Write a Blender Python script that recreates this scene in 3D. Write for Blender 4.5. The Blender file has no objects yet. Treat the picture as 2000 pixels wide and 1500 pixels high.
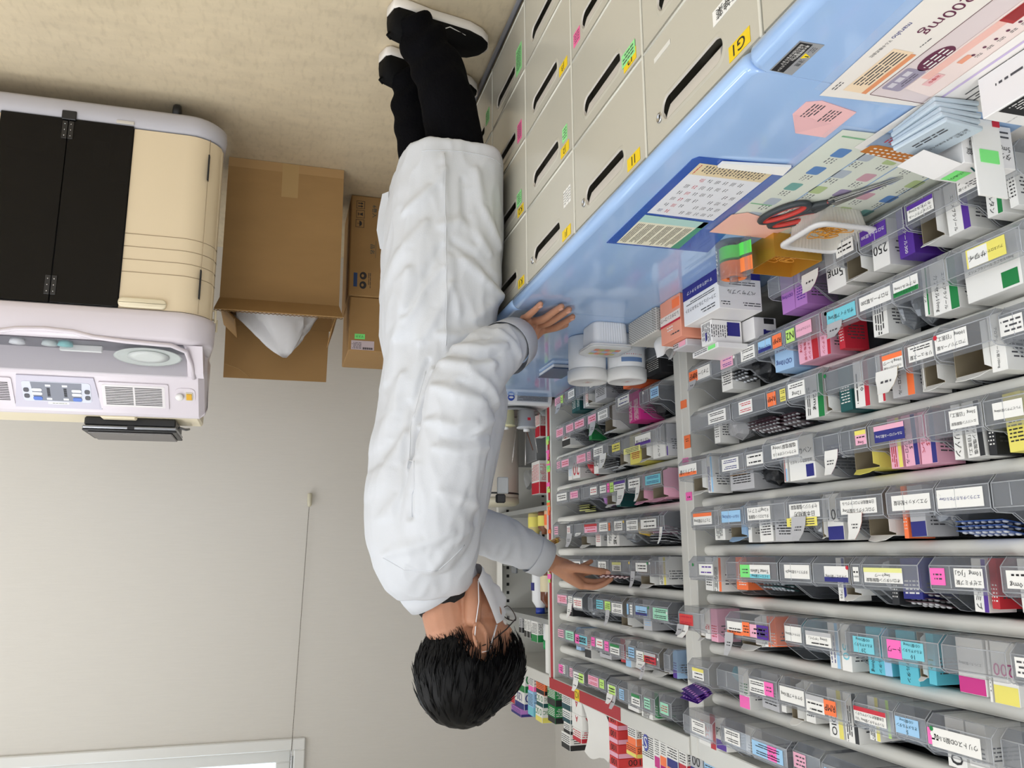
import bpy, math, random
from mathutils import Vector, Matrix, noise
random.seed(7)
SC=bpy.context.scene; COL=SC.collection
# ---------------- camera, world, lights, exposure ----------------
cd=bpy.data.cameras.new('camera'); cam=bpy.data.objects.new('camera',cd); COL.objects.link(cam)
cd.sensor_width=36; cd.lens=1616.17/2000*36; cd.clip_start=.02
def cam_axes(yaw,pitch,roll):
    cy,sy,cp,sp=math.cos(yaw),math.sin(yaw),math.cos(pitch),math.sin(pitch)
    f=Vector((-sy*cp,cy*cp,-sp)); r=Vector((cy,sy,0)); u=r.cross(f)
    return math.cos(roll)*r+math.sin(roll)*u, -math.sin(roll)*r+math.cos(roll)*u, f
_r,_u,_f=cam_axes(.279789,.202098,-.005577)
# the phone was held upside down: right and up are both reversed
cam.matrix_world=Matrix(((-_r.x,-_u.x,-_f.x,0),(-_r.y,-_u.y,-_f.y,0),(-_r.z,-_u.z,-_f.z,1.36),(0,0,0,1)))
SC.camera=cam
SC.view_settings.view_transform='Standard'; SC.view_settings.look='None'
SC.view_settings.gamma=1; SC.view_settings.use_curve_mapping=False
SC.view_settings.exposure=0.5
SC.cycles.transparent_max_bounces=24
SC.cycles.max_bounces=8
W=bpy.data.worlds.new('room_ambience'); SC.world=W; W.use_nodes=True
W.node_tree.nodes['Background'].inputs[0].default_value=(.93,.96,1,1)
W.node_tree.nodes['Background'].inputs[1].default_value=.95
LAMP_POWER=7.4
CEIL=2.55
LAMPS=[(.75,.5),(.95,2.2),(2.1,.5),(2.1,2.2),(-.5,-.7)]

# ---------------- helpers ----------------
def lin(c):
    return tuple(((x/255)/12.92 if x<=10.3 else ((x/255+.055)/1.055)**2.4) for x in c)+(1,)
MATS={}
def P(name,rgb,rough=.5,metal=0,var=None,bump=None,spec=None,emit=0,clear=0,coat=0,stretch=None,sss=0):
    """principled material; var=(noise scale, amount), bump=(noise scale, strength), clear=share of light let straight through"""
    if name in MATS: return MATS[name]
    m=bpy.data.materials.new(name); m.use_nodes=True; nt=m.node_tree; b=nt.nodes['Principled BSDF']; L=nt.links
    col=lin(rgb)
    b.inputs['Base Color'].default_value=col; b.inputs['Roughness'].default_value=rough; b.inputs['Metallic'].default_value=metal
    if spec is not None: b.inputs['Specular IOR Level'].default_value=spec
    if coat: b.inputs['Coat Weight'].default_value=coat; b.inputs['Coat Roughness'].default_value=.05
    if sss: b.inputs['Subsurface Weight'].default_value=sss; b.inputs['Subsurface Radius'].default_value=(.01,.004,.002)
    if emit: b.inputs['Emission Color'].default_value=col; b.inputs['Emission Strength'].default_value=emit
    tc=None
    def coord():
        t=nt.nodes.new('ShaderNodeTexCoord')
        if stretch:
            mp=nt.nodes.new('ShaderNodeMapping'); mp.inputs['Scale'].default_value=stretch
            L.new(t.outputs['Object'],mp.inputs['Vector']); return mp.outputs['Vector']
        return t.outputs['Object']
    if var:
        n=nt.nodes.new('ShaderNodeTexNoise'); n.inputs['Scale'].default_value=var[0]; n.inputs['Detail'].default_value=5; n.inputs['Roughness'].default_value=.6
        L.new(coord(),n.inputs['Vector'])
        r=nt.nodes.new('ShaderNodeValToRGB'); a=var[1]
        r.color_ramp.elements[0].position=.3; r.color_ramp.elements[1].position=.7
        r.color_ramp.elements[0].color=tuple(x*(1-a) for x in col[:3])+(1,)
        r.color_ramp.elements[1].color=tuple(min(1,x*(1+a)) for x in col[:3])+(1,)
        L.new(n.outputs['Fac'],r.inputs['Fac']); L.new(r.outputs['Color'],b.inputs['Base Color'])
    if bump:
        n=nt.nodes.new('ShaderNodeTexNoise'); n.inputs['Scale'].default_value=bump[0]; n.inputs['Detail'].default_value=4
        L.new(coord(),n.inputs['Vector'])
        bp=nt.nodes.new('ShaderNodeBump'); bp.inputs['Strength'].default_value=bump[1]; bp.inputs['Distance'].default_value=.01
        L.new(n.outputs['Fac'],bp.inputs['Height']); L.new(bp.outputs['Normal'],b.inputs['Normal'])
    if clear:
        tr=nt.nodes.new('ShaderNodeBsdfTransparent'); mx=nt.nodes.new('ShaderNodeMixShader'); mx.inputs[0].default_value=clear
        fr=nt.nodes.new('ShaderNodeLayerWeight'); fr.inputs['Blend'].default_value=.35
        mm=nt.nodes.new('ShaderNodeMath'); mm.operation='MULTIPLY_ADD'; mm.inputs[1].default_value=(-.55*clear if clear<.92 else 0); mm.inputs[2].default_value=clear
        L.new(fr.outputs['Facing'],mm.inputs[0]); L.new(mm.outputs[0],mx.inputs[0])
        L.new(b.outputs[0],mx.inputs[1]); L.new(tr.outputs[0],mx.inputs[2])
        L.new(mx.outputs[0],nt.nodes['Material Output'].inputs['Surface'])
    MATS[name]=m; return m

_tx={}
_tc=bpy.data.curves.new('lettering','FONT'); _to=bpy.data.objects.new('lettering',_tc)
def glyphs(s,res=2):
    k=(s,res)
    if k not in _tx:
        _tc.body=s; _tc.resolution_u=res; _tc.size=1
        me=_to.to_mesh()
        vs=[(v.co.x,v.co.y) for v in me.vertices]; fs=[tuple(p.vertices) for p in me.polygons]
        _to.to_mesh_clear()
        if vs:
            x0=min(v[0] for v in vs);x1=max(v[0] for v in vs);y0=min(v[1] for v in vs);y1=max(v[1] for v in vs)
        else: x0=y0=0;x1=y1=1e-3
        _tx[k]=(vs,fs,x0,x1,y0,y1)
    return _tx[k]

class MB:
    def __init__(s): s.v=[];s.f=[];s.m=[];s.sm=[];s.mats=[]
    def mi(s,mat):
        if mat not in s.mats: s.mats.append(mat)
        return s.mats.index(mat)
    def add(s,vs,fs,mat,smooth=False,M=None):
        o=len(s.v); i=s.mi(mat)
        s.v+=[tuple(M@Vector(v)) for v in vs] if M is not None else [tuple(v) for v in vs]
        for f in fs: s.f.append(tuple(o+k for k in f)); s.m.append(i); s.sm.append(smooth)
        return s
    def box(s,x0,x1,y0,y1,z0,z1,mat,b=0,M=None):
        if b<=0:
            vs=[(x,y,z) for z in (z0,z1) for y in (y0,y1) for x in (x0,x1)]
            return s.add(vs,[(0,2,3,1),(4,5,7,6),(0,1,5,4),(2,6,7,3),(0,4,6,2),(1,3,7,5)],mat,False,M)
        b=min(b,(x1-x0)*.49,(y1-y0)*.49,(z1-z0)*.49)
        vs=[];ix={}
        for X in (0,1):
            for Y in (0,1):
                for Z in (0,1):
                    for a in range(3):
                        c=[(x0,x1)[X],(y0,y1)[Y],(z0,z1)[Z]]; lo=(X,Y,Z)
                        for k in range(3):
                            if k!=a: c[k]+=b if lo[k]==0 else -b
                        ix[X,Y,Z,a]=len(vs); vs.append(tuple(c))
        fs=[]
        for a in range(3):
            p,q=(a+1)%3,(a+2)%3
            for e in (0,1):
                def id(i,j):
                    t=[0,0,0];t[a]=e;t[p]=i;t[q]=j
                    return ix[t[0],t[1],t[2],a]
                r=[id(0,0),id(1,0),id(1,1),id(0,1)]
                fs.append(tuple(r if e else r[::-1]))
        for a in range(3):       # edge strips along axis a
            p,q=(a+1)%3,(a+2)%3
            for i in (0,1):
                for j in (0,1):
                    def id2(e,k):
                        t=[0,0,0];t[a]=e;t[p]=i;t[q]=j
                        return ix[t[0],t[1],t[2],k]
                    r=(id2(0,p),id2(1,p),id2(1,q),id2(0,q))
                    fs.append(r if (i==j) else r[::-1])
        for X in (0,1):
            for Y in (0,1):
                for Z in (0,1):
                    r=(ix[X,Y,Z,0],ix[X,Y,Z,1],ix[X,Y,Z,2])
                    fs.append(r if (X+Y+Z)%2 else r[::-1])
        return s.add(vs,fs,mat,False,M)
    def tube(s,pts,r,mat,n=8,closed=False,cap=True,flat=1.0,up=None):
        pts=[Vector(p) for p in pts]; N=len(pts); rr=r if isinstance(r,(list,tuple)) else [r]*N
        vs=[];fs=[];prev=None
        for i,p in enumerate(pts):
            a=pts[i-1] if (i or closed) else p; c=pts[(i+1)%N] if (i<N-1 or closed) else p
            t=(c-a); t=t.normalized() if t.length>1e-9 else Vector((0,0,1))
            if prev is None:
                h=Vector(up) if up else (Vector((0,0,1)) if abs(t.z)<.9 else Vector((1,0,0)))
                prev=t.cross(h).normalized()
            u=(prev-t*prev.dot(t)); u=u.normalized() if u.length>1e-6 else t.orthogonal().normalized(); prev=u; w=t.cross(u)
            for k in range(n):
                an=2*math.pi*k/n; vs.append(p+u*(math.cos(an)*rr[i])+w*(math.sin(an)*rr[i]*flat))
        for i in range(N if closed else N-1):
            j=(i+1)%N
            for k in range(n):
                l=(k+1)%n; fs.append((i*n+k,i*n+l,j*n+l,j*n+k))
        if cap and not closed: fs.append(tuple(range(n))[::-1]); fs.append(tuple((N-1)*n+k for k in range(n)))
        return s.add(vs,fs,mat,n>4)
    def lathe(s,prof,o,mat,n=24,M=None,smooth=True,cap=True,sx=1,sy=1):
        vs=[];fs=[];K=len(prof)
        for r,z in prof:
            for k in range(n):
                a=2*math.pi*k/n; vs.append((o[0]+r*math.cos(a)*sx,o[1]+r*math.sin(a)*sy,o[2]+z))
        for i in range(K-1):
            for k in range(n):
                l=(k+1)%n; fs.append((i*n+k,i*n+l,(i+1)*n+l,(i+1)*n+k))
        if cap: fs.append(tuple(range(n))[::-1]); fs.append(tuple((K-1)*n+k for k in range(n)))
        return s.add(vs,fs,mat,smooth,M)
    def prism(s,poly,o,u,v,h,mat,smooth=False):
        o,u,v=Vector(o),Vector(u),Vector(v); w=u.cross(v).normalized()*h; n=len(poly)
        vs=[o+u*a+v*b for a,b in poly]; vs+=[p+w for p in vs]
        fs=[tuple(range(n))[::-1],tuple(range(n,2*n))]+[(i,(i+1)%n,n+(i+1)%n,n+i) for i in range(n)]
        return s.add(vs,fs,mat,smooth)
    def poly(s,pts,mat): return s.add(pts,[tuple(range(len(pts)))],mat)
    def loft(s,rings,mat,smooth=True,cap=True,closed=True):
        n=len(rings[0]); vs=[p for r in rings for p in r]; fs=[]
        for i in range(len(rings)-1):
            for k in range(n if closed else n-1):
                l=(k+1)%n; fs.append((i*n+k,i*n+l,(i+1)*n+l,(i+1)*n+k))
        if cap: fs.append(tuple(range(n))[::-1]); fs.append(tuple((len(rings)-1)*n+k for k in range(n)))
        return s.add(vs,fs,mat,smooth)
    def text(s,t,o,u,v,w,h,mat,res=2,al=0,fill=False):
        """lettering centred in a w x h field at o; u reading direction, v up"""
        vs,fs,x0,x1,y0,y1=glyphs(t,res); bw,bh=x1-x0,y1-y0
        if not fs or bw<=0 or bh<=0: return s
        k=min(w/bw,h/bh); kx=min(w/bw,k*1.25) if not fill else w/bw; ky=k if not fill else h/bh
        o,u,v=Vector(o),Vector(u),Vector(v); cx=(x0+x1)/2 if al==0 else x0; 
        off=-w/2 if al<0 else 0
        return s.add([o+u*((a-cx)*kx+off)+v*((b-(y0+y1)/2)*ky) for a,b in vs],fs,mat)
    def lines(s,o,u,v,w,h,n,mat,rng=None,gap=.62,words=True):
        """rows of small print"""
        rng=rng or random; n=max(n,int(h/.0052)); o,u,v=Vector(o),Vector(u),Vector(v); st=h/n
        for i in range(n):
            y=h/2-(i+.5)*st; x=-w/2; end=w/2*rng.choice((1,.9,.7,1))
            while x<end-.001:
                l=min(end-x,(w*rng.uniform(.1,.4) if words else w))
                a=st*(1-gap)/2
                s.poly([o+u*x+v*(y-a),o+u*(x+l)+v*(y-a),o+u*(x+l)+v*(y+a),o+u*x+v*(y+a)],mat); x+=l+st*.4
        return s
    def build(s,name,parent=None,smooth=None):
        me=bpy.data.meshes.new(name); me.from_pydata(s.v,[],s.f)
        for m in s.mats: me.materials.append(m)
        me.polygons.foreach_set('material_index',s.m)
        me.polygons.foreach_set('use_smooth',s.sm if smooth is None else [smooth]*len(s.f))
        me.update()
        o=bpy.data.objects.new(name,me); COL.objects.link(o)
        if parent is not None:
            o.parent=parent
            if parent.type=='EMPTY': o.matrix_parent_inverse=Matrix.Translation(-Vector(parent.location))
        return o
def tag(o,label,cat,group=None,kind=None):
    if label: o['label']=label
    if cat: o['category']=cat
    if group: o['group']=group
    if kind: o['kind']=kind
    return o
def thing(name,label,cat,loc,group=None):
    o=bpy.data.objects.new(name,None); o.empty_display_size=.02; o.location=loc; COL.objects.link(o)
    return tag(o,label,cat,group)
def struct(name,mb,label=None):
    o=mb.build(name); o['kind']='structure'
    if label: o['label']=label
    return o
def rrect(x0,x1,y0,y1,r,n=6,corners=(1,1,1,1)):
    out=[]
    for (cx,cy,a0),on in zip(((x0+r,y0+r,180),(x1-r,y0+r,270),(x1-r,y1-r,0),(x0+r,y1-r,90)),corners):
        if not on: out.append((cx+(-r if a0 in(180,90) else r),cy+(-r if a0 in(180,270) else r))); continue
        for k in range(n+1):
            a=math.radians(a0+90*k/n); out.append((cx+r*math.cos(a),cy+r*math.sin(a)))
    return out
X,Y,Z=Vector((1,0,0)),Vector((0,1,0)),Vector((0,0,1))
ORD='zeroth first second third fourth fifth sixth seventh eighth ninth tenth eleventh twelfth thirteenth fourteenth'.split()
CC=dict(w=(240,239,234),p=(240,178,200),y=(238,226,110),c=(120,205,220),g=(195,235,120),gn=(130,235,130),o=(255,125,70),P=(255,110,190),b=(160,205,240),n=(38,42,125),v=(84,42,150),
 r=(200,35,55),m=(165,225,195),k=(28,28,30),G=(20,130,65),T=(22,85,85),S=(175,180,186),K=(34,36,40),L=(190,190,192),D=(80,52,62),N=(50,56,105),A=(180,130,55),B=(165,200,235),V=(185,125,200),
 M=(205,40,135),R=(190,38,48),C=(95,195,215),Z=(60,100,180),W=(205,208,212),t=(10,70,80),U=(175,120,45),Y=(235,200,90),e=(235,235,150),yn=(240,238,150),rb=(215,60,60))
CNAME=dict(w='white',p='pink',y='yellow',c='cyan',g='lime',gn='green',o='orange',P='hot pink',b='pale blue',n='navy',v='purple',r='red',m='mint',k='black',G='green',T='teal',S='silver',K='black',L='grey',D='maroon',N='navy',
 A='amber',B='pale blue',V='violet',M='magenta',R='red',C='turquoise',Z='blue',W='silver',U='olive',Y='yellow',e='yellow',yn='yellow',rb='red',t='teal')
def PAP(c): return P('paper_'+CNAME[c].replace(' ','_')+'_'+c,CC[c],.6)
def INK(c): return P('ink_'+c,CC[c],.6)
M_white=P('white_paint',(226,225,218),.38,var=(3,.02))
M_dark=P('dark_gap',(24,24,24),.7)
M_black=P('black_plastic',(26,26,28),.4)
M_steel=P('steel',(190,190,190),.22,1)
M_clear=P('clear_plastic',(150,154,160),.1,clear=.74,spec=.7)
M_clear2=P('clear_plastic_thin',(150,154,160),.1,clear=.9,spec=.7)
M_edge=P('clear_plastic_edge_highlight',(205,208,212),.1,clear=.5,spec=.7)
M_sheet=P('clear_sheet',(225,232,240),.08,clear=.93)
M_print=P('ink_grey',(70,70,74),.6)
# ---------------- room ----------------
BACK=3.75; LEFT=-1.27
mf=P('linoleum',(210,195,166),.42,var=(9,.07),stretch=(1,2.2,1))
nt=mf.node_tree
# fine darker flecks on the linoleum
b=nt.nodes['Principled BSDF']; src=b.inputs['Base Color'].links[0].from_socket
n2=nt.nodes.new('ShaderNodeTexNoise'); n2.inputs['Scale'].default_value=70; n2.inputs['Detail'].default_value=6
tc=nt.nodes.new('ShaderNodeTexCoord'); mp=nt.nodes.new('ShaderNodeMapping'); mp.inputs['Scale'].default_value=(1,.35,1)
nt.links.new(tc.outputs['Object'],mp.inputs[0]); nt.links.new(mp.outputs[0],n2.inputs['Vector'])
rp=nt.nodes.new('ShaderNodeValToRGB'); rp.color_ramp.elements[0].position=.3; rp.color_ramp.elements[1].position=.5
rp.color_ramp.elements[0].color=(.62,.6,.56,1)
mixc=nt.nodes.new('ShaderNodeMix'); mixc.data_type='RGBA'; mixc.blend_type='MULTIPLY'; mixc.inputs[0].default_value=.3
nt.links.new(n2.outputs['Fac'],rp.inputs[0]); nt.links.new(src,mixc.inputs[6]); nt.links.new(rp.outputs[0],mixc.inputs[7]); nt.links.new(mixc.outputs[2],b.inputs['Base Color'])
struct('floor',MB().box(LEFT-.1,3.2,-1.6,BACK+.1,-.08,0,mf),'beige mottled linoleum floor')
mw=P('wallpaper',(216,212,204),.75,var=(40,.018),stretch=(.25,1,4),bump=(160,.1))
WX0,WX1,WZ0,WZ1=-.178,1.62,2.10,2.5
mb=MB()
mb.box(LEFT-.1,WX0+.05,BACK,BACK+.1,0,CEIL,mw).box(WX1-.05,3.2,BACK,BACK+.1,0,CEIL,mw).box(WX0+.05,WX1-.05,BACK,BACK+.1,0,WZ0+.05,mw)
mb.box(WX0+.05,WX1-.05,BACK,BACK+.1,WZ1-.05,CEIL,mw)
struct('wall_back',mb)
struct('wall_left',MB().box(LEFT-.1,LEFT,-1.6,BACK,0,CEIL,mw))
struct('ceiling',MB().box(LEFT-.1,3.2,-1.6,BACK+.1,CEIL,CEIL+.08,P('ceiling_board',(232,231,226),.8,var=(30,.03))))
# high window: outer frame, inner sash, bright daylight pane
mfr=P('window_frame_white',(226,226,222),.35)
w=thing('window_1',None,None,(WX0,BACK,WZ0)); w['kind']='structure'
mb=MB(); d=.045
mb.box(WX0,WX1,BACK-.018,BACK+.02,WZ0,WZ0+d,mfr,.004).box(WX0,WX1,BACK-.018,BACK+.02,WZ1-d,WZ1,mfr,.004)
mb.box(WX0,WX0+d,BACK-.018,BACK+.02,WZ0+d,WZ1-d,mfr,.004).box(WX1-d,WX1,BACK-.018,BACK+.02,WZ0+d,WZ1-d,mfr,.004)
mb.build('window_frame',w)
mb=MB(); a=WX0+.055;c=WX1-.055;e=WZ0+.05;g=WZ1-.05;q=.06
mb.box(a,c,BACK+.03,BACK+.06,e,e+.05,mfr,.004).box(a,c,BACK+.03,BACK+.06,g-.05,g,mfr,.004).box(a,a+q,BACK+.03,BACK+.06,e+.05,g-.05,mfr,.004).box(c-q,c,BACK+.03,BACK+.06,e+.05,g-.05,mfr,.004)
mb.box(a-.012,a-.004,BACK-.012,BACK+.03,e+.02,g,P('grey_rail',(150,152,150),.4))
mb.box((a+c)/2-.03,(a+c)/2+.03,BACK+.03,BACK+.06,e+.05,g-.05,mfr,.004)
mb.build('window_sash',w)
MB().box(a+q,c-q,BACK+.04,BACK+.045,e+.05,g-.05,P('daylit_glass',(225,240,255),.1,emit=2.2)).build('window_pane',w)
# pull cord of the blind
t=thing('blind_cord','beaded pull cord with cream toggle hanging from high window','cord',(-.15,BACK-.02,1.1))
mb=MB(); mc=P('bead_metal',(120,112,100),.4,.6)
x0,z0,x1,z1=-.152,1.155,-.112,2.54; L=z1-z0; k=int(L/.0062)
for i in range(k):
    f=i/k; mb.lathe([(.0006,-.0022),(.0022,0),(.0006,.0022)],(x0+(x1-x0)*f,BACK-.02,z0+L*f),mc,5)
mb.tube([(x0,BACK-.02,z0),(x1,BACK-.02,z1)],.0007,mc,5)
mb.build('beaded_chain',t)
MB().lathe([(.004,.058),(.0088,.052),(.0098,.03),(.0102,.004),(.008,0)],(-.153,BACK-.02,1.098),P('cream_plastic',(206,200,176),.4),16).build('toggle',t)
# ceiling lamps
for i,(x,y) in enumerate(LAMPS):
    t=thing('ceiling_lamp','flat white ceiling light panel '+['above the counter near the camera','above the person','over the far side of the aisle, near','over the tablet machine','behind the camera'][i],'ceiling light',(x,y,CEIL),'ceiling light panels')
    MB().box(x-.16,x+.16,y-.64,y+.64,CEIL-.03,CEIL-.001,M_white,.005).build('lamp_housing',t)
    MB().box(x-.145,x+.145,y-.62,y+.62,CEIL-.036,CEIL-.031,P('lamp_diffuser',(248,250,255),.5,emit=LAMP_POWER)).build('diffuser',t)

# ---------------- drawer cabinets under the counter ----------------
CF=-.533       # plane of the drawer fronts
mcab=P('cabinet_enamel',(194,190,176),.22,var=(2,.015),spec=.5)
mrec=P('recess_plastic',(205,199,190),.35); mlip=P('drawer_lip',(218,216,204),.3)
def front_with_pill(mb,y0,y1,z0,z1,yc,zc,hw,hh):
    """drawer front with a moulded pill-shaped grip let into it"""
    x=CF; n=40; per=[];pill=[];pill2=[];pill3=[]
    L=hw-hh
    for k in range(n):
        a=math.pi*(k%20)/19-math.pi/2+(math.pi if k>=20 else 0)
        pill.append(((L if k<20 else -L)+hh*math.cos(a),hh*math.sin(a)))
    def rim(scale,dx): return [(x+dx,yc+ (p[0]+ (scale if p[0]>0 else -scale)*abs(p[0])/hw),zc+p[1]*(1+scale/hh)) for p in pill]
    out=[]
    for p in pill:
        dy,dz=p; ty=((y1-yc) if dy>0 else (yc-y0))/max(abs(dy),1e-6); tz=((z1-zc) if dz>0 else (zc-z0))/max(abs(dz),1e-6); t=min(ty,tz)
        out.append((x,yc+dy*t,zc+dz*t))
    # exact corners
    for cy,cz in ((y0,z0),(y0,z1),(y1,z0),(y1,z1)):
        i=min(range(n),key=lambda k:(out[k][1]-cy)**2+(out[k][2]-cz)**2); out[i]=(x,cy,cz)
    rings=[out,rim(.006,0),rim(.003,.002),rim(0,.001)]
    mb.loft(rings,mcab,True,cap=False)
    # flat plate shading: first ring flat
    for i in range(len(mb.sm)-3*n,len(mb.sm)-2*n): mb.sm[i]=False
    inner=[rim(0,.001),[(p[0]+(.002 if q[1]<.004 else 0),p[1],p[2]) for p,q in zip(rim(-.0012,-.0035),pill)]]
    mb.loft(inner,mrec,True,cap=False)
    # sloping chute inside the grip
    mb.poly([(x-.016,yc+dy,zc+dz) for dy,dz in ((-hw,-hh),(hw,-hh),(hw,hh),(-hw,hh))],mrec)
    L=hw*.86; rings=[]
    for q in range(5):
        f=q/4; rings.append([(x-.0012-.0042*f**1.5,yc-L*(1.06-.1*f),zc+hh*(.9-1.2*f)),(x-.0012-.0042*f**1.5,yc+L*(1.06-.1*f),zc+hh*(.9-1.2*f))])
    mb.loft(rings,mrec,True,cap=False,closed=False)
COLS=[('F',.445),('G',.765),('I',1.085),('J',1.407),('K',1.722),('L',2.036),('M',2.35),('N',2.662)]
ZB=[.025,.21,.392,.578,.757]
STK=dict(yl=P('label_yellow',(238,204,20),.5),gn=P('note_green',(150,230,150),.6),pk=P('note_pink',(245,110,165),.6),wh=PAP('w'))
def sticker(par,y0,y1,z0,z1,mat,txt=None,lines=0,name='label',x=CF+.0008):
    mb=MB().box(x-.0006,x,y0,y1,z0,z1,mat); c=(x+.0004,(y0+y1)/2,(z0+z1)/2)
    if txt: mb.text(txt,c,Y,Z,(y1-y0)*.8,(z1-z0)*.72,INK('k'),4)
    if lines: mb.lines(c,Y,Z,(y1-y0)*.8,(z1-z0)*.8,lines,M_print)
    return mb.build(name,par)
order={'F':'nearest','G':'second','I':'third','J':'fourth','K':'fifth','L':'sixth','M':'seventh','N':'eighth'}
for ci,(nm,y0) in enumerate(COLS):
    y1=(COLS[ci+1][1] if ci+1<len(COLS) else 2.95)
    t=thing('drawer_cabinet',{'F':'grey drawer cabinet column under the counter closest to the camera','G':'grey drawer cabinet column marked G1 with white notice on top drawer','I':'grey drawer cabinet column marked I1','J':'grey drawer cabinet column with drawers marked J1, J2 and J3','K':'grey drawer cabinet column marked K beside the person, green and pink notes','L':'grey drawer cabinet column just behind the legs of the person','M':'grey drawer cabinet column one past the legs of the person','N':'grey drawer cabinet column at the far end of the counter'}[nm],'drawer cabinet',(-.7,(y0+y1)/2,0),'drawer cabinets under the counter')
    mb=MB().box(-1.0,CF-.10,y0+.002,y1-.002,.018,.762,mcab,.002).box(CF-.1,CF-.041,y1-.006,y1-.0045,.02,.757,mcab).box(CF-.1,CF-.006,y0+.006,y1-.004,.757,.762,mcab).box(CF-.05,CF-.006,y0+.0005,y0+.004,.02,.76,mcab).box(-.95,CF-.03,y0+.01,y1-.01,.001,.02,M_dark)
    mb.build('cabinet_body',t)
    MB().box(CF-.004,CF+.0012,y0+.0003,y0+.0055,.022,.757,mlip,.001).build('column_strip',t)
    for r in range(4):
        z0,z1=ZB[r],ZB[r+1]
        top=(r==3)
        zc={3:.7125,2:.532,1:.348,0:.165}[r]
        mb=MB(); ya,yb=y0+.006,y1-.003
        front_with_pill(mb,ya,yb,z0+.003,z1-.003,(y0+.085+y0+.26)/2+.002,zc,.088,.019)
        # returns of the front: top, bottom and sides
        mb.box(CF-.04,CF-.0005,ya,yb,z1-.004,z1-.0028,mcab).box(CF-.04,CF-.0005,ya,yb,z0+.0028,z0+.004,mcab).box(CF-.04,CF-.0005,ya-.0008,ya+.0008,z0+.003,z1-.003,mcab).box(CF-.04,CF-.0005,yb-.0008,yb+.0008,z0+.003,z1-.003,mcab)
        # light lip along the drawer foot
        mb.tube([(CF-.0003,ya,z0+.0048),(CF-.0003,yb,z0+.0048)],.0024,mlip,6)
        dr=mb.build('drawer',t)
        if top:
            mb=MB(); R_=Matrix.Translation((CF,y0+.272,zc+.004))@Matrix.Rotation(math.pi/2,4,'Y')
            mb.lathe([(.0085,0),(.0085,.0015),(.007,.003),(.0055,.003),(.005,.001),(.0005,.001)],(0,0,0),M_steel,20,M=R_)
            mb.box(CF+.0012,CF+.0018,y0+.2712,y0+.2728,zc,zc+.008,M_dark)
            mb.build('lock',dr)
        num={3:'1',2:'2',1:'3',0:'4'}[r]
        if (nm,r) in (('G',3),('I',3),('J',3),('J',2),('J',1),('K',3),('K',2),('I',2)):
            ys=y0+.025; 
            sticker(dr,ys,ys+.049,z1-.03,z1-.0085,STK['yl'],nm+num,0,'drawer_label')
        if (nm,r)==('G',3):
            sticker(dr,y0+.015,y0+.107,.653,.675,STK['wh'],'向精神薬',0,'notice_label')
            sticker(dr,y0+.228,y0+.282,.612,.62,P('tape_residue',(222,220,212),.6),None,0,'tape_remnant')
        if (nm,r)==('J',3):
            for i in range(3): sticker(dr,1.428+i*.0145,1.440+i*.0145,.646,.681,STK['wh'],None,3,'white_label')
        if (nm,r)==('J',2): sticker(dr,1.441,1.469,.509,.54,STK['gn'],None,2,'sticky_note')
        if (nm,r)==('I',2): sticker(dr,1.112,1.165,.534,.558,STK['gn'],None,2,'sticky_note',CF+.0014)
        if (nm,r)==('I',1): sticker(dr,1.358,1.393,.343,.372,STK['pk'],None,2,'sticky_note')
        if (nm,r)==('K',2): sticker(dr,1.761,1.80,.508,.541,STK['gn'],None,2,'sticky_note',CF+.0014)
        if (nm,r)==('K',1): sticker(dr,1.757,1.793,.328,.376,STK['pk'],None,3,'sticky_note')
        if (nm,r)==('K',0): sticker(dr,1.752,1.80,.12,.192,STK['gn'],None,4,'sticky_note')
        if (nm,r)==('L',0): sticker(dr,2.07,2.11,.12,.16,STK['gn'],None,2,'sticky_note')
# chrome edge strip along the foot of the cabinets
tag(MB().tube([(CF+.006,.445,.012),(CF+.006,2.95,.012)],.007,P('grey_strip',(140,142,150),.3,.3),8).build('kick_rail'),'thin grey metal rail along the floor at the cabinet feet','rail')

# ---------------- blue counter ----------------
mblue=P('counter_laminate',(158,190,232),.11,var=(2.5,.03),spec=.6,coat=.5)
CT=.792
def counter(name,y0,y1,label):
    prof=[(-1.035,CT)]
    r=.0145
    for k in range(9):
        a=math.radians(90-180*k/8); prof.append((-.5345+r*math.cos(a)+.0,CT-r+r*math.sin(a)))
    prof.append((-1.035,CT-2*r))
    mb=MB(); rings=[]
    ys=[(y0,-.012),(y0+.003,-.0035),(y0+.011,0),(y1-.011,0),(y1-.003,-.0035),(y1,-.012)] 
    for y,ins in ys: rings.append([(x+(ins if x>-.6 else 0),y,z) for x,z in prof])
    mb.loft(rings,mblue,True)
    n=len(prof)
    # keep the flat top and underside flat
    for i,f in enumerate(mb.f):
        zs=[mb.v[k][2] for k in f]
        if max(zs)-min(zs)<1e-5: mb.sm[i]=False
    o=mb.build(name); return tag(o,label,'counter','blue worktop sections')
o=counter('worktop',.30,.7825,'blue worktop section nearest the camera, under the leaflets')
MB().box(-1.03,-.546,.7828,.7842,CT-.022,CT-.0012,M_dark).build('joint_strip',o)
counter('worktop',.7845,1.812,'long blue worktop section carrying clear file, scissors and cartons')
counter('worktop',1.8135,2.86,'blue worktop section where the left hand rests, far part')
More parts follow.
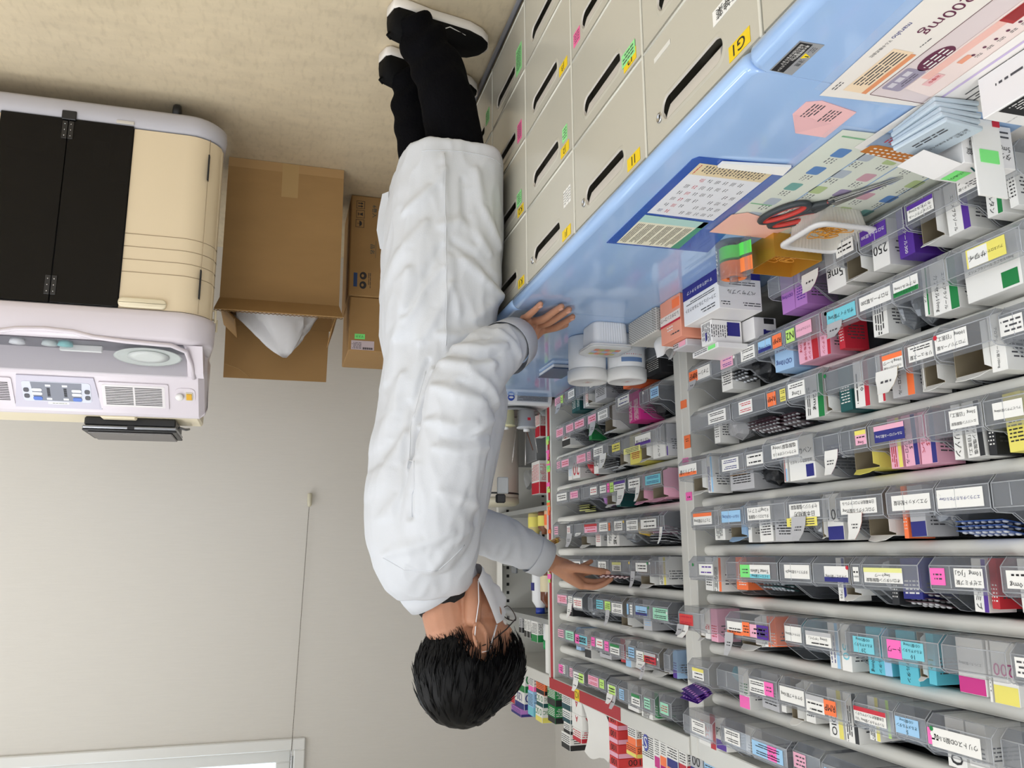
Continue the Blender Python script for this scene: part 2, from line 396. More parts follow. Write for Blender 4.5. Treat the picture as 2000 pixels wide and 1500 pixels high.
TRAYS=[
('n',0,0.809,0.911,0,[(0.869,0.91,'w','バルサルタン錠\nサワイ','k')],[('b',0.835,0.854,0.892,'w','','k'),('b',0.856,0.887,0.892,'w','バルサルタン','k',90,'G')]),
('n',0,0.913,1.017,0,[(0.957,1.011,'w','エソメプラゾール\nカプセル20mg','k','v')],[('b',0.917,0.964,0.892,'w','エソメプラゾール','k',90,'v'),('o',0.965,1.009,0.892,'w')]),
('n',0,1.021,1.129,0,[(1.06,1.123,'v','カロナール錠300','w')],[('b',1.025,1.062,0.892,'v','カロナール300','w',90),('b',1.075,1.125,0.892,'w','250','k')]),
('n',0,1.133,1.192,0,[(1.141,1.187,'w','#','k')],[('o',1.137,1.188,0.892,'w')]),
('n',0,1.194,1.298,0,[],[('b',1.198,1.256,0.892,'w','5mg','k'),('f',1.236,1.294,0.888,'M')]),
('n',0,1.3,1.402,0,[],[('b',1.304,1.348,0.892,'V','','v'),('b',1.35,1.398,0.892,'V','OD15mg','v')]),
('n',1,0.818,0.947,0,[(0.842,0.909,'y','アジスロマイシン錠250mg','k'),(0.872,0.906,'w','サワイ','k')],[('b',0.845,0.943,1.004,'w','エソメプラゾール カプセル10mg','k',180,'G')]),
('n',1,0.951,1.062,0,[(1.004,1.058,'w','エソメプラゾール\nカプセル10mg','k','G')],[('b',0.955,1.007,1.004,'w','エソメプラゾール\nカプセル10mg','k',90,'G'),('b',1.009,1.024,1.0,'w','エソメ','k',90,'G'),('k',1.025,1.058,1.004,'S')]),
('n',1,1.063,1.146,0,[(1.0645,1.139,'w','カロナール錠200','k')],[('k',1.067,1.099,1.004,'S'),('b',1.101,1.142,1.004,'w','#','k',90)]),
('n',1,1.147,1.242,0,[(1.15,1.227,'c','ザルティア錠5mg','k'),(1.226,1.232,'dr'),(1.226,1.232,'dG')],[('f',1.185,1.226,0.99,'w'),('b',1.211,1.23,1.004,'r','','w')]),
('n',1,1.248,1.36,0,[(1.326,1.353,'g','N2','k'),(1.272,1.32,'p','ソリフェナシン','k')],[('b',1.252,1.288,1.004,'p','ソリフェナシン','R',90,'r'),('b',1.289,1.356,1.004,'p','ソリフェナシン\nコハク酸塩OD錠\n5mg','R',90,'R')]),
('n',1,1.363,1.461,0,[(1.404,1.45,'b','OD10mg','n','n'),(1.368,1.398,'o','RMP','k')],[('b',1.367,1.433,1.004,'B','OD10mg\n#','n'),('k',1.434,1.457,1.004,'S')]),
('n',1,1.463,1.537,0,[(1.464,1.517,'w','#\n#','k')],[('k',1.467,1.533,1.004,'K')]),
('n',1,1.539,1.645,0,[(1.55,1.602,'p','#\n#','v'),(1.541,1.547,'dw')],[('p',1.543,1.641,0.991,'S'),('b',1.596,1.641,1.004,'w','','k')]),
('n',1,1.647,1.753,0,[(1.65,1.735,'w','フォシーガ錠','k'),(1.707,1.748,'o','RMP','k')],[('f',1.713,1.748,0.985,'w')]),
('n',2,0.808,0.869,0,[(0.831,0.868,'w','','k')],[]),
('n',2,0.871,0.973,1,[(0.912,0.972,'w','アロプリノール錠\n100mg「日医工」','k'),(0.967,0.973,'dr')],[('b',0.875,0.903,1.116,'w','アロプリノール錠100mg','k',90),('o',0.904,0.969,1.116,'w')]),
('n',2,0.987,1.049,0,[(0.989,1.04,'w','リキュース錠\n#','k')],[('o',0.997,1.035,1.116,'w'),('b',1.037,1.045,1.116,'w','#','k',90)]),
('n',2,1.052,1.149,0,[(1.053,1.098,'w','カルベジロール錠\n10mgトーワ','k','o')],[('b',1.058,1.111,1.116,'L','カルベジロール','k',90,'o'),('f',1.063,1.145,1.112,'Y'),('b',1.125,1.145,1.116,'w','10','n',90,'r')]),
('n',2,1.152,1.249,0,[(1.2425,1.2485,'dG')],[('b',1.161,1.203,1.116,'w','10\n#','k',90,'r'),('b',1.205,1.242,1.116,'T','','w')]),
('n',2,1.25,1.347,1,[(1.29,1.342,'w','12mg\n#','k')],[('o',1.255,1.269,1.116,'w'),('b',1.271,1.336,1.116,'w','12mg\n#','k',90,'G')]),
('n',2,1.367,1.433,0,[(1.401,1.43,'o','RMP','k'),(1.368,1.386,'y','#\n#','k')],[('p',1.371,1.429,1.116,'D')]),
('n',2,1.437,1.567,0,[(1.486,1.538,'w','#\n#','r')],[('p',1.441,1.521,1.116,'D'),('p',1.441,1.563,1.11,'D')]),
('n',2,1.573,1.754,0,[(1.592,1.669,'w','#\n#','k')],[('k',1.577,1.661,1.116,'L'),('b',1.663,1.688,1.116,'w','','k')]),
('n',3,0.825,0.912,0,[(0.848,0.896,'w','アレビアチン錠100mg','k')],[('b',0.871,0.905,1.228,'y','','k')]),
('n',3,0.914,1.021,0,[(0.922,0.973,'w','エペリゾン塩酸塩錠\n50mg「日医工」','k')],[('b',0.918,0.935,1.228,'K','','w'),('b',0.936,0.975,1.228,'w','エペリゾン塩酸塩\n錠50mg「日医工」','k',90,'K'),('b',0.977,0.999,1.228,'w','エペリゾン','k',90)]),
('n',3,1.025,1.148,0,[(1.065,1.133,'n','カルベジロール錠2.5mg','w','p')],[('b',1.029,1.063,1.228,'p','25\nカルベ','R',90,'n'),('b',1.064,1.099,1.228,'p','2.5\nカルベジロール','k',90,'n'),('b',1.101,1.132,1.228,'p','#','R',90,'y')]),
('n',3,1.152,1.22,0,[(1.153,1.18,'p','5mg\n#','k','y')],[('o',1.156,1.216,1.228,'y')]),
('n',3,1.222,1.296,0,[],[('f',1.226,1.262,1.228,'p'),('p',1.226,1.292,1.193,'N')]),
('n',3,1.297,1.414,2,[(1.299,1.383,'w','セフカペンピボキシル\n塩酸塩錠100mg','k')],[('b',1.301,1.383,1.228,'w','セフカペン\nピボキシル塩酸塩錠','k',180,'n'),('b',1.385,1.392,1.227,'w','100\nセフカペン','n',180,'b'),('b',1.393,1.401,1.228,'w','#','k',90,'r'),('k',1.402,1.41,1.228,'S')]),
('n',3,1.458,1.528,0,[(1.46,1.52,'w','#\n#','k')],[('k',1.462,1.524,1.228,'K')]),
('n',3,1.532,1.634,0,[(1.552,1.62,'w','#\n#','n')],[('p',1.536,1.63,1.205,'A'),('b',1.536,1.63,1.228,'L','','k')]),
('n',3,1.636,1.767,2,[(1.68,1.764,'w','フェブリク錠','k','o')],[('b',1.669,1.698,1.228,'w','#','n',90,'b'),('o',1.7,1.763,1.226,'w')]),
('n',4,0.834,0.915,0,[],[]),
('n',4,0.918,1.016,0,[(0.929,1.013,'w','エフランチルカプセル15mg','n'),(1.006,1.012,'dw')],[('p',0.922,1.012,1.34,'Z')]),
('n',4,1.019,1.121,0,[(1.027,1.108,'w','クエンメット配合錠','k')],[('k',1.023,1.061,1.325,'S'),('b',1.063,1.1,1.338,'L','日本薬局方','k',180,'n'),('b',1.101,1.112,1.34,'o','','w')]),
('n',4,1.129,1.247,0,[(1.143,1.233,'w','クロピドグレル錠75mg\n日本薬局方クロピドグレル','k')],[('o',1.133,1.195,1.34,'w'),('f',1.177,1.212,1.34,'o')]),
('n',4,1.248,1.375,1,[(1.275,1.365,'w','日本薬局方\nセチリジン塩酸塩錠','k'),(1.283,1.374,'y','','k')],[('b',1.252,1.298,1.34,'w','100','k',180,'n'),('o',1.299,1.307,1.34,'w'),('f',1.312,1.355,1.34,'w'),('k',1.308,1.371,1.334,'S')]),
('n',4,1.38,1.521,1,[(1.429,1.51,'w','タムスロシン塩酸塩\n0.2mg(ケミファ)','k')],[('b',1.399,1.463,1.34,'L','','k'),('p',1.384,1.517,1.325,'S'),('b',1.464,1.517,1.34,'w','','k')]),
('n',4,1.545,1.641,0,[(1.557,1.634,'b','ハルナールD0.2mg','n')],[('b',1.556,1.573,1.34,'w','0.2','k',90),('o',1.574,1.637,1.334,'B')]),
('n',4,1.647,1.774,0,[(1.677,1.762,'w','フェブリク錠20mg','k','o')],[('b',1.663,1.708,1.333,'w','','k',90)]),
('n',5,0.851,0.916,0,[(0.874,0.907,'w','10mg\n#','k')],[('b',0.874,0.912,1.441,'w','10','n',90)]),
('n',5,0.939,1.044,0,[(1.014,1.042,'P','','k'),(0.945,0.996,'w','エゼチミブ錠\n10mg「JG」','k')],[('b',0.943,0.959,1.439,'R','','w'),('b',0.961,0.991,1.445,'w','エゼチミブ','k',90,'v')]),
('n',5,1.053,1.179,1,[(1.086,1.173,'w','オロパタジン塩酸塩錠\n5mgトーワ','k','e')],[('p',1.057,1.123,1.446,'D'),('b',1.08,1.123,1.433,'n','','w'),('b',1.128,1.148,1.443,'K','','w'),('k',1.149,1.175,1.428,'W')]),
('n',5,1.196,1.221,0,[(1.201,1.215,'w','#','k')],[]),
('n',5,1.224,1.326,0,[(1.228,1.292,'w','ジャヌビア錠50mg','k','n'),(1.226,1.232,'dr')],[('o',1.228,1.266,1.439,'w'),('b',1.267,1.294,1.445,'w','ジャヌビア50','k',90,'n')]),
('n',5,1.331,1.43,0,[(1.335,1.413,'w','タダラフィル錠5mgZA','k')],[('k',1.359,1.426,1.425,'S')]),
('n',5,1.435,1.572,0,[(1.533,1.571,'gn','','k'),(1.461,1.533,'w','トビエース錠4mg\nToviaz Tablets','k','c')],[('p',1.461,1.541,1.437,'T')]),
('n',5,1.576,1.628,0,[],[('b',1.58,1.624,1.438,'o','','w')]),
('n',5,1.63,1.739,2,[(1.631,1.691,'w','#\n#','v'),(1.715,1.721,'dG')],[('b',1.652,1.691,1.444,'w','','k',90,'o'),('b',1.693,1.734,1.444,'w','','k')]),
('n',6,0.854,0.917,0,[(0.883,0.91,'w','','k')],[]),
('n',6,0.924,1.036,0,[],[('b',0.928,0.972,1.565,'w','200','M',0,'y'),('b',0.973,0.98,1.565,'w','','k'),('b',0.982,1.032,1.559,'w','エンレスト錠200mg','k',0,'M')]),
('n',6,1.041,1.162,0,[(1.118,1.149,'P','トーワ','k'),(1.071,1.117,'c','10\nオルメサルタン\nOD錠10mg','t')],[('b',1.074,1.093,1.557,'C','10','G',90),('o',1.094,1.109,1.554,'w'),('b',1.111,1.158,1.565,'C','オルメサルタン','k',90)]),
('n',6,1.166,1.25,0,[(1.18,1.23,'c','20\nオルメサルタン\nOD錠20mg','t')],[('b',1.171,1.23,1.558,'C','オルメサルタン\nOD錠20mg','k',90,'b')]),
('n',6,1.252,1.352,1,[(1.272,1.343,'w','#\n500mg「サワイ」','k','L')],[('b',1.256,1.286,1.561,'w','50','c',90),('b',1.287,1.321,1.56,'w','#\n#','n',90,'b')]),
('n',6,1.372,1.427,0,[(1.374,1.425,'w','タケキャブ錠20mg','k')],[('k',1.376,1.423,1.529,'C')]),
('n',6,1.428,1.59,2,[(1.525,1.584,'w','#','k','o'),(1.499,1.525,'o','#','k'),(1.437,1.497,'p','#','k'),(1.432,1.472,'v','','w')],[('b',1.458,1.483,1.54,'o','','w'),('b',1.486,1.514,1.543,'w','','k',90,'o'),('o',1.515,1.586,1.551,'w'),('f',1.554,1.586,1.565,'w')]),
('n',6,1.68,1.8,2,[(1.731,1.795,'rb','#\n#','r')],[('b',1.684,1.719,1.553,'p','','r'),('b',1.72,1.742,1.549,'w','RP','r'),('o',1.744,1.764,1.554,'w'),('f',1.744,1.796,1.548,'r'),('f',1.765,1.796,1.543,'w')]),
('n',7,0.871,0.949,0,[],[]),
('n',7,0.951,1.067,1,[(1.04,1.066,'P','','k'),(0.97,1.058,'w','ウリトスOD錠0.1mg','k'),(1.054,1.06,'dG'),(1.053,1.059,'dw')],[('b',0.985,1.024,1.655,'w','','k'),('b',1.026,1.063,1.664,'w','100','k',90)]),
('n',7,1.082,1.148,0,[(1.097,1.146,'b','5\nオルメサルタン\nOD錠5mg','t')],[]),
('n',7,1.15,1.245,0,[(1.167,1.243,'w','カンデサルタン錠8mg「JG」\n日本薬局方カンデサルタン','k','r')],[('b',1.186,1.212,1.654,'L','10','k',90,'g'),('b',1.213,1.241,1.664,'w','','k',90,'y')]),
('n',7,1.247,1.357,1,[(1.305,1.356,'w','#\n#','k','L'),(1.273,1.305,'o','RMP','k')],[('b',1.256,1.294,1.677,'w','','k',90,'K'),('b',1.295,1.336,1.677,'w','MEDIO','k',90,'y')]),
('n',7,1.376,1.46,0,[(1.379,1.455,'w','タケキャブ錠10mg','k')],[('b',1.38,1.415,1.667,'w','','k'),('o',1.416,1.452,1.673,'w')]),
('n',7,1.465,1.563,0,[(1.504,1.562,'w','#\n#','k'),(1.476,1.507,'P','','k')],[('b',1.469,1.489,1.663,'w','40','r',180),('b',1.49,1.559,1.667,'L','','k')]),
('n',7,1.565,1.67,1,[],[('b',1.586,1.63,1.677,'w','','G',0,'P'),('k',1.632,1.666,1.636,'C')]),
('n',7,1.672,1.767,2,[(1.694,1.745,'w','#\n#','k','y')],[('q',1.676,1.763,1.677,'V')]),
('n',8,1.014,1.114,0,[],[]),
('n',8,1.119,1.221,0,[(1.151,1.22,'w','','k')],[]),
('n',8,1.223,1.326,1,[(1.254,1.318,'b','','k')],[]),
('n',8,1.346,1.427,0,[(1.388,1.425,'p','','r')],[('k',1.361,1.423,1.753,'S')]),
('n',8,1.428,1.547,1,[(1.441,1.545,'b','#\n#','k'),(1.461,1.491,'P','','k')],[]),
('n',8,1.55,1.667,1,[(1.59,1.65,'w','#\n#','k')],[('b',1.554,1.618,1.764,'w','','k')]),
('n',8,1.669,1.8,2,[(1.7,1.759,'w','#\n#','k')],[('b',1.673,1.717,1.775,'w','PTP','k',180,'v'),('b',1.718,1.796,1.789,'w','20\n#','o',90,'R')]),
('f',0,1.915,2.044,0,[],[('b',1.943,2.04,0.892,'k','','w')]),
('f',0,2.054,2.192,0,[],[('b',2.076,2.188,0.892,'o','','w')]),
('f',0,2.199,2.312,0,[],[]),
('f',0,2.32,2.42,0,[(2.328,2.398,'w','','k')],[('b',2.324,2.416,0.892,'L','','k')]),
('f',0,2.429,2.528,0,[],[('o',2.433,2.469,0.892,'w'),('b',2.47,2.502,0.891,'w','','R'),('b',2.504,2.524,0.892,'L','','k')]),
('f',0,2.538,2.635,0,[(2.539,2.598,'w','#','k')],[('b',2.545,2.584,0.892,'T','','w'),('b',2.585,2.631,0.892,'T','','w')]),
('f',0,2.645,2.738,0,[(2.666,2.737,'p','','r'),(2.651,2.677,'g','','k')],[('f',2.668,2.734,0.883,'w')]),
('f',1,1.915,1.969,0,[(1.916,1.963,'b','#','n')],[]),
('f',1,1.976,2.033,0,[(2.004,2.01,'dw')],[('k',1.98,2.029,1.004,'K')]),
('f',1,2.035,2.126,2,[(2.036,2.111,'w','#\n#','n')],[('p',2.039,2.122,0.982,'W'),('b',2.041,2.087,1.004,'M','','w',90),('b',2.088,2.122,1.004,'M','','w',90)]),
('f',1,2.247,2.341,0,[(2.259,2.336,'w','#\n#','k')],[('o',2.251,2.337,1.004,'w')]),
('f',1,2.349,2.432,0,[(2.353,2.419,'p','#','r')],[('f',2.353,2.398,1.004,'w'),('k',2.353,2.425,1.004,'K')]),
('f',1,2.441,2.545,0,[(2.455,2.54,'p','#','r')],[('b',2.446,2.478,1.004,'G','','w'),('k',2.479,2.541,1.004,'K')]),
('f',1,2.55,2.63,0,[(2.555,2.625,'p','#','r')],[]),
('f',1,2.641,2.732,0,[(2.657,2.727,'p','#','r')],[('b',2.645,2.728,0.997,'w','','R',0,'K')]),
('f',2,1.915,1.933,0,[],[('b',1.919,1.929,1.116,'L','15','w',180,'v')]),
('f',2,1.939,2.165,0,[(1.973,2.07,'w','ベルソムラ錠','k','v'),(2.037,2.147,'yn','','k')],[('b',1.943,2.019,1.116,'w','ベルソムラ','k',90),('o',2.021,2.079,1.116,'w'),('b',2.081,2.161,1.116,'y','','r')]),
('f',2,2.172,2.234,0,[(2.176,2.233,'y','#','k')],[('o',2.176,2.23,1.116,'w')]),
('f',2,2.236,2.356,1,[(2.274,2.348,'w','#','k')],[('f',2.245,2.296,1.116,'y'),('p',2.24,2.352,1.116,'K')]),
('f',2,2.395,2.44,0,[(2.404,2.435,'p','','r')],[('b',2.399,2.436,1.116,'w','30','k')]),
('f',2,2.444,2.532,0,[(2.449,2.528,'p','#\n#','r')],[('k',2.45,2.528,1.116,'R')]),
('f',2,2.542,2.684,0,[(2.606,2.678,'p','#','r')],[('b',2.559,2.637,1.116,'w','20','r'),('b',2.638,2.68,1.116,'w','','b')]),
('f',2,2.689,2.738,0,[(2.694,2.727,'p','','r')],[]),
('f',3,1.92,2.024,0,[(1.926,2.015,'c','#\n#','n')],[('o',1.932,2.02,1.226,'p')]),
('f',3,2.03,2.131,0,[(2.05,2.124,'w','#','k')],[('f',2.047,2.073,1.225,'p'),('o',2.05,2.127,1.228,'p')]),
('f',3,2.142,2.34,0,[(2.287,2.336,'w','#','k'),(2.26,2.279,'P','','k'),(2.229,2.256,'g','','k'),(2.145,2.225,'w','#\n#','k','v')],[('f',2.15,2.239,1.228,'p'),('b',2.236,2.268,1.228,'T','','w'),('o',2.269,2.336,1.224,'w')]),
('f',3,2.348,2.42,0,[(2.361,2.416,'w','#','r')],[('k',2.352,2.416,1.22,'V')]),
('f',3,2.425,2.501,0,[],[]),
('f',3,2.511,2.612,0,[(2.525,2.597,'p','#','M')],[('p',2.515,2.608,1.228,'Y')]),
('f',3,2.622,2.738,0,[(2.633,2.732,'w','#','k')],[]),
('f',4,1.915,1.939,0,[],[('p',1.919,1.935,1.313,'D'),('f',1.919,1.935,1.338,'B')]),
('f',4,1.945,2.063,0,[(1.96,2.053,'w','#\n#','k')],[('p',1.949,2.059,1.315,'r'),('p',1.949,2.059,1.337,'W')]),
('f',4,2.069,2.154,0,[(2.073,2.147,'w','#\n#','k')],[('k',2.092,2.149,1.316,'Y')]),
('f',4,2.161,2.245,0,[(2.176,2.234,'w','#','k'),(2.163,2.169,'dY')],[('k',2.165,2.241,1.332,'S')]),
('f',4,2.253,2.352,0,[(2.284,2.348,'w','#','k'),(2.264,2.276,'o','','k')],[('b',2.257,2.348,1.34,'w','5mg\n#','k',90)]),
('f',4,2.356,2.477,0,[(2.368,2.472,'p','#\n#','r','R')],[('b',2.389,2.435,1.34,'w','','R')]),
('f',4,2.481,2.57,0,[],[('o',2.485,2.566,1.34,'w'),('f',2.496,2.566,1.304,'W')]),
('f',4,2.579,2.637,0,[(2.604,2.6355,'w','#','r')],[('f',2.583,2.633,1.34,'w')]),
('f',4,2.639,2.693,2,[(2.6395,2.677,'p','','r')],[('q',2.643,2.689,1.34,'A')]),
('f',5,1.915,2.01,0,[(2.004,2.01,'dw')],[('b',1.964,2.006,1.441,'w','','k',90,'y')]),
('f',5,2.016,2.126,0,[(2.025,2.095,'w','#','k'),(2.018,2.024,'dG')],[('o',2.03,2.112,1.448,'w'),('f',2.095,2.122,1.452,'w')]),
('f',5,2.132,2.277,0,[(2.195,2.258,'w','#','k','e'),(2.134,2.14,'dY')],[('k',2.136,2.232,1.44,'L')]),
('f',5,2.284,2.38,0,[(2.304,2.364,'w','#','k')],[]),
('f',5,2.385,2.506,0,[(2.444,2.488,'w','','k')],[]),
('f',5,2.516,2.733,0,[(2.517,2.63,'w','','k')],[]),
('f',6,1.915,2.017,0,[(1.916,1.999,'m','#\n#','k'),(1.917,1.923,'dw')],[('p',1.929,2.013,1.541,'N')]),
('f',6,2.02,2.118,0,[(2.035,2.105,'b','#','k','n'),(2.022,2.028,'dG')],[('b',2.059,2.114,1.561,'L','','b')]),
('f',6,2.125,2.164,0,[(2.152,2.1635,'b','','k'),(2.126,2.142,'w','','k')],[]),
('f',6,2.166,2.245,1,[(2.1675,2.241,'w','#\n#','k')],[('o',2.17,2.241,1.565,'w')]),
('f',6,2.278,2.389,0,[(2.336,2.388,'c','','k'),(2.279,2.32,'g','#','k')],[('f',2.282,2.311,1.565,'w'),('k',2.282,2.385,1.546,'K')]),
('f',6,2.391,2.426,1,[],[]),
('f',6,2.428,2.506,2,[(2.429,2.505,'w','#','r')],[('k',2.432,2.502,1.554,'S')]),
('f',6,2.593,2.641,0,[(2.597,2.636,'w','','k')],[('f',2.597,2.637,1.565,'P')]),
('f',6,2.646,2.749,0,[(2.651,2.744,'p','#','r'),(2.648,2.654,'dw')],[('b',2.654,2.724,1.565,'k','','w')]),
('f',7,1.915,1.949,0,[],[('b',1.919,1.945,1.661,'B','','v',0,'v')]),
('f',7,1.95,2.085,1,[(2.041,2.084,'w','#','k'),(1.992,2.038,'g','','k'),(1.966,2.035,'r','#\n#','k','L'),(1.9525,1.9585,'dw')],[('o',1.954,2.042,1.659,'w'),('f',2.024,2.048,1.675,'w'),('f',2.024,2.081,1.649,'p')]),
('f',7,2.115,2.163,0,[(2.124,2.1625,'b','','n')],[('b',2.119,2.159,1.666,'w','','k',0,'b')]),
('f',7,2.165,2.261,1,[(2.196,2.26,'w','#','k','G')],[('b',2.174,2.218,1.666,'w','','k',0,'b'),('b',2.22,2.257,1.659,'R','','w')]),
('f',7,2.294,2.336,0,[(2.301,2.332,'P','','k')],[]),
('f',7,2.34,2.438,0,[(2.408,2.437,'P','','k'),(2.344,2.396,'w','#','r')],[('b',2.344,2.434,1.665,'L','','k')]),
('f',7,2.44,2.543,1,[(2.445,2.525,'w','#','r'),(2.441,2.538,'c','','k'),(2.507,2.542,'P','','k')],[('b',2.473,2.539,1.677,'w','','R',0,'K')]),
('f',7,2.59,2.672,0,[(2.591,2.667,'m','#','k')],[('b',2.594,2.64,1.666,'B','','n')]),
('f',7,2.677,2.744,0,[(2.688,2.743,'p','','r')],[]),
('f',8,1.918,1.983,0,[(1.934,1.978,'m','#','r')],[]),
('f',8,1.984,2.051,1,[(2.011,2.045,'m','','k')],[('b',1.989,2.024,1.757,'L','','G',0,'G'),('b',2.025,2.047,1.77,'G','','w')]),
('f',8,2.057,2.13,1,[(2.072,2.124,'w','#','k','G')],[('b',2.061,2.126,1.78,'w','#','k',90)]),
('f',8,2.137,2.215,1,[(2.174,2.205,'b','','k')],[('b',2.141,2.21,1.776,'w','','k')]),
('f',8,2.222,2.292,1,[(2.23,2.285,'w','#','k'),(2.233,2.277,'g','','k')],[('f',2.226,2.261,1.789,'w'),('f',2.244,2.287,1.77,'o')]),
('f',8,2.329,2.38,0,[(2.344,2.379,'g','','k')],[]),
('f',8,2.384,2.472,0,[(2.388,2.4705,'p','#\n#','r')],[]),
('f',8,2.474,2.568,1,[(2.4745,2.567,'w','#','k'),(2.478,2.518,'g','','k')],[('f',2.52,2.564,1.777,'G')]),
('f',8,2.606,2.639,0,[(2.607,2.634,'p','','r')],[]),
('f',8,2.649,2.745,0,[(2.679,2.719,'w','','k'),(2.699,2.74,'P','','k')],[])]
# ---------------- papers on the counter ----------------
nX=-X    # "up" for someone standing at the counter
def sheet(name,label,cat,pts,z,mat,th=.0004,group=None):
    """flat sheet: pts are (x,y) corners on the counter"""
    mb=MB(); n=len(pts)
    vs=[(x,y,z) for x,y in pts]+[(x,y,z+th) for x,y in pts]
    mb.add(vs,[tuple(range(n))[::-1],tuple(range(n,2*n))]+[(i,(i+1)%n,n+(i+1)%n,n+i) for i in range(n)],mat)
    o=mb.build(name); return tag(o,label,cat,group)
def ink(mb,y0,y1,x0,x1,z,mat,t=None,al=0,res=3,lines=0,rot=0):
    c=((x0+x1)/2,(y0+y1)/2,z); w,h=abs(y1-y0),abs(x1-x0)
    if t: mb.text(t,c,Y,nX,w,h,mat,res,al)
    elif lines: mb.lines(c,Y,nX,w,h,lines,mat)
    else: mb.poly([(x0,y0,z),(x0,y1,z),(x1,y1,z),(x1,y0,z)],mat)
    return mb
z1=CT+.0003
# warning plate
o=sheet('warning_label','black and grey warning label with yellow triangle on the blue counter','label',[(-.548,.718),(-.548,.778),(-.58,.78),(-.58,.717)],z1,P('grey_label',(150,152,154),.4))
mb=MB(); zz=z1+.0006
ink(mb,.7195,.7775,-.5495,-.5665,zz,INK('k'))
ink(mb,.722,.776,-.551,-.5655,zz+.0002,PAP('w'),'最大積載量約5kg\nこの上に乗らないでください\n転倒の恐れがあります',res=2)
ink(mb,.748,.762,-.569,-.578,zz,INK('k'),'注意')
ink(mb,.724,.734,-.569,-.577,zz,M_print,None,lines=3)
mb.poly([(-.5685,.736,zz),(-.5685,.747,zz),(-.5785,.7415,zz)],P('warning_yellow',(245,215,30),.5))
mb.poly([(-.571,.7409,zz+.0002),(-.571,.7421,zz+.0002),(-.576,.7424,zz+.0002),(-.576,.7406,zz+.0002)],INK('k'))
mb.build('print',o)
# leaflets at the near end
mwh=PAP('w')
o=sheet('plastic_sleeve','clear plastic sleeve holding the purple-titled leaflet','sleeve',[(-.615,.40),(-.613,.626),(-.625,.799),(-.79,.815),(-.80,.40)],CT+.0006,M_sheet)
zl=CT+.0012
o=sheet('leaflet','white leaflet with purple title and pictured tablet pack in a clear sleeve','leaflet',[(-.632,.40),(-.63,.62),(-.64,.809),(-.785,.797),(-.80,.40)],zl,P('leaflet_white',(236,230,222),.45))
mb=MB(); zz=zl+.0007; mp=P('ink_plum',(100,38,68),.5)
ink(mb,.40,.692,-.662,-.684,zz,mp,'アメナリーフ錠200mg',res=4)
ink(mb,.655,.684,-.641,-.650,zz,INK('n'),'maruho'); ink(mb,.687,.722,-.643,-.649,zz,M_print,'マルホ株式会社')
ink(mb,.70,.79,-.66,-.688,zz,P('peach_panel',(240,216,184),.5)); ink(mb,.703,.79,-.687,-.694,zz+.0001,P('orange_strip',(226,150,104),.5))
ink(mb,.705,.775,-.662,-.685,zz+.0003,M_print,None,lines=5)
ink(mb,.775,.795,-.644,-.652,zz,M_print,None,lines=2); ink(mb,.672,.69,-.6855,-.689,zz,M_print,None,lines=1)
ink(mb,.40,.789,-.699,-.7,zz,mp); ink(mb,.789,.79,-.70,-.782,zz,mp); ink(mb,.41,.788,-.701,-.781,zz,P('lilac_panel',(222,208,208),.5))
mb.poly([(-.722+.014*math.sin(a),.703+.026*math.cos(a),zz+.0002) for a in [k*math.pi/14 for k in range(28)]],mp)
ink(mb,.684,.722,-.713,-.731,zz+.0004,mwh,None,lines=3)
mb.poly([(x,y,zz+.0002) for y,x in rrect(.727,.774,-.731,-.703,.004,4)],P('tablet_card',(158,150,170),.5))
for k in range(3): ink(mb,.733+.013*k,.743+.013*k,-.708,-.716,zz+.0004,P('card_white',(210,206,214),.5)); 
ink(mb,.735,.765,-.719,-.727,zz+.0004,P('card_dark',(96,88,104),.5),None,lines=2)
mb.build('print',o)
o=sheet('leaflet','pink edged leaflet lying over the purple-titled one','leaflet',[(-.729,.40),(-.73,.627),(-.732,.765),(-.80,.776),(-.82,.40)],CT+.0024,P('leaflet_pink',(240,222,216),.45))
mb=MB(); zz=CT+.0031
ink(mb,.41,.74,-.733,-.745,zz,P('pink_band',(240,190,178),.5)); ink(mb,.56,.625,-.733,-.752,zz+.0002,P('brick_red',(170,40,40),.5)); ink(mb,.565,.62,-.7345,-.75,zz+.0004,P('brick_red2',(150,30,34),.5))
ink(mb,.726,.752,-.745,-.757,zz+.0002,P('pink_pill',(236,190,190),.5)); ink(mb,.728,.746,-.747,-.754,zz+.0004,INK('r'),'治療中')
ink(mb,.685,.702,-.75,-.758,zz+.0002,P('salmon_pill',(236,160,130),.5))
for k in range(5):
    c=(-.757,.684-.016*k,zz+.0002); mb.poly([(c[0]+.0022*math.cos(a),c[1]+.0022*math.sin(a),c[2]) for a in [j*math.pi/5 for j in range(10)]],mp)
    ink(mb,c[1]-.006,c[1]+.004,-.7605,-.7655,zz+.0002,M_print,None,lines=2)
mb.build('print',o)
o=sheet('leaflet','white instruction sheet with rows of small print and a lilac rule','leaflet',[(-.775,.40),(-.774,.631),(-.778,.785),(-.845,.785),(-.935,.779),(-.935,.40)],CT+.0036,P('leaflet_white2',(240,236,232),.45))
mb=MB(); zz=CT+.0043
ink(mb,.42,.781,-.788,-.792,zz,P('lilac_rule',(200,182,220),.5)); ink(mb,.45,.77,-.80,-.89,zz,M_print,None,lines=9); ink(mb,.70,.735,-.9,-.93,zz,P('photo_grey',(120,110,116),.5))
mb.build('print',o)
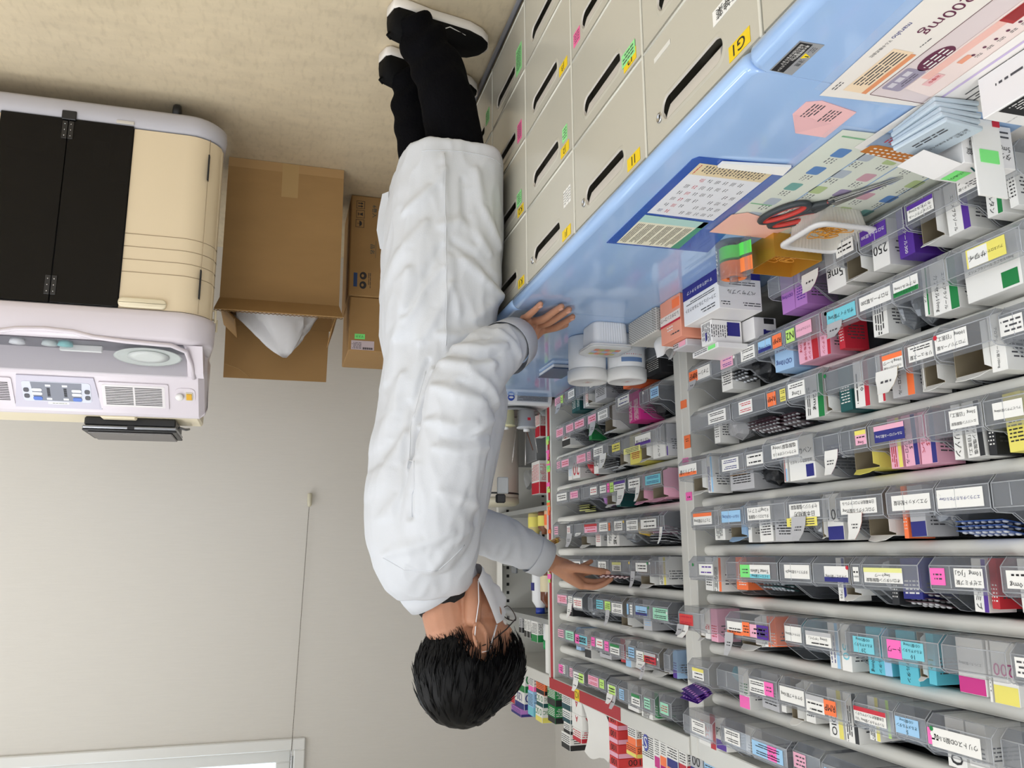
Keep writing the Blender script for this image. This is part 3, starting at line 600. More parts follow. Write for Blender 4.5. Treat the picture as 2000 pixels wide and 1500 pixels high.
# blue and orange sheet half under the instruction sheet
o=sheet('leaflet','blue leaflet with orange foot and white dots under the folded packets','leaflet',[(-.772,.912),(-.776,.80),(-.80,.74),(-1.0,.75),(-1.002,.87),(-.94,.955)],CT+.0028,P('leaflet_white3',(236,232,226),.45))
mb=MB(); zz=CT+.0035
mb.poly([(-.786,.905,zz),(-.788,.77,zz),(-.95,.765,zz),(-.955,.915,zz),(-.925,.932,zz)],P('leaflet_blue',(160,190,228),.5))
mb.poly([(-.79,.90,zz+.0002),(-.80,.896,zz+.0002),(-.955,.905,zz+.0002),(-.935,.94,zz+.0002),(-.788,.92,zz+.0002)],P('leaflet_orange',(196,120,44),.5))
for r in range(3):
    for k in range(14): ink(mb,.904+r*.008,.907+r*.008,-.80-.0095*k,-.805-.0095*k,zz+.0004,mwh)
for (a,c_,k) in ((.80,.86,'k'),(.862,.89,'r')): ink(mb,a,c_,-.80,-.84,zz+.0003,M_print if k=='k' else INK('r'),None,lines=4)
ink(mb,.775,.79,-.79,-.80,zz+.0004,P('tab_blue',(40,110,190),.5));ink(mb,.775,.79,-.80,-.815,zz+.0004,P('tab_green',(40,150,90),.5));ink(mb,.775,.79,-.815,-.825,zz+.0004,P('tab_orange',(236,160,90),.5))
mb.build('print',o)
# pink memo
t=sheet('paper_note','small pink folded paper note with handwriting on the bare blue counter','note',[(-.635,.859),(-.634,.828),(-.652,.82),(-.713,.832),(-.716,.901),(-.668,.901)],z1,P('note_pale_pink',(240,190,190),.6),.0012)
mb=MB(); ink(mb,.828,.86,-.645,-.665,CT+.0019,M_print,None,lines=4); ink(mb,.835,.865,-.675,-.695,CT+.0019,M_print,None,lines=4)
mb.poly([(-.636,.858,CT+.0017),(-.668,.9005,CT+.0019),(-.70,.865,CT+.0017)],P('note_fold',(232,182,184),.6)); mb.build('handwriting',t)
# clear file with tables
o=sheet('clear_file','clear blue file with white and cream tables on the counter front','file',[(-.574,1.354),(-.568,1.01),(-.574,1.0),(-.725,.99),(-.782,1.349)],z1,P('file_blue',(50,98,190),.2,clear=.35,coat=.5),.0012)
zz=CT+.0018
mb=MB(); mb.poly([(-.587,1.205,zz),(-.584,1.016,zz),(-.709,1.015,zz),(-.713,1.206,zz)],P('table_white',(228,230,234),.35)); mb.poly([(-.585,1.053,zz+.0002),(-.584,1.016,zz+.0002),(-.709,1.0155,zz+.0002),(-.709,1.05,zz+.0002)],P('table_beige',(226,208,168),.4))
for i in range(6):
    for j in range(8):
        if (i*8+j)%7: ink(mb,1.062+i*.024,1.074+i*.024,-.598-j*.0135,-.606-j*.0135,zz+.0004,INK('r') if j==1 else (INK('n') if (j==0 and i==5) else M_print),None,lines=2+(j+i)%2)
ink(mb,1.02,1.05,-.588,-.592,zz+.0005,INK('r'),None,lines=1); ink(mb,1.02,1.045,-.597,-.70,zz+.0005,M_print,None,lines=12)
mb.build('table_sheet',o)
mb=MB(); mb.poly([(-.591,1.347,zz),(-.587,1.213,zz),(-.71,1.216,zz),(-.718,1.344,zz)],P('table_cream',(232,228,204),.4)); mb.poly([(-.588,1.243,zz+.0002),(-.587,1.213,zz+.0002),(-.71,1.216,zz+.0002),(-.71,1.242,zz+.0002)],P('table_mint',(176,214,206),.4)); mb.poly([(-.70,1.345,zz+.0002),(-.70,1.216,zz+.0002),(-.71,1.216,zz+.0002),(-.718,1.344,zz+.0002)],P('table_green',(70,150,120),.4))
for j in range(6): ink(mb,1.25,1.34,-.592-j*.018,-.606-j*.018,zz+.0004,M_print,None,lines=4)
mb.build('table_sheet',o)
o=sheet('paper_stack','folded white papers sticking out of the clear file edge','paper',[(-.612,1.0),(-.718,.984),(-.722,1.012),(-.612,1.014)],CT+.0024,mwh,.004)
# big pictogram sheet under clear film
o=sheet('leaflet','cream chart of coloured medicine pictures in clear film, below the scissors','chart',[(-.735,1.235),(-.725,.875),(-.768,.872),(-1.0,.872),(-1.0,1.2),(-.99,1.235)],CT+.0016,P('chart_cream',(226,230,212),.35))
mb=MB(); zz=CT+.0022
pc=[P('pic_blue',(44,120,190),.4),P('pic_teal',(90,165,150),.4),P('pic_grey',(176,186,196),.4),P('pic_lime',(176,196,120),.4),P('pic_rose',(206,150,160),.4),P('pic_violet',(150,130,170),.4)]
for i in range(5):
    for j in range(5):
        y=.92+i*.058; x=-.755-j*.045
        if x<-.985: continue
        q=pc[(0,1,2,2,3,4,5,2,4,3)[(i+2*j)%10] if j else (0 if i<2 else 1 if i==2 else 2)]
        mb.poly([(xx,yy,zz) for yy,xx in rrect(y,y+.026,x-.022,x,.004,3)],q); ink(mb,y+.03,y+.048,x-.002,x-.02,zz,M_print,None,lines=3)
for j in range(3): ink(mb,.88,1.225,-.80-.075*j,-.8025-.075*j,zz,P('rule_blue',(130,170,214),.4))
ink(mb,.888,.892,-.735,-.775,zz,P('rule_green',(110,180,120),.4)); ink(mb,1.12,1.124,-.735,-.775,zz,P('rule_green',(110,180,120),.4)); ink(mb,1.175,1.179,-.735,-.775,zz,P('rule_green',(110,180,120),.4))
ink(mb,.93,1.03,-.978,-.986,zz,M_print,None,lines=1)
mb.build('print',o)
sheet('clear_film','wide clear film covering the picture chart','film',[(-.715,1.24),(-.705,.87),(-.712,.862),(-1.0,.862),(-1.0,1.24)],CT+.0031,M_sheet)
sheet('sheet_of_paper','salmon and white paper under the orange tape dispenser','paper',[(-.73,1.25),(-.728,1.17),(-.75,1.155),(-.86,1.19),(-.845,1.25)],CT+.0035,P('paper_salmon',(240,186,170),.5))

# ---------------- scissors ----------------
t=thing('scissors','dark grey and red handled scissors lying on the picture chart','scissors',(-.85,1.1,CT))
mh=P('handle_grey',(52,58,62),.45); mr=P('handle_red',(196,58,50),.5); mbld=P('blade_steel',(178,178,176),.2,1)
ax=Vector((-.906+.845,.955-1.085,0)).normalized(); sd=Vector((-ax.y,ax.x,0)); pv=Vector((-.848,1.082,CT+.008))
def loop(c,a,b_,tilt,n=28):
    u=(ax*math.cos(tilt)+sd*math.sin(tilt)); v=Vector((-u.y,u.x,0))
    return [c+u*(a*math.cos(k*2*math.pi/n))+v*(b_*math.sin(k*2*math.pi/n))*(1+.15*math.cos(k*2*math.pi/n)) for k in range(n)]
for sgn,tilt in ((1,.1),(-1,-.1)):
    c=pv-ax*.064+sd*(.0185*sgn)
    mb=MB(); ring=loop(c,.046,.019,tilt); mb.tube(ring,.0062,mh,8,True,flat=.8); mb.tube([pv-ax*.024+sd*.009*sgn,pv-ax*.008+sd*.005*sgn,pv+ax*.018-sd*.004*sgn],[.0075,.0075,.005],mh,8,flat=.7)
    h=mb.build('handle',t)
    mb=MB(); inn=loop(c,.0415,.0145,tilt); mb.tube(inn,.0042,mr,8,True); mb.build('grip_lining',h)['label']='red soft lining of the finger loop'
    mb=MB(); w0=sd*(-.0045*sgn)
    a0=pv+ax*.012+w0; tip=pv+ax*.128+Vector((0,0,-.003)); zt=Vector((0,0,.0012+.0012*sgn)); e=sd*.0075
    vs=[a0-e+zt,a0+e+zt,tip+zt]; mb.add([v for v in vs]+[v+Vector((0,0,.0016)) for v in vs],[(2,1,0),(3,4,5),(0,1,4,3),(1,2,5,4),(2,0,3,5)],mbld); mb.build('blade',t)
MB().lathe([(.006,0),(.006,.004),(.003,.0055)],tuple(pv+ax*.008-Vector((0,0,.002))),mr,16).build('pivot',t)
# ---------------- containers with rubber bands ----------------
mrub=P('rubber_band',(214,150,50),.5)
def bands(cx,cy,z,r,n,name,label):
    """a tangle nobody could count"""
    mb=MB(); rnd=random.Random(3)
    for i in range(n):
        c=Vector((cx+rnd.uniform(-r,r)*.5,cy+rnd.uniform(-r,r)*.9,z+.004+i*.0006)); a=rnd.uniform(0,6.28); ra=rnd.uniform(.010,.019); rb=ra*rnd.uniform(.35,.8)
        u=Vector((math.cos(a),math.sin(a),rnd.uniform(-.25,.25))); v=Vector((-math.sin(a),math.cos(a),rnd.uniform(-.25,.25)))
        mb.tube([c+u*ra*math.cos(k*math.pi/9)+v*rb*math.sin(k*math.pi/9)*(1+.3*math.sin(k*.7)) for k in range(18)],.0009,mrub,5,True)
    return tag(mb.build(name),label,'rubber bands',None,'stuff')
mtub=P('tub_plastic',(226,222,212),.3,clear=.3)
def tub(name,label,x0,x1,y0,y1,h,mat,lip=.008,ribs=True,tilt=.006):
    t=thing(name,label,'container',((x0+x1)/2,(y0+y1)/2,CT))
    mb=MB(); rings=[]
    def ring(ins,z,rad=.016):
        pts=rrect(x0-ins,x1+ins,y0-ins,y1+ins,rad,6); out=[]
        m=len(pts)
        # fine corrugation along the wall
        for i in range(m):
            a=Vector((*pts[i],0)); b_=Vector((*pts[(i+1)%m],0)); L=(b_-a).length; k=max(1,int(L/.003)); nn=Vector(((b_-a).y,-(b_-a).x,0)).normalized()
            for q in range(k):
                p=a+(b_-a)*q/k; out.append((p.x+nn.x*(.0007 if (q%2 and ribs and L>.01) else 0),p.y+nn.y*(.0007 if (q%2 and ribs and L>.01) else 0),z))
        return out
    base=ring(0,CT+.004); n=len(base)
    def sc(f,z): 
        cx,cy=(x0+x1)/2,(y0+y1)/2; return [(cx+(p[0]-cx)*f,cy+(p[1]-cy)*f,z) for p in base]
    mb.loft([sc(.97,CT+.0005),sc(1,CT+.004),sc(1+tilt/.04,CT+h)],mat,False,cap=False); mb.poly(sc(.97,CT+.001)[::-1],mat)
    mb.build('tub_body',t)
    f=1+tilt/.04; g=f+lip/((x1-x0)/2)
    mb=MB(); mb.loft([sc(f-.012,CT+h-.004),sc(f,CT+h+.001),sc(f+.5*(g-f),CT+h+.002),sc(g,CT+h),sc(g,CT+h-.004),sc(f+.004,CT+h-.005)],P('tub_rim',(226,224,222),.3,clear=.12),True,cap=False); mb.build('rim',t)
    return t,sc,g
t,_,_=tub('plastic_tub','translucent ribbed tub with wide rim holding rubber bands by the scissors',-.94,-.85,1.098,1.185,.042,mtub,.012)
bands(-.897,1.14,CT+.006,.028,36,'rubber_band_tangle','tan rubber bands inside the ribbed tub')
# gold box
t=thing('gift_box','shiny gold open box with rubber bands behind the tape dispenser','box',(-.91,1.265,CT))
mg=P('gold_card',(214,164,66),.2,.5); mg2=P('gold_card_inside',(200,140,46),.4,.3)
mb=MB(); gx0,gx1,gy0,gy1,gh=-.941,-.843,1.222,1.318,.048
mb.box(gx1-.0015,gx1,gy0,gy1,CT+.0005,CT+gh,mg).box(gx0,gx0+.0015,gy0,gy1,CT+.0005,CT+gh,mg).box(gx0+.0015,gx1-.0015,gy0,gy0+.0015,CT+.0005,CT+gh,mg).box(gx0+.0015,gx1-.0015,gy1-.0015,gy1,CT+.0005,CT+gh,mg)
mb.box(gx0+.0016,gx1-.0016,gy0+.0016,gy1-.0016,CT+.0006,CT+.003,mg2)
mb.build('box_wall',t)
bands(-.890,1.266,CT+.018,.024,24,'rubber_band_tangle','tan rubber bands inside the gold box')
# tape dispenser
t=thing('tape_dispenser','clear tape dispenser with green and orange film rolls','tape dispenser',(-.80,1.30,CT))
cx,cy=-.803,1.297
mb=MB(); mb.lathe([(.0305,.0),(.0305,.075),(.029,.0755),(.029,.001)],(cx,cy,CT+.0006),M_clear2,32,cap=False); mb.lathe([(.0005,0),(.0305,0),(.0305,.0015),(.0005,.0015)],(cx,cy,CT+.0005),M_clear2,32)
mb.box(cx-.01,cx+.0005,cy-.052,cy-.028,CT+.003,CT+.0745,M_clear2,.002); mb.tube([(cx,cy,CT+.002),(cx,cy,CT+.078)],.008,M_clear,12)
mb.build('case',t)
for nm,c,za,zb_ in (('green',(96,236,90),.012,.036),('orange',(255,136,66),.041,.068)):
    mt=P('film_'+nm,c,.45); mb=MB(); zc=CT
    mb.lathe([(.013,za),(.024,za),(.024,zb_),(.013,zb_),(.013,za)],(cx,cy,zc),mt,32,cap=False,smooth=False); 
    r=mb.build('film_roll',t); r['label']=nm+' film roll'
    mb=MB(); pts=[(cx+.024*math.cos(a),cy+.024*math.sin(a)) for a in (-.2,-.6,-1.0,-1.4)]+[(cx+.002,cy-.036),(cx-.006,cy-.055)]
    mb.loft([[(p[0],p[1],zc+za) for p in pts],[(p[0],p[1],zc+zb_) for p in pts]],mt,True,cap=False,closed=False); mb.build('film_tail',r)
MB().text('メンディング',(cx+.0312,cy+.004,CT+.04),Z,-Y,.05,.006,mwh,2).build('case_print',t)
# ---------------- cartons on the counter ----------------
def carton(name,label,cat,x0,x1,y0,y1,z0,z1,mat,group=None,b=.0012,rot=0):
    c=((x0+x1)/2,(y0+y1)/2,z0); t=thing(name,label,cat,c,group)
    M=Matrix.Translation(c)@Matrix.Rotation(rot,4,'Z')@Matrix.Translation(-Vector(c))
    MB().box(x0,x1,y0,y1,z0,z1,mat,b,M=M).build('carton_body',t); t['_m']=0; del t['_m']
    return t,M
def fx(mb,x,y0,y1,z0,z1,mat,t=None,lines=0,u=Y,v=Z,res=2):      # print on a face looking along +X
    c=(x,(y0+y1)/2,(z0+z1)/2); w,h=(y1-y0,z1-z0) if abs(u[1]) else (z1-z0,y1-y0)
    if t: mb.text(t,c,u,v,w,h,mat,res)
    elif lines: mb.lines(c,u,v,w,h,lines,mat)
    else: mb.poly([(x,y0,z0),(x,y1,z0),(x,y1,z1),(x,y0,z1)],mat)
def fy(mb,y,x0,x1,z0,z1,mat,t=None,lines=0,u=X,v=Z,res=2):      # print on a face looking along -Y
    c=((x0+x1)/2,y,(z0+z1)/2); w,h=(x1-x0,z1-z0)
    if t: mb.text(t,c,u,v,w,h,mat,res)
    elif lines: mb.lines(c,u,v,w,h,lines,mat)
    else: mb.poly([(x0,y,z0),(x1,y,z0),(x1,y,z1),(x0,y,z1)],mat)
ms=P('carton_salmon',(238,158,130),.5)
t,_=carton('carton','salmon pink medicine carton with red stripe next to the tissue basket','carton',-.944,-.846,1.592,1.69,CT+.0005,CT+.1,ms)
mb=MB(); q=-.8454; fx(mb,q,1.592,1.69,CT+.036,CT+.056,P('carton_cream',(240,226,214),.5)); fx(mb,q+.0003,1.592,1.69,CT+.056,CT+.061,INK('r')); fx(mb,q+.0004,1.60,1.685,CT+.039,CT+.05,INK('k'),'レスタミンコーワ'); fx(mb,q,1.63,1.66,CT+.064,CT+.078,mwh,None,2); fx(mb,q,1.60,1.64,CT+.082,CT+.09,M_print,None,1); fx(mb,q,1.61,1.66,CT+.001,CT+.018,ms)
mb.build('print',t)
MB().box(-.8462,-.845,1.595,1.628,CT+.008,CT+.028,PAP('o'),0).build('sticky_note',t)['label']='orange sticky note'
mc_=P('carton_white',(232,230,228),.45); mn=P('carton_navy',(34,32,120),.45)
t,_=carton('carton','white sample carton with navy band by the tape dispenser','carton',-.944,-.845,1.425,1.575,CT+.0005,CT+.085,mc_)
mb=MB(); q=-.8444; fx(mb,q,1.426,1.574,CT+.001,CT+.03,mn); fx(mb,q+.0003,1.44,1.56,CT+.013,CT+.021,mwh,'すっぽりおおうタイプ'); fx(mb,q,1.44,1.56,CT+.036,CT+.045,M_print,None,2); fx(mb,q,1.435,1.565,CT+.05,CT+.06,M_print,'コラージュフルフルネクスト'); fx(mb,q,1.44,1.5,CT+.066,CT+.078,M_print,None,2)
q=1.4244; fy(mb,q,-.943,-.846,CT+.001,CT+.02,mn); fy(mb,q,-.93,-.865,CT+.042,CT+.056,M_print,'ペアサンプル'); fy(mb,q,-.93,-.87,CT+.025,CT+.035,M_print,None,2); fy(mb,q,-.94,-.90,CT+.068,CT+.078,M_print,None,2); fy(mb,q,-.87,-.85,CT+.068,CT+.078,M_print,None,2)
mb.build('print',t)
zt=CT+.0861
t,_=carton('carton','tall white and navy carton, first of two standing on the sample carton','carton',-.94,-.868,1.50,1.545,zt,zt+.05,mc_)
mb=MB(); fy(mb,1.4994,-.935,-.905,zt+.004,zt+.034,mn); fy(mb,1.4994,-.9,-.873,zt+.004,zt+.046,M_print,None,3,u=Z,v=nX); fx(mb,-.8674,1.505,1.54,zt+.004,zt+.046,M_print,None,5,u=Z,v=-Y); fx(mb,-.8673,1.52,1.526,zt+.024,zt+.042,mn); mb.build('print',t)
t,_=carton('carton','plain white carton with blue wave logo on the sample carton','carton',-.998,-.944,1.46,1.56,zt,zt+.046,mc_)
mb=MB(); fy(mb,1.4594,-.992,-.968,zt+.002,zt+.014,INK('k')); fy(mb,1.4594,-.994,-.966,zt+.026,zt+.038,mn); mb.poly([(-.98+.008*math.cos(a),1.4592,zt+.028+.006*math.sin(a)) for a in [math.pi+k*math.pi/10 for k in range(11)]],mc_); fx(mb,-.9444,1.47,1.49,zt+.02,zt+.03,mn); mb.build('print',t)
zt2=zt+.0505
t,_=carton('carton','flat carton with green end lying across the two small cartons','carton',-.99,-.875,1.49,1.60,zt2,zt2+.012,mc_)
mb=MB(); fx(mb,-.8744,1.50,1.53,zt2+.002,zt2+.01,PAP('gn')); fx(mb,-.8744,1.535,1.59,zt2+.002,zt2+.01,M_print,None,2); mb.build('print',t)
t,_=carton('carton','small clear and pink carton on top of the salmon carton','carton',-.942,-.865,1.605,1.67,CT+.101,CT+.116,P('carton_grey',(206,206,210),.4))
mb=MB(); fx(mb,-.8644,1.61,1.64,CT+.103,CT+.114,PAP('p')); fx(mb,-.8644,1.645,1.668,CT+.103,CT+.114,INK('k'),None,2); mb.build('print',t)
# tissue basket with a pulled tissue
t=thing('tissue_basket','white woven basket with a pulled tissue beside the salmon carton','basket',(-.9,1.78,CT))
mbk=P('woven_plastic',(205,203,196),.5); mb=MB(); bx0,bx1,by0,by1,bh=-.944,-.84,1.703,1.858,.06
mb.box(bx0,bx1,by0,by1,CT+.0005,CT+bh,mbk,.003)
for i in range(26):
    for j in range(9):
        mb.box(bx1-.0002,bx1+.0009,by0+.005+i*.0058,by0+.008+i*.0058,CT+.005+j*.006+(.003 if i%2 else 0),CT+.0075+j*.006+(.003 if i%2 else 0),P('weave_shadow',(150,148,142),.6))
for i in range(19):
    for j in range(9): mb.box(bx0+.005+i*.0058,bx0+.008+i*.0058,by0-.0009,by0+.0002,CT+.005+j*.006+(.003 if i%2 else 0),CT+.0075+j*.006+(.003 if i%2 else 0),P('weave_shadow',(150,148,142),.6))
mb.build('basket_body',t)
def cloth(cx,cy,z,h,r,mat,seed,lean=(0,0)):
    mb=MB(); rings=[]; rnd=random.Random(seed); n=28
    for i in range(8):
        f=i/7; rr=r*(.55+.45*math.sin(math.pi*min(1,f*.9+.15)))*(1 if f<.8 else 1.1)
        rings.append([(cx+lean[0]*f+rr*math.cos(a)*(1+.3*f*math.sin(3*a+seed)+.12*math.sin(7*a+4*f)),cy+lean[1]*f+rr*math.sin(a)*(1+.25*f*math.cos(4*a+seed)),z+h*f*(1+.22*math.sin(2*a+seed)*f)) for a in [k*2*math.pi/n for k in range(n)]])
    return mb.loft(rings,mat,True,cap=False)
cloth(-.90,1.75,CT+.056,.05,.03,P('tissue',(236,236,234),.8,clear=.12),2,(.02,-.01)).build('tissue',t)
# ribbed white tub with picture lid
t,sc,g=tub('plastic_tub','white ribbed tub with picture lid in front of two white bottles',-.838,-.748,1.856,1.945,.062,P('tub_white',(234,234,234),.35),.008,True,.003)
mb=MB(); mb.loft([sc(g,CT+.063),sc(g,CT+.0655),sc(g*.95,CT+.0675)],P('lid_clear',(226,228,228),.25,clear=.2),True); mb.build('lid',t)
mb=MB()
for i in range(5):
    for j in range(3): mb.poly([(-.825+i*.014,1.872+j*.019,CT+.0682),(-.825+i*.014,1.890+j*.019,CT+.0682),(-.812+i*.014,1.890+j*.019,CT+.0682),(-.812+i*.014,1.872+j*.019,CT+.0682)],P('lid_pic_%d'%((i*2+j)%4),((226,140,110),(180,190,220),(190,190,120),(226,190,170))[(i*2+j)%4],.5))
mb.build('lid_picture',t)
# two white bottles
mbo=P('bottle_white',(236,238,240),.35); mcp=P('cap_white',(240,240,238),.4)
for cx,cy,lab,extra in ((-.79,2.02,'plain white round bottle by the left hand','a'),(-.888,1.985,'white round bottle with blue band and red lettering','b')):
    t=thing('medicine_bottle',lab,'bottle',(cx,cy,CT),'white bottles on the counter')
    MB().lathe([(.0005,.0006),(.047,.0006),(.05,.004),(.05,.088),(.0485,.091)],(cx,cy,CT),mbo,40).build('bottle_body',t)
    mb=MB().lathe([(.049,.091),(.053,.093),(.053,.118),(.0505,.1235),(.044,.1235),(.042,.1215),(.001,.1215)],(cx,cy,CT),mcp,40)
    c=mb.build('cap',t)
    mb=MB().box(cx-.012,cx+.012,cy-.014,cy+.014,CT+.1217,CT+.1222,P('cap_label',(228,226,222),.5)); mb.lines((cx,cy,CT+.1224),Y,X,.018,.008,2,INK('r')); mb.build('cap_label',c)
    if extra=='b':
        mb=MB(); a0,a1=-2.1,-.9
        for z0_,z1_,m_ in ((.066,.078,P('band_blue',(110,140,186),.4)),):
            A=[a0+(a1-a0)*k/10 for k in range(11)]
            mb.loft([[(cx+.0504*math.cos(a),cy+.0504*math.sin(a),CT+z0_) for a in A],[(cx+.0504*math.cos(a),cy+.0504*math.sin(a),CT+z1_) for a in A]],m_,True,cap=False,closed=False)
        for k in range(9):
            a=-2.0+k*.12
            mb.lines((cx+.0506*math.cos(a),cy+.0506*math.sin(a),CT+.058),(-math.sin(a),math.cos(a),0),Z,.005,.007,1,INK('r'))
        mb.build('label_print',t)
t=thing('small_device','small white device with a dark edge behind the plain bottle','device',(-.845,2.4,CT))
MB().box(-.875,-.80,2.33,2.47,CT+.0005,CT+.012,P('device_white',(222,224,226),.4),.003).build('device_body',t); MB().box(-.877,-.798,2.328,2.472,CT+.0125,CT+.016,P('device_edge',(60,80,110),.3),.001).build('device_lid',t)
# packets and cartons heaped at the near end
mg_=P('packet_grey',(190,204,214),.4)
for i in range(5):
    z0=CT+.0050+.0076*i; r=.10-.05*i
    t=thing('foil_packet',['lowest','second lowest','middle','second highest','topmost'][i]+' grey blue medicine packet in the heap beside the small cartons','packet',(-.81,.80,z0),'grey blue packets near the camera')
    M=Matrix.Translation((-.812+.003*(i%2),.802,z0))@Matrix.Rotation(r,4,'Z')
    MB().box(-.033,.033,-.04,.045,0,.007,mg_,.002,M=M).build('packet_body',t)
    if i==4:
        mb=MB(); u=M.to_3x3()@Y; v=M.to_3x3()@nX
        mb.text('この薬を\n飲む前に必ずお読みください',M@Vector((-.012,.0,.0078)),u,v,.07,.024,INK('k'),2); mb.lines(M@Vector((.016,0,.0078)),u,v,.05,.012,2,M_print); mb.build('print',t)
t=thing('medicine_carton','white carton with black code panel on top, nearest the camera beside the packets','carton',(-.835,.68,CT+.0055))
MB().box(-.868,-.80,.64,.722,CT+.0055,CT+.058,mc_,.001).build('carton_body',t)
mb=MB(); zq=CT+.0583; ink(mb,.645,.702,-.803,-.866,zq,INK('k')); ink(mb,.665,.692,-.806,-.826,zq+.0002,mc_,None,lines=4); ink(mb,.705,.72,-.803,-.866,zq,INK('k'),'5mgZA「日医」'); fy(mb,.6397,-.868,-.804,CT+.02,CT+.034,INK('k'),'タダラフィル錠5mgZA「日医」'); fx(mb,-.7997,.66,.705,CT+.022,CT+.030,M_print,None,1); mb.build('print',t)
t=thing('medicine_carton','white carton with lime handwritten note on top, between packets and trays','carton',(-.892,.83,CT+.006))
MB().box(-.936,-.85,.803,.858,CT+.006,CT+.068,mc_,.001).build('carton_body',t)
mb=MB(); mb.add([(-.849,.806,CT+.068),(-.849,.856,CT+.068),(-.80,.866,CT+.05),(-.80,.816,CT+.05)],[(0,1,2,3)],P('carton_inside',(168,168,168),.6)); mb.add([(-.849,.806,CT+.0684),(-.849,.856,CT+.0684),(-.80,.866,CT+.0504),(-.80,.816,CT+.0504)],[(3,2,1,0)],mc_); mb.build('flap',t)
mb=MB(); zq=CT+.0683; ink(mb,.825,.853,-.858,-.884,zq,PAP('gn')); ink(mb,.827,.851,-.862,-.88,zq+.0003,INK('k'),'(たぬり)'); ink(mb,.81,.822,-.87,-.885,zq,INK('T'),'7'); ink(mb,.806,.816,-.888,-.90,zq,INK('T')); ink(mb,.835,.855,-.90,-.93,zq,M_print,None,lines=3); ink(mb,.806,.83,-.905,-.92,zq,INK('n'))
fy(mb,.8027,-.93,-.856,CT+.03,CT+.06,INK('k'),'タダラフィル錠\n5mgZA「日医」'); fy(mb,.8027,-.93,-.856,CT+.012,CT+.026,M_print,None,2); mb.build('print',t)
t=thing('index_card','upright white card with red tab and lime note, closest to the camera','card',(-.885,.795,CT+.001))
MB().box(-.908,-.862,.796,.799,CT+.0055,CT+.115,mwh).build('card',t); MB().box(-.908,-.897,.7945,.7958,CT+.006,CT+.014,INK('r')).build('index_tab',t); MB().box(-.9,-.87,.7945,.7958,CT+.05,CT+.068,PAP('gn')).build('sticky_note',t)
# ---------------- dispensing shelves ----------------
def zr(r): return .7946+.11207*r
mgry=P('shelf_enamel',(214,213,206),.36,var=(4,.02)); mplate=P('shelf_plate',(62,63,62),.6); mred=P('red_tape',(176,36,46),.5); mrail=P('shelf_rail',(240,239,232),.32)
def shelf_bay(name,label,y0,y1,near):
    t=thing(name,label,'shelving',(-1.12,(y0+y1)/2,CT),'dispensing shelf bays')
    Zt=1.80; S=.035
    for a,b_,xx in ((y0,y0+S,0),(y1-S,y1,0)):
        MB().box(-1.255,-.98,a,b_,CT+.0006,Zt+.03,mgry,.002).build('upright',t)
    # tapering gusset plates seen behind each upright
    MB().box(-1.262,-1.255,y0+.001,y1-.001,CT+.001,Zt+.03,P('shelf_back',(74,75,74),.6)).build('back_panel',t)
    mb=MB().box(-1.255,-.975,y0+S+.0005,y1-S-.0005,Zt-.012,Zt+.03,mgry,.002); mb.build('top_board',t)
    MB().box(-1.25,-1.003,y0+S+.0005,y1-S-.0005,CT+.0008,zr(0)+.012,mgry).build('base_board',t)
    for r in range(1,9):
        z=zr(r)
        prof=[(-1.03,z+.012),(-1.008,z+.012)]+[(-1.0125+.0125*math.cos(a),z+.0125*math.sin(a)) for a in [math.radians(70-20*k) for k in range(8)]]+[(-1.03,z-.0125)]
        mb=MB(); ya,yb=y0+S+.0006,y1-S-.0006
        mb.loft([[(x+ins,y,zz) for x,zz in prof] for y,ins in ((ya,-.008),(ya+.004,-.001),(ya+.01,0),(yb-.01,0),(yb-.004,-.001),(yb,-.008))],mrail,True)
        # joints of the clip-on label rail
        rnd=random.Random(r*7+near)
        mb.build('shelf_rail',t)
        MB().box(-1.25,-1.031,ya,yb,z-.004,z+.011,mplate).build('shelf_plate',t)
    return t
nb=shelf_bay('shelf_bay','grey shelf bay of clear medicine trays closest to the camera',.66,1.86,1)
fb=shelf_bay('shelf_bay','grey shelf bay of clear medicine trays with red taped frame',1.862,2.93,0)
# red tape on the frame of the far bay and its many index tabs
mb=MB().box(-.9797,-.979,2.906,2.93,CT+.02,1.83,mred); mb.build('red_tape',fb)
mb=MB().box(-.9745,-.9738,2.30,2.93,1.79,1.826,mred); mb.build('red_tape',fb)
mb=MB().box(-1.0025,-1.0018,2.45,2.89,CT+.001,CT+.0135,mred); mb.build('red_tape',fb)
mb=MB().box(-.9736,-.973,2.628,2.67,1.79,1.826,STK['yl']); mb.text('K2',(-.9728,2.649,1.808),Y,Z,.03,.024,INK('k')); mb.build('bay_label',fb)
rnd=random.Random(5)
for i in range(30):
    z=.98+.36*rnd.random() if i<22 else rnd.choice((.90,1.42,1.40))+.05*rnd.random(); w=.008+.012*rnd.random(); q=rnd.choice(['gn','P','o','g','P','o'])
    MB().box(-.979+i*.00012,-.9786+i*.00012,2.90+.01*rnd.random(),2.93+.012*rnd.random(),z,z+w,PAP(q)).build('index_tab',fb)
# notes on the divider post
for z,y,c,n_ in ((1.215,1.845,'P',1),(1.13,1.855,'P',1),(1.075,1.84,'o',2),(.985,1.85,'o',0),(1.155,1.836,'P',0)):
    mb=MB().box(-.9797,-.9788,y-.017,y+.014,z,z+.02+.012*(n_==2),PAP(c)); 
    if n_: mb.lines((-.9785,y-.001,z+.012),Y,Z,.016,.01,n_,INK('k'))
    mb.build('sticky_note',nb)

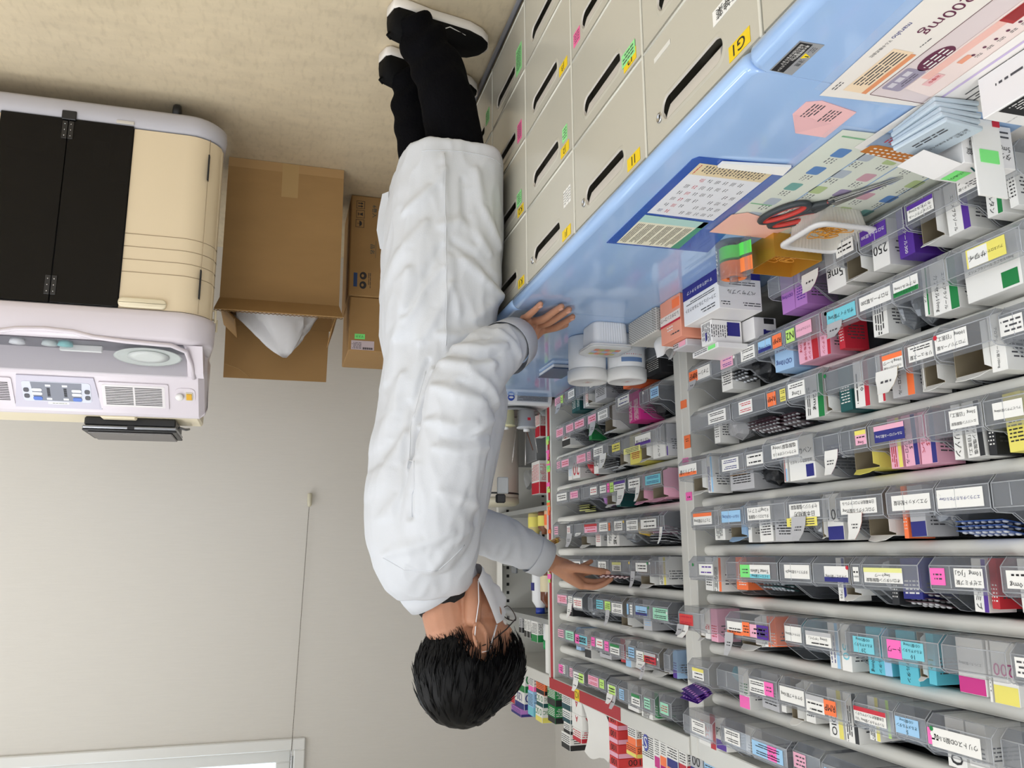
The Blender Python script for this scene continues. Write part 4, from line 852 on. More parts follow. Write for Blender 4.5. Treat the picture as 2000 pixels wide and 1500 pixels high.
def lbl_bands(mb,x,y0,y1,z0,z1,stripe,top=False):
    h=(z1-z0)*.3; fx(mb,x,y0,y1,(z1-h if top else z0),(z1 if top else z0+h),P('stripe_'+stripe,CC[stripe],.5))
def printed(mb,x,y0,y1,z0,z1,txt,tc,rot=0,pad=.88):
    """lettering and small print on a face looking along +X"""
    rows=txt.split('\n'); 
    u,v=(Y,Z) if rot==0 else ((-Y,-Z) if rot==180 else (Z,-Y)); W_,H_=(y1-y0,z1-z0) if rot!=90 else (z1-z0,y1-y0)
    n=len(rows); st=H_/n; c=Vector((x,(y0+y1)/2,(z0+z1)/2))
    for i,rw in enumerate(rows):
        o=c+v*(H_/2-(i+.5)*st)
        if rw=='#': mb.lines(o,u,v,W_*pad*.9,st*.62,1 if st<.012 else 2,INK(tc) if tc in CC else M_print)
        elif rw: mb.text(rw,o,u,v,W_*pad,st*.74,INK(tc),1 if st<.02 else 2)
def blister(M,w,h,mat,pill,name,label,par=None,group='blister packs in the trays',nx=5,ny=2,under=False):
    """one foil strip with its raised pockets; lies in the local xy plane"""
    mb=MB(); mb.box(-w/2,w/2,-h/2,h/2,0,.0009,mat,0,M=M)
    for i in range(nx):
        for j in range(ny):
            x=-w/2+w*(i+.5)/nx; y=-h/2+h*(j+.5)/ny; r=min(w/nx,h/ny)*.36
            mb.lathe([(r,.0009),(r*.8,.0028),(r*.3,.0036)],(x,y,0),pill,8,M=M)
            if under: mb.lathe([(r*.3,-.0006),(r,-.0001)],(x,y,0),pill,8,M=M)
    o=mb.build(name); return tag(o,label,'blister pack',group)
BLI=dict(S=('K','W'),D=('D','L'),A=('A','Y'),N=('N','W'),T=('T','S'),Z=('Z','W'),Y=('K','e'),K=('K','W'),W=('W','K'),r=('M','W'),V=('v','V'))
mtan=P('carton_inside_tan',(158,146,122),.7)
BAY={'n':'near bay','f':'far bay'}
cnt={}
rowname=['counter-level','first','second','third','fourth','fifth','sixth','seventh','top']
bycell={}
for ti,(bay,r,y0,y1,pr,labs,cons) in enumerate(TRAYS): bycell.setdefault((bay,r),[]).append(y0)
def where(bay,r,y0):
    L=sorted(bycell[bay,r]); k=L.index(y0)+1; m=len(L)
    if k*2<=m+1: s=ORD[k]+' from camera end'
    else: s=(ORD[m-k+1]+' from '+('divider post' if bay=='n' else 'red end'))
    return s+', '+BAY[bay]+' '+rowname[r]+' row'
def wh2(bay,r,y0):
    L=sorted(bycell[bay,r]); k=L.index(y0)+1; m=len(L)
    if k*2<=m+1: s=ORD[k]+' tray from camera end'
    else: s=ORD[m-k+1]+' tray from '+('divider post' if bay=='n' else 'red end')
    return s+', '+BAY[bay]+' '+rowname[r]+' row'
for (bay,r,y0,y1,pr,labs,cons) in TRAYS:
    rnd=random.Random(int(y0*1000)+r*77)
    zb=zr(r)+.0128; xf=(-.945,-.933,-.915)[pr]; xb=-1.235+(xf+.945)
    mb=MB(); top=.0525
    ys=y0+.0008; ye=y1-.0008
    side=[(xf-.013,0),(xf,.013),(xf,top-.006),(xf-.008,top),(xf-.035,top+.001),(xf-.07,.079),(xf-.085,.0815),(xb,.0815),(xb,0)]
    for ya in (ys,ye-.0014): mb.prism(side,(0,ya+.0014,zb),X,Z,.0014,M_clear2)
    mb.box(xf-.0016,xf,ys+.0014,ye-.0014,zb+.013,zb+top-.006,M_clear)
    mb.add([(xf-.013,ys+.0014,zb),(xf-.013,ye-.0014,zb),(xf,ye-.0014,zb+.013),(xf,ys+.0014,zb+.013)],[(0,1,2,3)],M_clear)
    mb.box(xb,xf-.013,ys+.0014,ye-.0014,zb,zb+.0014,M_clear2)
    mb.box(xf-.008,xf-.0004,ys+.0014,ye-.0014,zb+top-.007,zb+top,M_clear2,.001)
    mb.box(xb,xb+.0014,ys+.0014,ye-.0014,zb,zb+.0815,M_clear2)
    # moulded edges, their highlight painted in as paler, less clear tubes
    for z_ in (.013,top-.006): mb.tube([(xf,ys,zb+z_),(xf,ye,zb+z_)],.0009,M_edge,5)
    for ya in (ys,ye): mb.tube([(xx,ya,zb+zz) for xx,zz in side[:8]],.0008,M_edge,5)
    if (y1-y0)>.05 and rnd.random()<.5: mb.tube([(xf+.0003,y0+(y1-y0)*.62,zb+.014),(xf+.0003,y0+(y1-y0)*.62,zb+top-.008)],.0008,M_edge,5)
    first=[CNAME[l[2]] for l in labs if l[2][0]!='d']
    desc='clear tray, %s label'%first[0] if first else 'unlabelled clear tray'
    if not labs and not cons: desc='empty clear tray'
    t=mb.build('medicine_tray'); tag(t,desc+', '+where(bay,r,y0),'tray','clear trays of the medicine shelves')
    for li,l in enumerate(labs):
        if l[2][0]=='d':
            c=l[2][1]; cy=(l[0]+l[1])/2; rr=min(.0035,(l[1]-l[0])/2+.0005)
            vs=[(xf+.0016,cy+rr*math.cos(a),zb+.019+rr*math.sin(a)+(.007 if c=='w' and li%2 else 0)) for a in [k*math.pi/7 for k in range(14)]]
            m2=MB(); n=len(vs); m2.add([(v[0]-.0006,v[1],v[2]) for v in vs]+vs,[tuple(range(n))[::-1],tuple(range(n,2*n))]+[(i,(i+1)%n,n+(i+1)%n,n+i) for i in range(n)],PAP(c)); m2.build('dot_sticker',t); continue
        la,lb,col,txt,tc=l[:5]; st=l[5] if len(l)>5 else None
        stick=col in('P','o','g','gn','yn') and (lb-la)<.05
        za=zb+.0155+(.003*rnd.random()); zc=zb+top-.008-(.004*rnd.random()); x=xf+.0007+.0004*li
        if col=='yn' or (col=='y' and not txt and pr): za,zc=zb+top-.010,zb+top+.006; x=xf+.002
        m2=MB().box(x-.0004,x,la,lb,za,zc,PAP(col)); q=x+.0004
        if st: lbl_bands(m2,q,la,lb,za,zc,st,rnd.random()<.3); q+=.0003
        za2=za+(zc-za)*.3 if st else za
        if txt: printed(m2,q,la,lb,za2,zc,txt,tc)
        elif not stick and (lb-la)>.012: m2.lines((q,(la+lb)/2,(za+zc)/2),Y,Z,(lb-la)*.85,(zc-za)*.8,3,M_print,rnd)
        elif stick: m2.lines((q,(la+lb)/2,(za+zc)/2),Y,Z,(lb-la)*.6,(zc-za)*.5,2,M_print,rnd)
        m2.build('sticky_note' if stick else 'tray_label',t)
    # ---- what lies in the tray ----
    z0=zb+.0022; kinds={}
    for ci,c in enumerate(cons):
        k,ca,cb,zt=c[:4]; col=c[4]; txt=c[5] if len(c)>5 else ''; tc=c[6] if len(c)>6 else 'k'; rot=c[7] if len(c)>7 else 0; st=c[8] if len(c)>8 else None
        xo=-.966 - .004*rnd.random()+(xf+.945)*.6; W_=cb-ca; zt=min(zt,zr(r)+(.0975 if r<8 else .089))
        loc=wh2(bay,r,y0); cn=CNAME[col]
        same=[j for j,c2 in enumerate(cons) if c2[0]==k and c2[4]==col]
        if len(same)>1: loc=('camera side' if same.index(ci)==0 else 'far side' if same.index(ci)==len(same)-1 else 'middle')+' of '+loc
        elif k in 'bo' : pass
        if k=='b':
            dep=min(.13,max(.05,W_*1.6)); t2=thing('medicine_box',cn+' medicine box, '+loc,'medicine box',(xo-dep/2,(ca+cb)/2,z0),'medicine boxes in the trays')
            free=(cb-ca)<(y1-y0)*.8; yw=rnd.uniform(-.05,.05) if free else 0; ln=rnd.uniform(-.03,.03) if free else 0; sh=(dep/2*abs(yw)+(zt-z0)*abs(ln)); sh=min(sh,W_*.2); ca+=sh; cb-=sh; W_=cb-ca
            cc_=Vector((xo-dep/2,(ca+cb)/2,z0)); TM=Matrix.Translation(cc_+Vector((0,0,abs(ln)*W_/2)))@Matrix.Rotation(yw,4,'Z')@Matrix.Rotation(ln,4,'X')@Matrix.Translation(-cc_)
            MB().box(xo-dep,xo,ca,cb,z0,zt-abs(ln)*W_,PAP(col),.0006,M=TM).build('box_body',t2)
            m2=MB(); q=xo+.0003; vis=zb+.012
            if st: 
                if rot==90: fx(m2,q,ca,ca+W_*.3,z0+.001,zt-.001,P('stripe_'+st,CC[st],.5))
                elif W_>.055 and txt: fx(m2,q,ca+W_*.05,ca+W_*.34,zt-(zt-z0)*.34,zt-(zt-z0)*.06,P('stripe_'+st,CC[st],.5))
                else: fx(m2,q,ca+.0006,cb-.0006,zt-(zt-z0)*.3,zt-.001,P('stripe_'+st,CC[st],.5))
            q+=.0003; pa=ca+(W_*.32 if (st and rot==90) else W_*.06); pz=zt-(zt-z0)*.32 if (st and rot!=90) else zt-.003
            if txt and txt not in('#',): printed(m2,q,pa,cb-W_*.06,max(z0,zb+.02),pz,txt,tc,rot,.95)
            else: 
                if rot==90: m2.lines((q,(pa+cb)/2,(z0+zt)/2+.01),Z,-Y,(zt-z0)*.7,(cb-pa)*.7,3,INK(tc) if tc in CC else M_print,rnd)
                else: m2.lines((q,(ca+cb)/2,(pz+z0)/2+.014),Y,Z,W_*.75,(pz-z0)*.4,3,INK(tc) if tc in CC else M_print,rnd)
            # print on the long side too
            m2.lines(((xo-dep/2),ca-.0003,(z0+zt)/2+.01),X,Z,dep*.7,(zt-z0)*.35,2,M_print,rnd)
            m2.v=[tuple(TM@Vector(v_)) for v_ in m2.v]; m2.build('print',t2)
        elif k=='o':
            dep=.07; t2=thing('open_carton','opened '+cn+' carton, '+loc,'medicine box',(xo-dep/2,(ca+cb)/2,z0),'medicine boxes in the trays')
            m2=MB(); e=.0008; zt2=zt-.006; mp_=PAP(col)
            m2.box(xo-dep,xo,ca,ca+e,z0,zt2,mtan).box(xo-dep,xo,cb-e,cb,z0,zt2,mtan).box(xo-dep,xo,ca+e,cb-e,z0,z0+e,mtan).box(xo-dep,xo,ca+e,cb-e,zt2-e,zt2,mtan).box(xo-dep,xo-dep+e,ca+e,cb-e,z0+e,zt2-e,mtan)
            m2.box(xo-dep,xo-.0002,ca-.0004,ca-.0001,z0,zt2,mp_).box(xo-dep,xo-.0002,ca,cb,zt2+.0001,zt2+.0004,mp_)
            m2.build('box_body',t2)
            m2=MB(); f=min(.018,W_*.7)
            m2.prism([(0,0),(W_*.9,0),(W_*.8,f*.8),(W_*.5,f),(W_*.15,f*.75)],(xo,ca+W_*.05,zt2),Y,(X*.75+Z*.55).normalized(),.0006,mp_)
            m2.build('flap',t2)
            m2=MB(); m2.prism([(0,.003),(f*.7,.008),(f*.7,(zt2-z0)-.006),(0,(zt2-z0)-.003)],(xo,ca+.0002,z0),X,Z,.0006,mp_); m2.build('flap',t2)
        elif k in 'pq':
            s_,p_=BLI[col]; n=3 if W_>.03 else 2; mf_=P('foil_'+s_,CC[s_],.3,.35); mpz=P('pocket_'+p_,CC[p_],.25)
            for i in range(n):
                zz=max(zt-.006-i*.007,zb+.02)
                if k=='q': M=Matrix.Translation((xf+.008,(ca+cb)/2,zt-.012-i*.006))@Matrix.Rotation(-.5+.04*i,4,'Y')@Matrix.Rotation(.1*i,4,'Z')
                else: M=Matrix.Translation((xo-.022,(ca+cb)/2,zz))@Matrix.Rotation(.12+.1*rnd.random(),4,'Y')@Matrix.Rotation(.08*rnd.random()-.04,4,'Z')@Matrix.Rotation(math.pi/2,4,'Z')
                w_=min(W_*.94,.095)
                if k=='q': M=M@Matrix.Rotation(math.pi/2,4,'Z')
                blister(M,w_,.042 if w_>.03 else .03,mf_,mpz,'blister_pack',['top','second','third'][i]+' '+CNAME[s_]+' blister pack, '+loc,nx=max(2,int(w_/.012)),ny=2,under=(k=='q'))
        elif k=='f':
            w_=min(W_,.05); h=max(.012,zt-(zb+top-.012)); x_=xf+.0015+.001*ci
            m2=MB(); prof=[(0,0),(.002,h*.35),(.005,h*.7),(.011,h)]
            rings=[]
            for dx,dz in prof:
                ins=0 if dz<h*.6 else w_*.12 if dz<h*.9 else w_*.25
                rings.append([(x_+dx,ca+ins,zb+top-.012+dz),(x_+dx,ca+w_-ins,zb+top-.012+dz)])
            m2.loft(rings,PAP(col),True,cap=False,closed=False); rings=[[(p[0]+.0005,p[1],p[2]) for p in q_] for q_ in rings]
            m2.loft(rings,PAP('w') if col!='w' else PAP('L'),True,cap=False,closed=False)
            m2.lines((x_+.0045,ca+w_/2,zb+top-.012+h*.5),Y,(X*.2+Z).normalized(),w_*.5,h*.25,1,M_print,rnd)
            tag(m2.build('paper_flap'),cn+' paper flap, '+loc,'paper flap','paper flaps on the trays')
        elif k=='k':
            mk=P('bag_'+col,CC[col],.22,.5 if col in 'SAZ' else 0,clear=.45 if col in 'LCSK' else .1); mb2=MB(); rings=[]; cz=(z0+zt)/2; hh=(zt-z0)/2; n=18; sd_=rnd.random()*9
            for i in range(9):
                f=-1+2*i/8; ra=math.sqrt(max(0,1-f*f))**.6
                rings.append([(xo-.032+.028*ra*math.cos(a)*(1+.25*math.sin(3*a+sd_+2*f)),(ca+cb)/2+W_*.46*ra*math.sin(a)*(1+.07*math.sin(5*a+sd_)),cz+hh*f*(1-.12*math.sin(2*a+sd_)**2)) for a in [q*2*math.pi/n for q in range(n)]])
            mb2.loft(rings,mk,False); tag(mb2.build('plastic_pouch'),('dark ' if col=='K' else '')+cn+' pouch, '+loc,'pouch','pouches in the trays')
# ---------------- open shelf unit beyond the trays ----------------
t=thing('open_shelf_unit','pale grey open shelf unit with slotted side, beyond the tray shelves','shelving',(-1.12,3.3,CT))
ua,ub=2.94,3.70
MB().box(-1.25,-.985,ua,ua+.03,CT-.02,1.83,mgry,.002).build('upright',t)
mb=MB().box(-1.25,-.985,ub-.03,ub,CT-.02,1.83,mgry,.002); 
for i in range(26):
    for xx in (-1.03,-1.2): mb.box(xx-.006,xx+.006,ub-.0312,ub-.0298,.84+i*.036,.853+i*.036,M_dark)
mb.build('upright',t)
mb=MB().box(-1.256,-1.25,ua+.001,ub-.001,CT-.02,1.83,mgry); mb.build('back_panel',t)
for z in (CT-.02,1.182,1.394,1.598): MB().box(-1.249,-.99,ua+.031,ub-.031,z,z+.018,mgry if z<1 else P('shelf_edge_grey',(150,152,150),.4)).build('shelf',t)
mb=MB().box(-1.249,-.985,ua+.031,ub-.031,1.79,1.83,mgry,.002); mb.build('top_board',t)
MB().box(-.9845,-.984,3.38,3.69,1.792,1.826,mred).build('red_tape',t); MB().box(-.9845,-.9838,3.335,3.375,1.792,1.826,STK['yl']).build('bay_label',t)
# base cabinet carrying it
t=thing('base_cabinet','grey base cabinet beneath the scale beyond the counter','cabinet',(-.9,3.3,0))
MB().box(-1.25,-.62,2.955,3.70,.001,.768,mcab,.003).build('cabinet_body',t)
zs=.7695
t=thing('scale','white pharmacy scale with round steel pan and blue badge','scale',(-.87,2.98,zs))
mw_=P('scale_white',(226,228,230),.35); mb=MB(); prof=[(2.872,0),(2.868,.012),(2.88,.045),(2.89,.052),(3.09,.052),(3.1,.045),(3.1,0)]
mb.prism(prof,(-.98,0,zs),Y,Z,.235,mw_); o=mb.build('scale_body',t)
mb=MB(); q=Vector((0,2.8735,zs+.029)); n_=Vector((0,-.95,.3)).normalized(); v=Vector((0,.3,.95)).normalized()
c=Vector((-.965,2.8665,zs+.017)); 
def onf(x,h): return Vector((x,2.868+(h-.012)*.3636-.0012,zs+h))
mb.poly([onf(-.965,.016),onf(-.845,.016),onf(-.845,.04),onf(-.965,.04)],P('plate_grey',(150,156,166),.4)); mb.lines(onf(-.905,.028)-Vector((0,.0005,0)),X,v,.11,.02,5,M_print)
mb.build('rating_plate',t)
mb=MB(); cc=onf(-.822,.028); mb.poly([cc+X*.013*math.cos(a)+v*.013*math.sin(a)-Vector((0,.0004,0)) for a in [k*math.pi/12 for k in range(24)]],P('badge_blue',(46,80,170),.4)); mb.poly([cc+X*.009*math.cos(a)+v*.004*math.sin(a)-Vector((0,.0009,0)) for a in [k*math.pi/12 for k in range(24)]],mw_); mb.build('badge',t)
MB().lathe([(.001,.058),(.085,.058),(.094,.068),(.095,.0695),(.088,.064),(.001,.061)],(-.87,2.985,zs),M_steel,40).build('weighing_pan',t)
MB().lathe([(.02,.0525),(.02,.058)],(-.87,2.985,zs),M_steel,16).build('pan_support',t)
zp=zs+.0625
t=thing('cup','cream plastic cup with white knob standing on the scale pan','cup',(-.83,2.97,zp)); MB().lathe([(.0005,0),(.03,0),(.032,.004),(.034,.055),(.036,.056),(.036,.06),(.001,.062)],(-.825,2.96,zp),P('cup_cream',(232,228,184),.4),28).build('cup_body',t); MB().lathe([(.011,.062),(.012,.072),(.001,.073)],(-.825,2.96,zp),mw_,16).build('knob',t)
t=thing('cup','clear measuring cup with red square mark on the scale pan','cup',(-.9,2.975,zp)); MB().lathe([(.0005,0),(.032,0),(.034,.06),(.037,.061),(.037,.066),(.001,.067)],(-.905,2.955,zp),P('cup_clear',(214,218,222),.25,clear=.35),28).build('cup_body',t); MB().box(-.911,-.899,2.9195,2.9205,zp+.03,zp+.04,INK('r')).build('red_mark',t); MB().lathe([(.012,.067),(.012,.078),(.001,.079)],(-.905,2.955,zp),mw_,16).build('knob',t)
for i,(x,y,dx,dy,h,m_,lab) in enumerate(((-.925,3.03,.012,-.03,.2,M_steel,'wide steel spatula'),(-.895,3.035,.03,-.02,.19,M_steel,'slim steel spatula'),(-.945,3.03,-.02,-.02,.15,M_steel,'short steel spatula'),(-.91,3.04,-.04,-.02,.14,P('wood_brown',(110,62,34),.5),'brown handled spatula'))):
    mb=MB().tube([(x,y,zp+.001),(x+dx*.6,y+dy*.6,zp+h*.6),(x+dx,y+dy,zp+h)],[.003,.0035,.006 if i==0 else .003],m_,8,flat=.4)
    tag(mb.build('spatula'),lab+' standing upright behind the cups','spatula','spatulas on the scale')
t=thing('water_dispenser','tall grey white cylinder with black band near its top, behind the person','dispenser',(-.868,3.3,zs))
MB().lathe([(.001,0),(.1,0),(.102,.01),(.102,.365),(.1,.37)],(-.868,3.30,zs),P('cylinder_grey',(196,190,178),.35),40).build('dispenser_body',t)
MB().lathe([(.1025,.35),(.1025,.357)],(-.868,3.30,zs),M_black,40,cap=False).build('black_band',t)
MB().lathe([(.103,.3705),(.104,.39),(.09,.40),(.001,.402)],(-.868,3.30,zs),P('cylinder_lid',(206,200,178),.4),40).build('lid',t)
z1_=1.2005; z2=1.4125; z3=1.6165; z0_=CT-.0015
def simple_box(name,label,x0,x1,y0,y1,z0,z1,mat,stripe=None,grp=None,cat='medicine box',txt=None,tc='k',face='y'):
    t=thing(name,label,cat,((x0+x1)/2,(y0+y1)/2,z0),grp); MB().box(x0,x1,y0,y1,z0,z1,mat,.001).build('box_body',t)
    mb=MB(); 
    if stripe: fy(mb,y0-.0004,x0+.001,x1-.001,z1-(z1-z0)*.35,z1-.001,P('stripe_'+stripe,CC[stripe],.5)); fx(mb,x1+.0004,y0+.001,y1-.001,z1-(z1-z0)*.35,z1-.001,P('stripe_'+stripe,CC[stripe],.5))
    if txt: fy(mb,y0-.0008,x0+.004,x1-.004,z0+(z1-z0)*.1,z0+(z1-z0)*.55,INK(tc),txt); fx(mb,x1+.0008,y0+.004,y1-.004,z0+(z1-z0)*.1,z0+(z1-z0)*.55,INK(tc),txt)
    else: fy(mb,y0-.0004,x0+.004,x1-.004,z0+(z1-z0)*.1,z0+(z1-z0)*.6,INK(tc) if tc in CC else M_print,None,3); fx(mb,x1+.0004,y0+.004,y1-.004,z0+(z1-z0)*.1,z0+(z1-z0)*.6,INK(tc) if tc in CC else M_print,None,3)
    mb.build('print',t); return t
# lower compartment
simple_box('medicine_box','white box with red stripe standing behind the spatulas',-1.02,-.992,3.06,3.12,z0_,z0_+.12,PAP('w'),'r',None,'medicine box',None,'r')
simple_box('medicine_box','white box with crimson panels beneath the bottle shelf',-1.07,-1.0,3.1,3.2,1.0,1.13,PAP('w'),'r',None,'medicine box',None,'r')
t=thing('storage_bin','grey folded plastic bags in a bin beneath the crimson box','bin',(-1.1,3.2,z0_)); MB().box(-1.2,-.995,3.13,3.4,z0_,.998,P('bin_grey',(128,130,132),.35,clear=.15),.004).build('bin_body',t)
for i in range(3): tag(cloth(-1.1,3.27+.11*i,1.0,.07,.042,P('bag_clear',(200,202,204),.3,clear=.35),i+4).build('plastic_bag'),['first','second','third'][i]+' crumpled clear bag behind the crimson box','bag','clear bags')
mb=MB().lathe([(.001,0),(.02,0),(.021,.03),(.012,.045),(.001,.046)],(-1.0,3.02,z0_+.0),P('dome_clear',(210,220,224),.2,clear=.4),20); tag(mb.build('bottle'),'small clear domed bottle just inside the shelf unit','bottle')
for x,y,c,lab in ((-1.03,3.25,(206,190,120),'yellow bottle'),(-1.03,3.12,(120,70,40),'amber bottle with yellow label'),(-1.02,3.01,(240,190,150),'peach labelled bottle')):
    t=thing('medicine_bottle',lab+' on the shelf behind the reaching sleeve','bottle',(x,y,z1_)); MB().lathe([(.001,0),(.028,0),(.03,.004),(.03,.062),(.016,.076),(.016,.086),(.001,.087)],(x,y,z1_),P('bottle_%d'%int(c[0]),c,.3),24).build('bottle_body',t); MB().lathe([(.0304,.015),(.0304,.055)],(x,y,z1_),PAP('y') if c[0]!=240 else PAP('o'),24,cap=False).build('bottle_label',t)
# upper compartment : white bottle with blue cap, brown bottle
t=thing('medicine_bottle','white bottle with blue cap beside the brown bottle','bottle',(-1.03,3.19,z2)); MB().lathe([(.001,0),(.033,0),(.035,.005),(.035,.13),(.022,.15),(.02,.155)],(-1.03,3.19,z2),mbo,28).build('bottle_body',t); MB().lathe([(.021,.156),(.021,.178),(.001,.179)],(-1.03,3.19,z2),P('cap_blue',(30,60,160),.4),20).build('cap',t)
MB().box(-1.0,-.9945,3.175,3.207,z2+.06,z2+.09,INK('n')).build('bottle_label',t)
t=thing('medicine_bottle','brown glass bottle with cream label next to the red frame','bottle',(-1.03,3.17,z2)); MB().lathe([(.001,0),(.034,0),(.036,.005),(.036,.12),(.018,.14),(.018,.148)],(-1.03,3.08,z2+.0),P('brown_glass',(104,52,22),.15),28).build('bottle_body',t)
mb=MB(); A=[-2.5+k*.2 for k in range(16)]
mb.loft([[(-1.03+.0365*math.cos(a),3.08+.0365*math.sin(a),z2+.03) for a in A],[(-1.03+.0365*math.cos(a),3.08+.0365*math.sin(a),z2+.09) for a in A]],P('label_cream',(226,214,178),.5),True,cap=False,closed=False); mb.build('bottle_label',t); MB().lathe([(.0195,.1485),(.0195,.17),(.001,.171)],(-1.03,3.08,z2),M_black,20).build('cap',t)
tag(MB().box(-1.01,-.998,3.44,3.5,z2,z2+.03,P('clip_grey',(120,124,128),.4),.003).build('clip'),'small grey clip on the bottle shelf','clip')
t=sheet('paper_slip','printed paper slip hanging beside the slotted panel','paper',[(-.985,3.60),(-.9846,3.68),(-.9842,3.68),(-.9844,3.60)],1.38,mwh,.16)
# top compartment
for i,(x0,y0,y1,h,c,s) in enumerate(((-1.04,3.28,3.315,.07,'w','k'),(-1.04,3.235,3.27,.07,'w','k'),(-1.04,3.14,3.22,.078,'w','G'),(-1.04,3.35,3.39,.06,'L','k'))):
    simple_box('medicine_box',['white box with black end','second white box with black end','white and green box','grey little box'][i]+' on the top shelf of the open unit',x0,-.998,y0,y1,z3,z3+h,PAP(c),s)
t=thing('medicine_bottle','white jar with green cap on the top shelf of the open unit','bottle',(-1.035,3.085,z3)); MB().lathe([(.001,0),(.03,0),(.03,.06),(.026,.065)],(-1.035,3.085,z3),mbo,24).build('bottle_body',t); MB().lathe([(.031,.066),(.031,.095),(.001,.096)],(-1.035,3.085,z3),P('cap_green',(30,160,90),.4),24).build('cap',t)
tag(MB().box(-1.0,-.993,2.975,3.03,z3,z3+.172,mwh).build('white_board'),'upright white card behind the red taped frame','card')

# ---------------- boxes standing on top of the shelves ----------------
ZT=1.8308
def topbox(lab,x0,x1,y0,y1,h,c,stripe,txt=None,tc='k',lev=0,grp='boxes on top of the shelves'):
    return simple_box('medicine_box',lab,x0,x1,y0,y1,ZT+lev,ZT+lev+h,PAP(c),stripe,grp,'medicine box',txt,tc)
topbox('white box with green top and black side, by the back wall',-1.06,-1.0,3.32,3.42,.074,'w','G','90','G')
topbox('white and blue box marked 120 stacked by the back wall',-1.07,-1.0,3.33,3.46,.066,'w','n','120','n',.0745)
topbox('long violet carton topmost on the stack by the back wall',-1.16,-.995,3.36,3.50,.03,'V','n',None,'n',.141)
topbox('white carton behind the box marked 120',-1.12,-1.005,3.48,3.60,.14,'w','r')
topbox('white box with pink top and black front, next to the green one',-1.06,-1.0,3.205,3.27,.052,'w','P')
topbox('pale blue box under the violet carton',-1.07,-1.0,3.21,3.28,.09,'b','c',None,'k',.053)
topbox('orange and black box behind the open shelf frame',-1.05,-1.0,3.07,3.17,.046,'o','k')
topbox('white box with green round mark on the orange box',-1.04,-1.0,3.085,3.165,.045,'w','T','O SC','G',.0465)
topbox('yellow topped box with green round mark, third of its stack',-1.05,-1.0,3.10,3.18,.055,'w','y','O SC','G',.092)
topbox('dark green box with white labels, lower of two',-1.06,-1.0,2.945,3.035,.064,'G','k',None,'w')
topbox('dark green box with white labels, upper of two',-1.06,-1.0,2.95,3.03,.058,'G','k',None,'w',.0645)
topbox('white box with teal print above the red tape',-1.06,-1.0,2.785,2.875,.054,'w','t')
topbox('second white box with teal print, on the first',-1.06,-1.0,2.79,2.87,.04,'w','t',None,'t',.0545)
topbox('white box with black print, third on the teal stack',-1.05,-1.0,2.795,2.86,.034,'w','k',None,'k',.095)
topbox('topmost box with black face on the teal stack',-1.075,-1.0,2.80,2.885,.052,'w','k','#' and None,'k',.1295)
topbox('white box with red A mark, lower of three',-1.05,-1.0,2.682,2.775,.05,'w',None,'A','r')
topbox('white box with red A mark, middle of three',-1.05,-1.0,2.682,2.775,.044,'w',None,'A','r',.0505)
topbox('white box with red A mark, upper of three',-1.05,-1.0,2.69,2.77,.04,'w','r',None,'r',.095)
# white paper bag and wrapped rolls
mb=MB(); rings=[]
for k in range(9):
    f=k/8; rings.append([(-1.002-.02*math.sin(math.pi*f),2.62+.05*math.cos(f*5)*f-.0*f,ZT+.0+.155*f) if False else (-.996-.022*math.sin(math.pi*f*.9),y_,ZT+.001+.15*f+.012*math.sin(3*y_*9)*f) for y_ in [2.47+.2*q/12 for q in range(13)]])
o=mb.loft(rings,mwh,True,cap=False,closed=False); mb.loft([[(p[0]-.03,p[1],p[2]) for p in r] for r in rings],mwh,True,cap=False,closed=False); tag(mb.build('paper_bag'),'curled white paper bag standing between the red A boxes and the pink box','paper bag')
for i in range(4):
    mb=MB(); y_=2.635-.028*i; mb.lathe([(.001,0),(.012,0),(.012,.07),(.001,.071)],(-1.05,y_,ZT+.0006),mwh,14); mb.lines((-1.0375,y_,ZT+.04),Y,Z,.012,.05,5,INK('v')); tag(mb.build('wrapped_roll'),['first','second','third','fourth'][i]+' white wrapped roll with violet print behind the paper bag','roll','wrapped rolls')
topbox('white box with pink side beside the red stack, lower of two',-1.11,-1.04,2.53,2.59,.05,'w','p')
topbox('white box with green 50 beside the red stack, upper of two',-1.11,-1.04,2.53,2.585,.05,'w','p','50','G',.0505)
for i in range(5): topbox(['lowest','second','third','fourth','topmost'][i]+' red box of the tall red stack marked 100',-1.10,-1.0,2.385,2.452,.038,'rb','p','100','k',.0385*i)
topbox('orange and white box leaning next to the red stack',-1.05,-1.0,2.256,2.312,.055,'w','o')
topbox('yellow and orange box on the white and orange one',-1.07,-1.0,2.256,2.325,.03,'o','y',None,'k',.056)
t=topbox('tall pale box with blue S emblem',-1.06,-1.0,2.142,2.218,.11,'w',None)
mb=MB(); mb.poly([(-.9988,2.19+.016*math.cos(a),ZT+.03+.022*math.sin(a)) for a in [k*math.pi/10 for k in range(20)]],P('emblem_blue',(70,80,170),.5)); mb.text('S',(-.9984,2.19,ZT+.03),Y,Z,.02,.03,mwh); mb.build('emblem',t)
topbox('white box with magenta bands beside the S emblem box',-1.06,-1.0,2.108,2.14,.08,'w','M')
topbox('white box with orange mark and brown top',-1.06,-1.0,2.069,2.106,.068,'w','o')
topbox('white box with blue triangle mark and grey side',-1.06,-1.0,2.006,2.066,.062,'w','n')
topbox('white box edged with a red curve',-1.06,-1.0,1.96,2.0,.06,'w','r')
topbox('grey box marked 00, closest of the boxes on the shelf top',-1.06,-1.0,1.88,1.94,.05,'L','n','00','k')
topbox('blue edged box at the near end of the shelf top row',-1.06,-1.0,1.82,1.872,.05,'b','n')
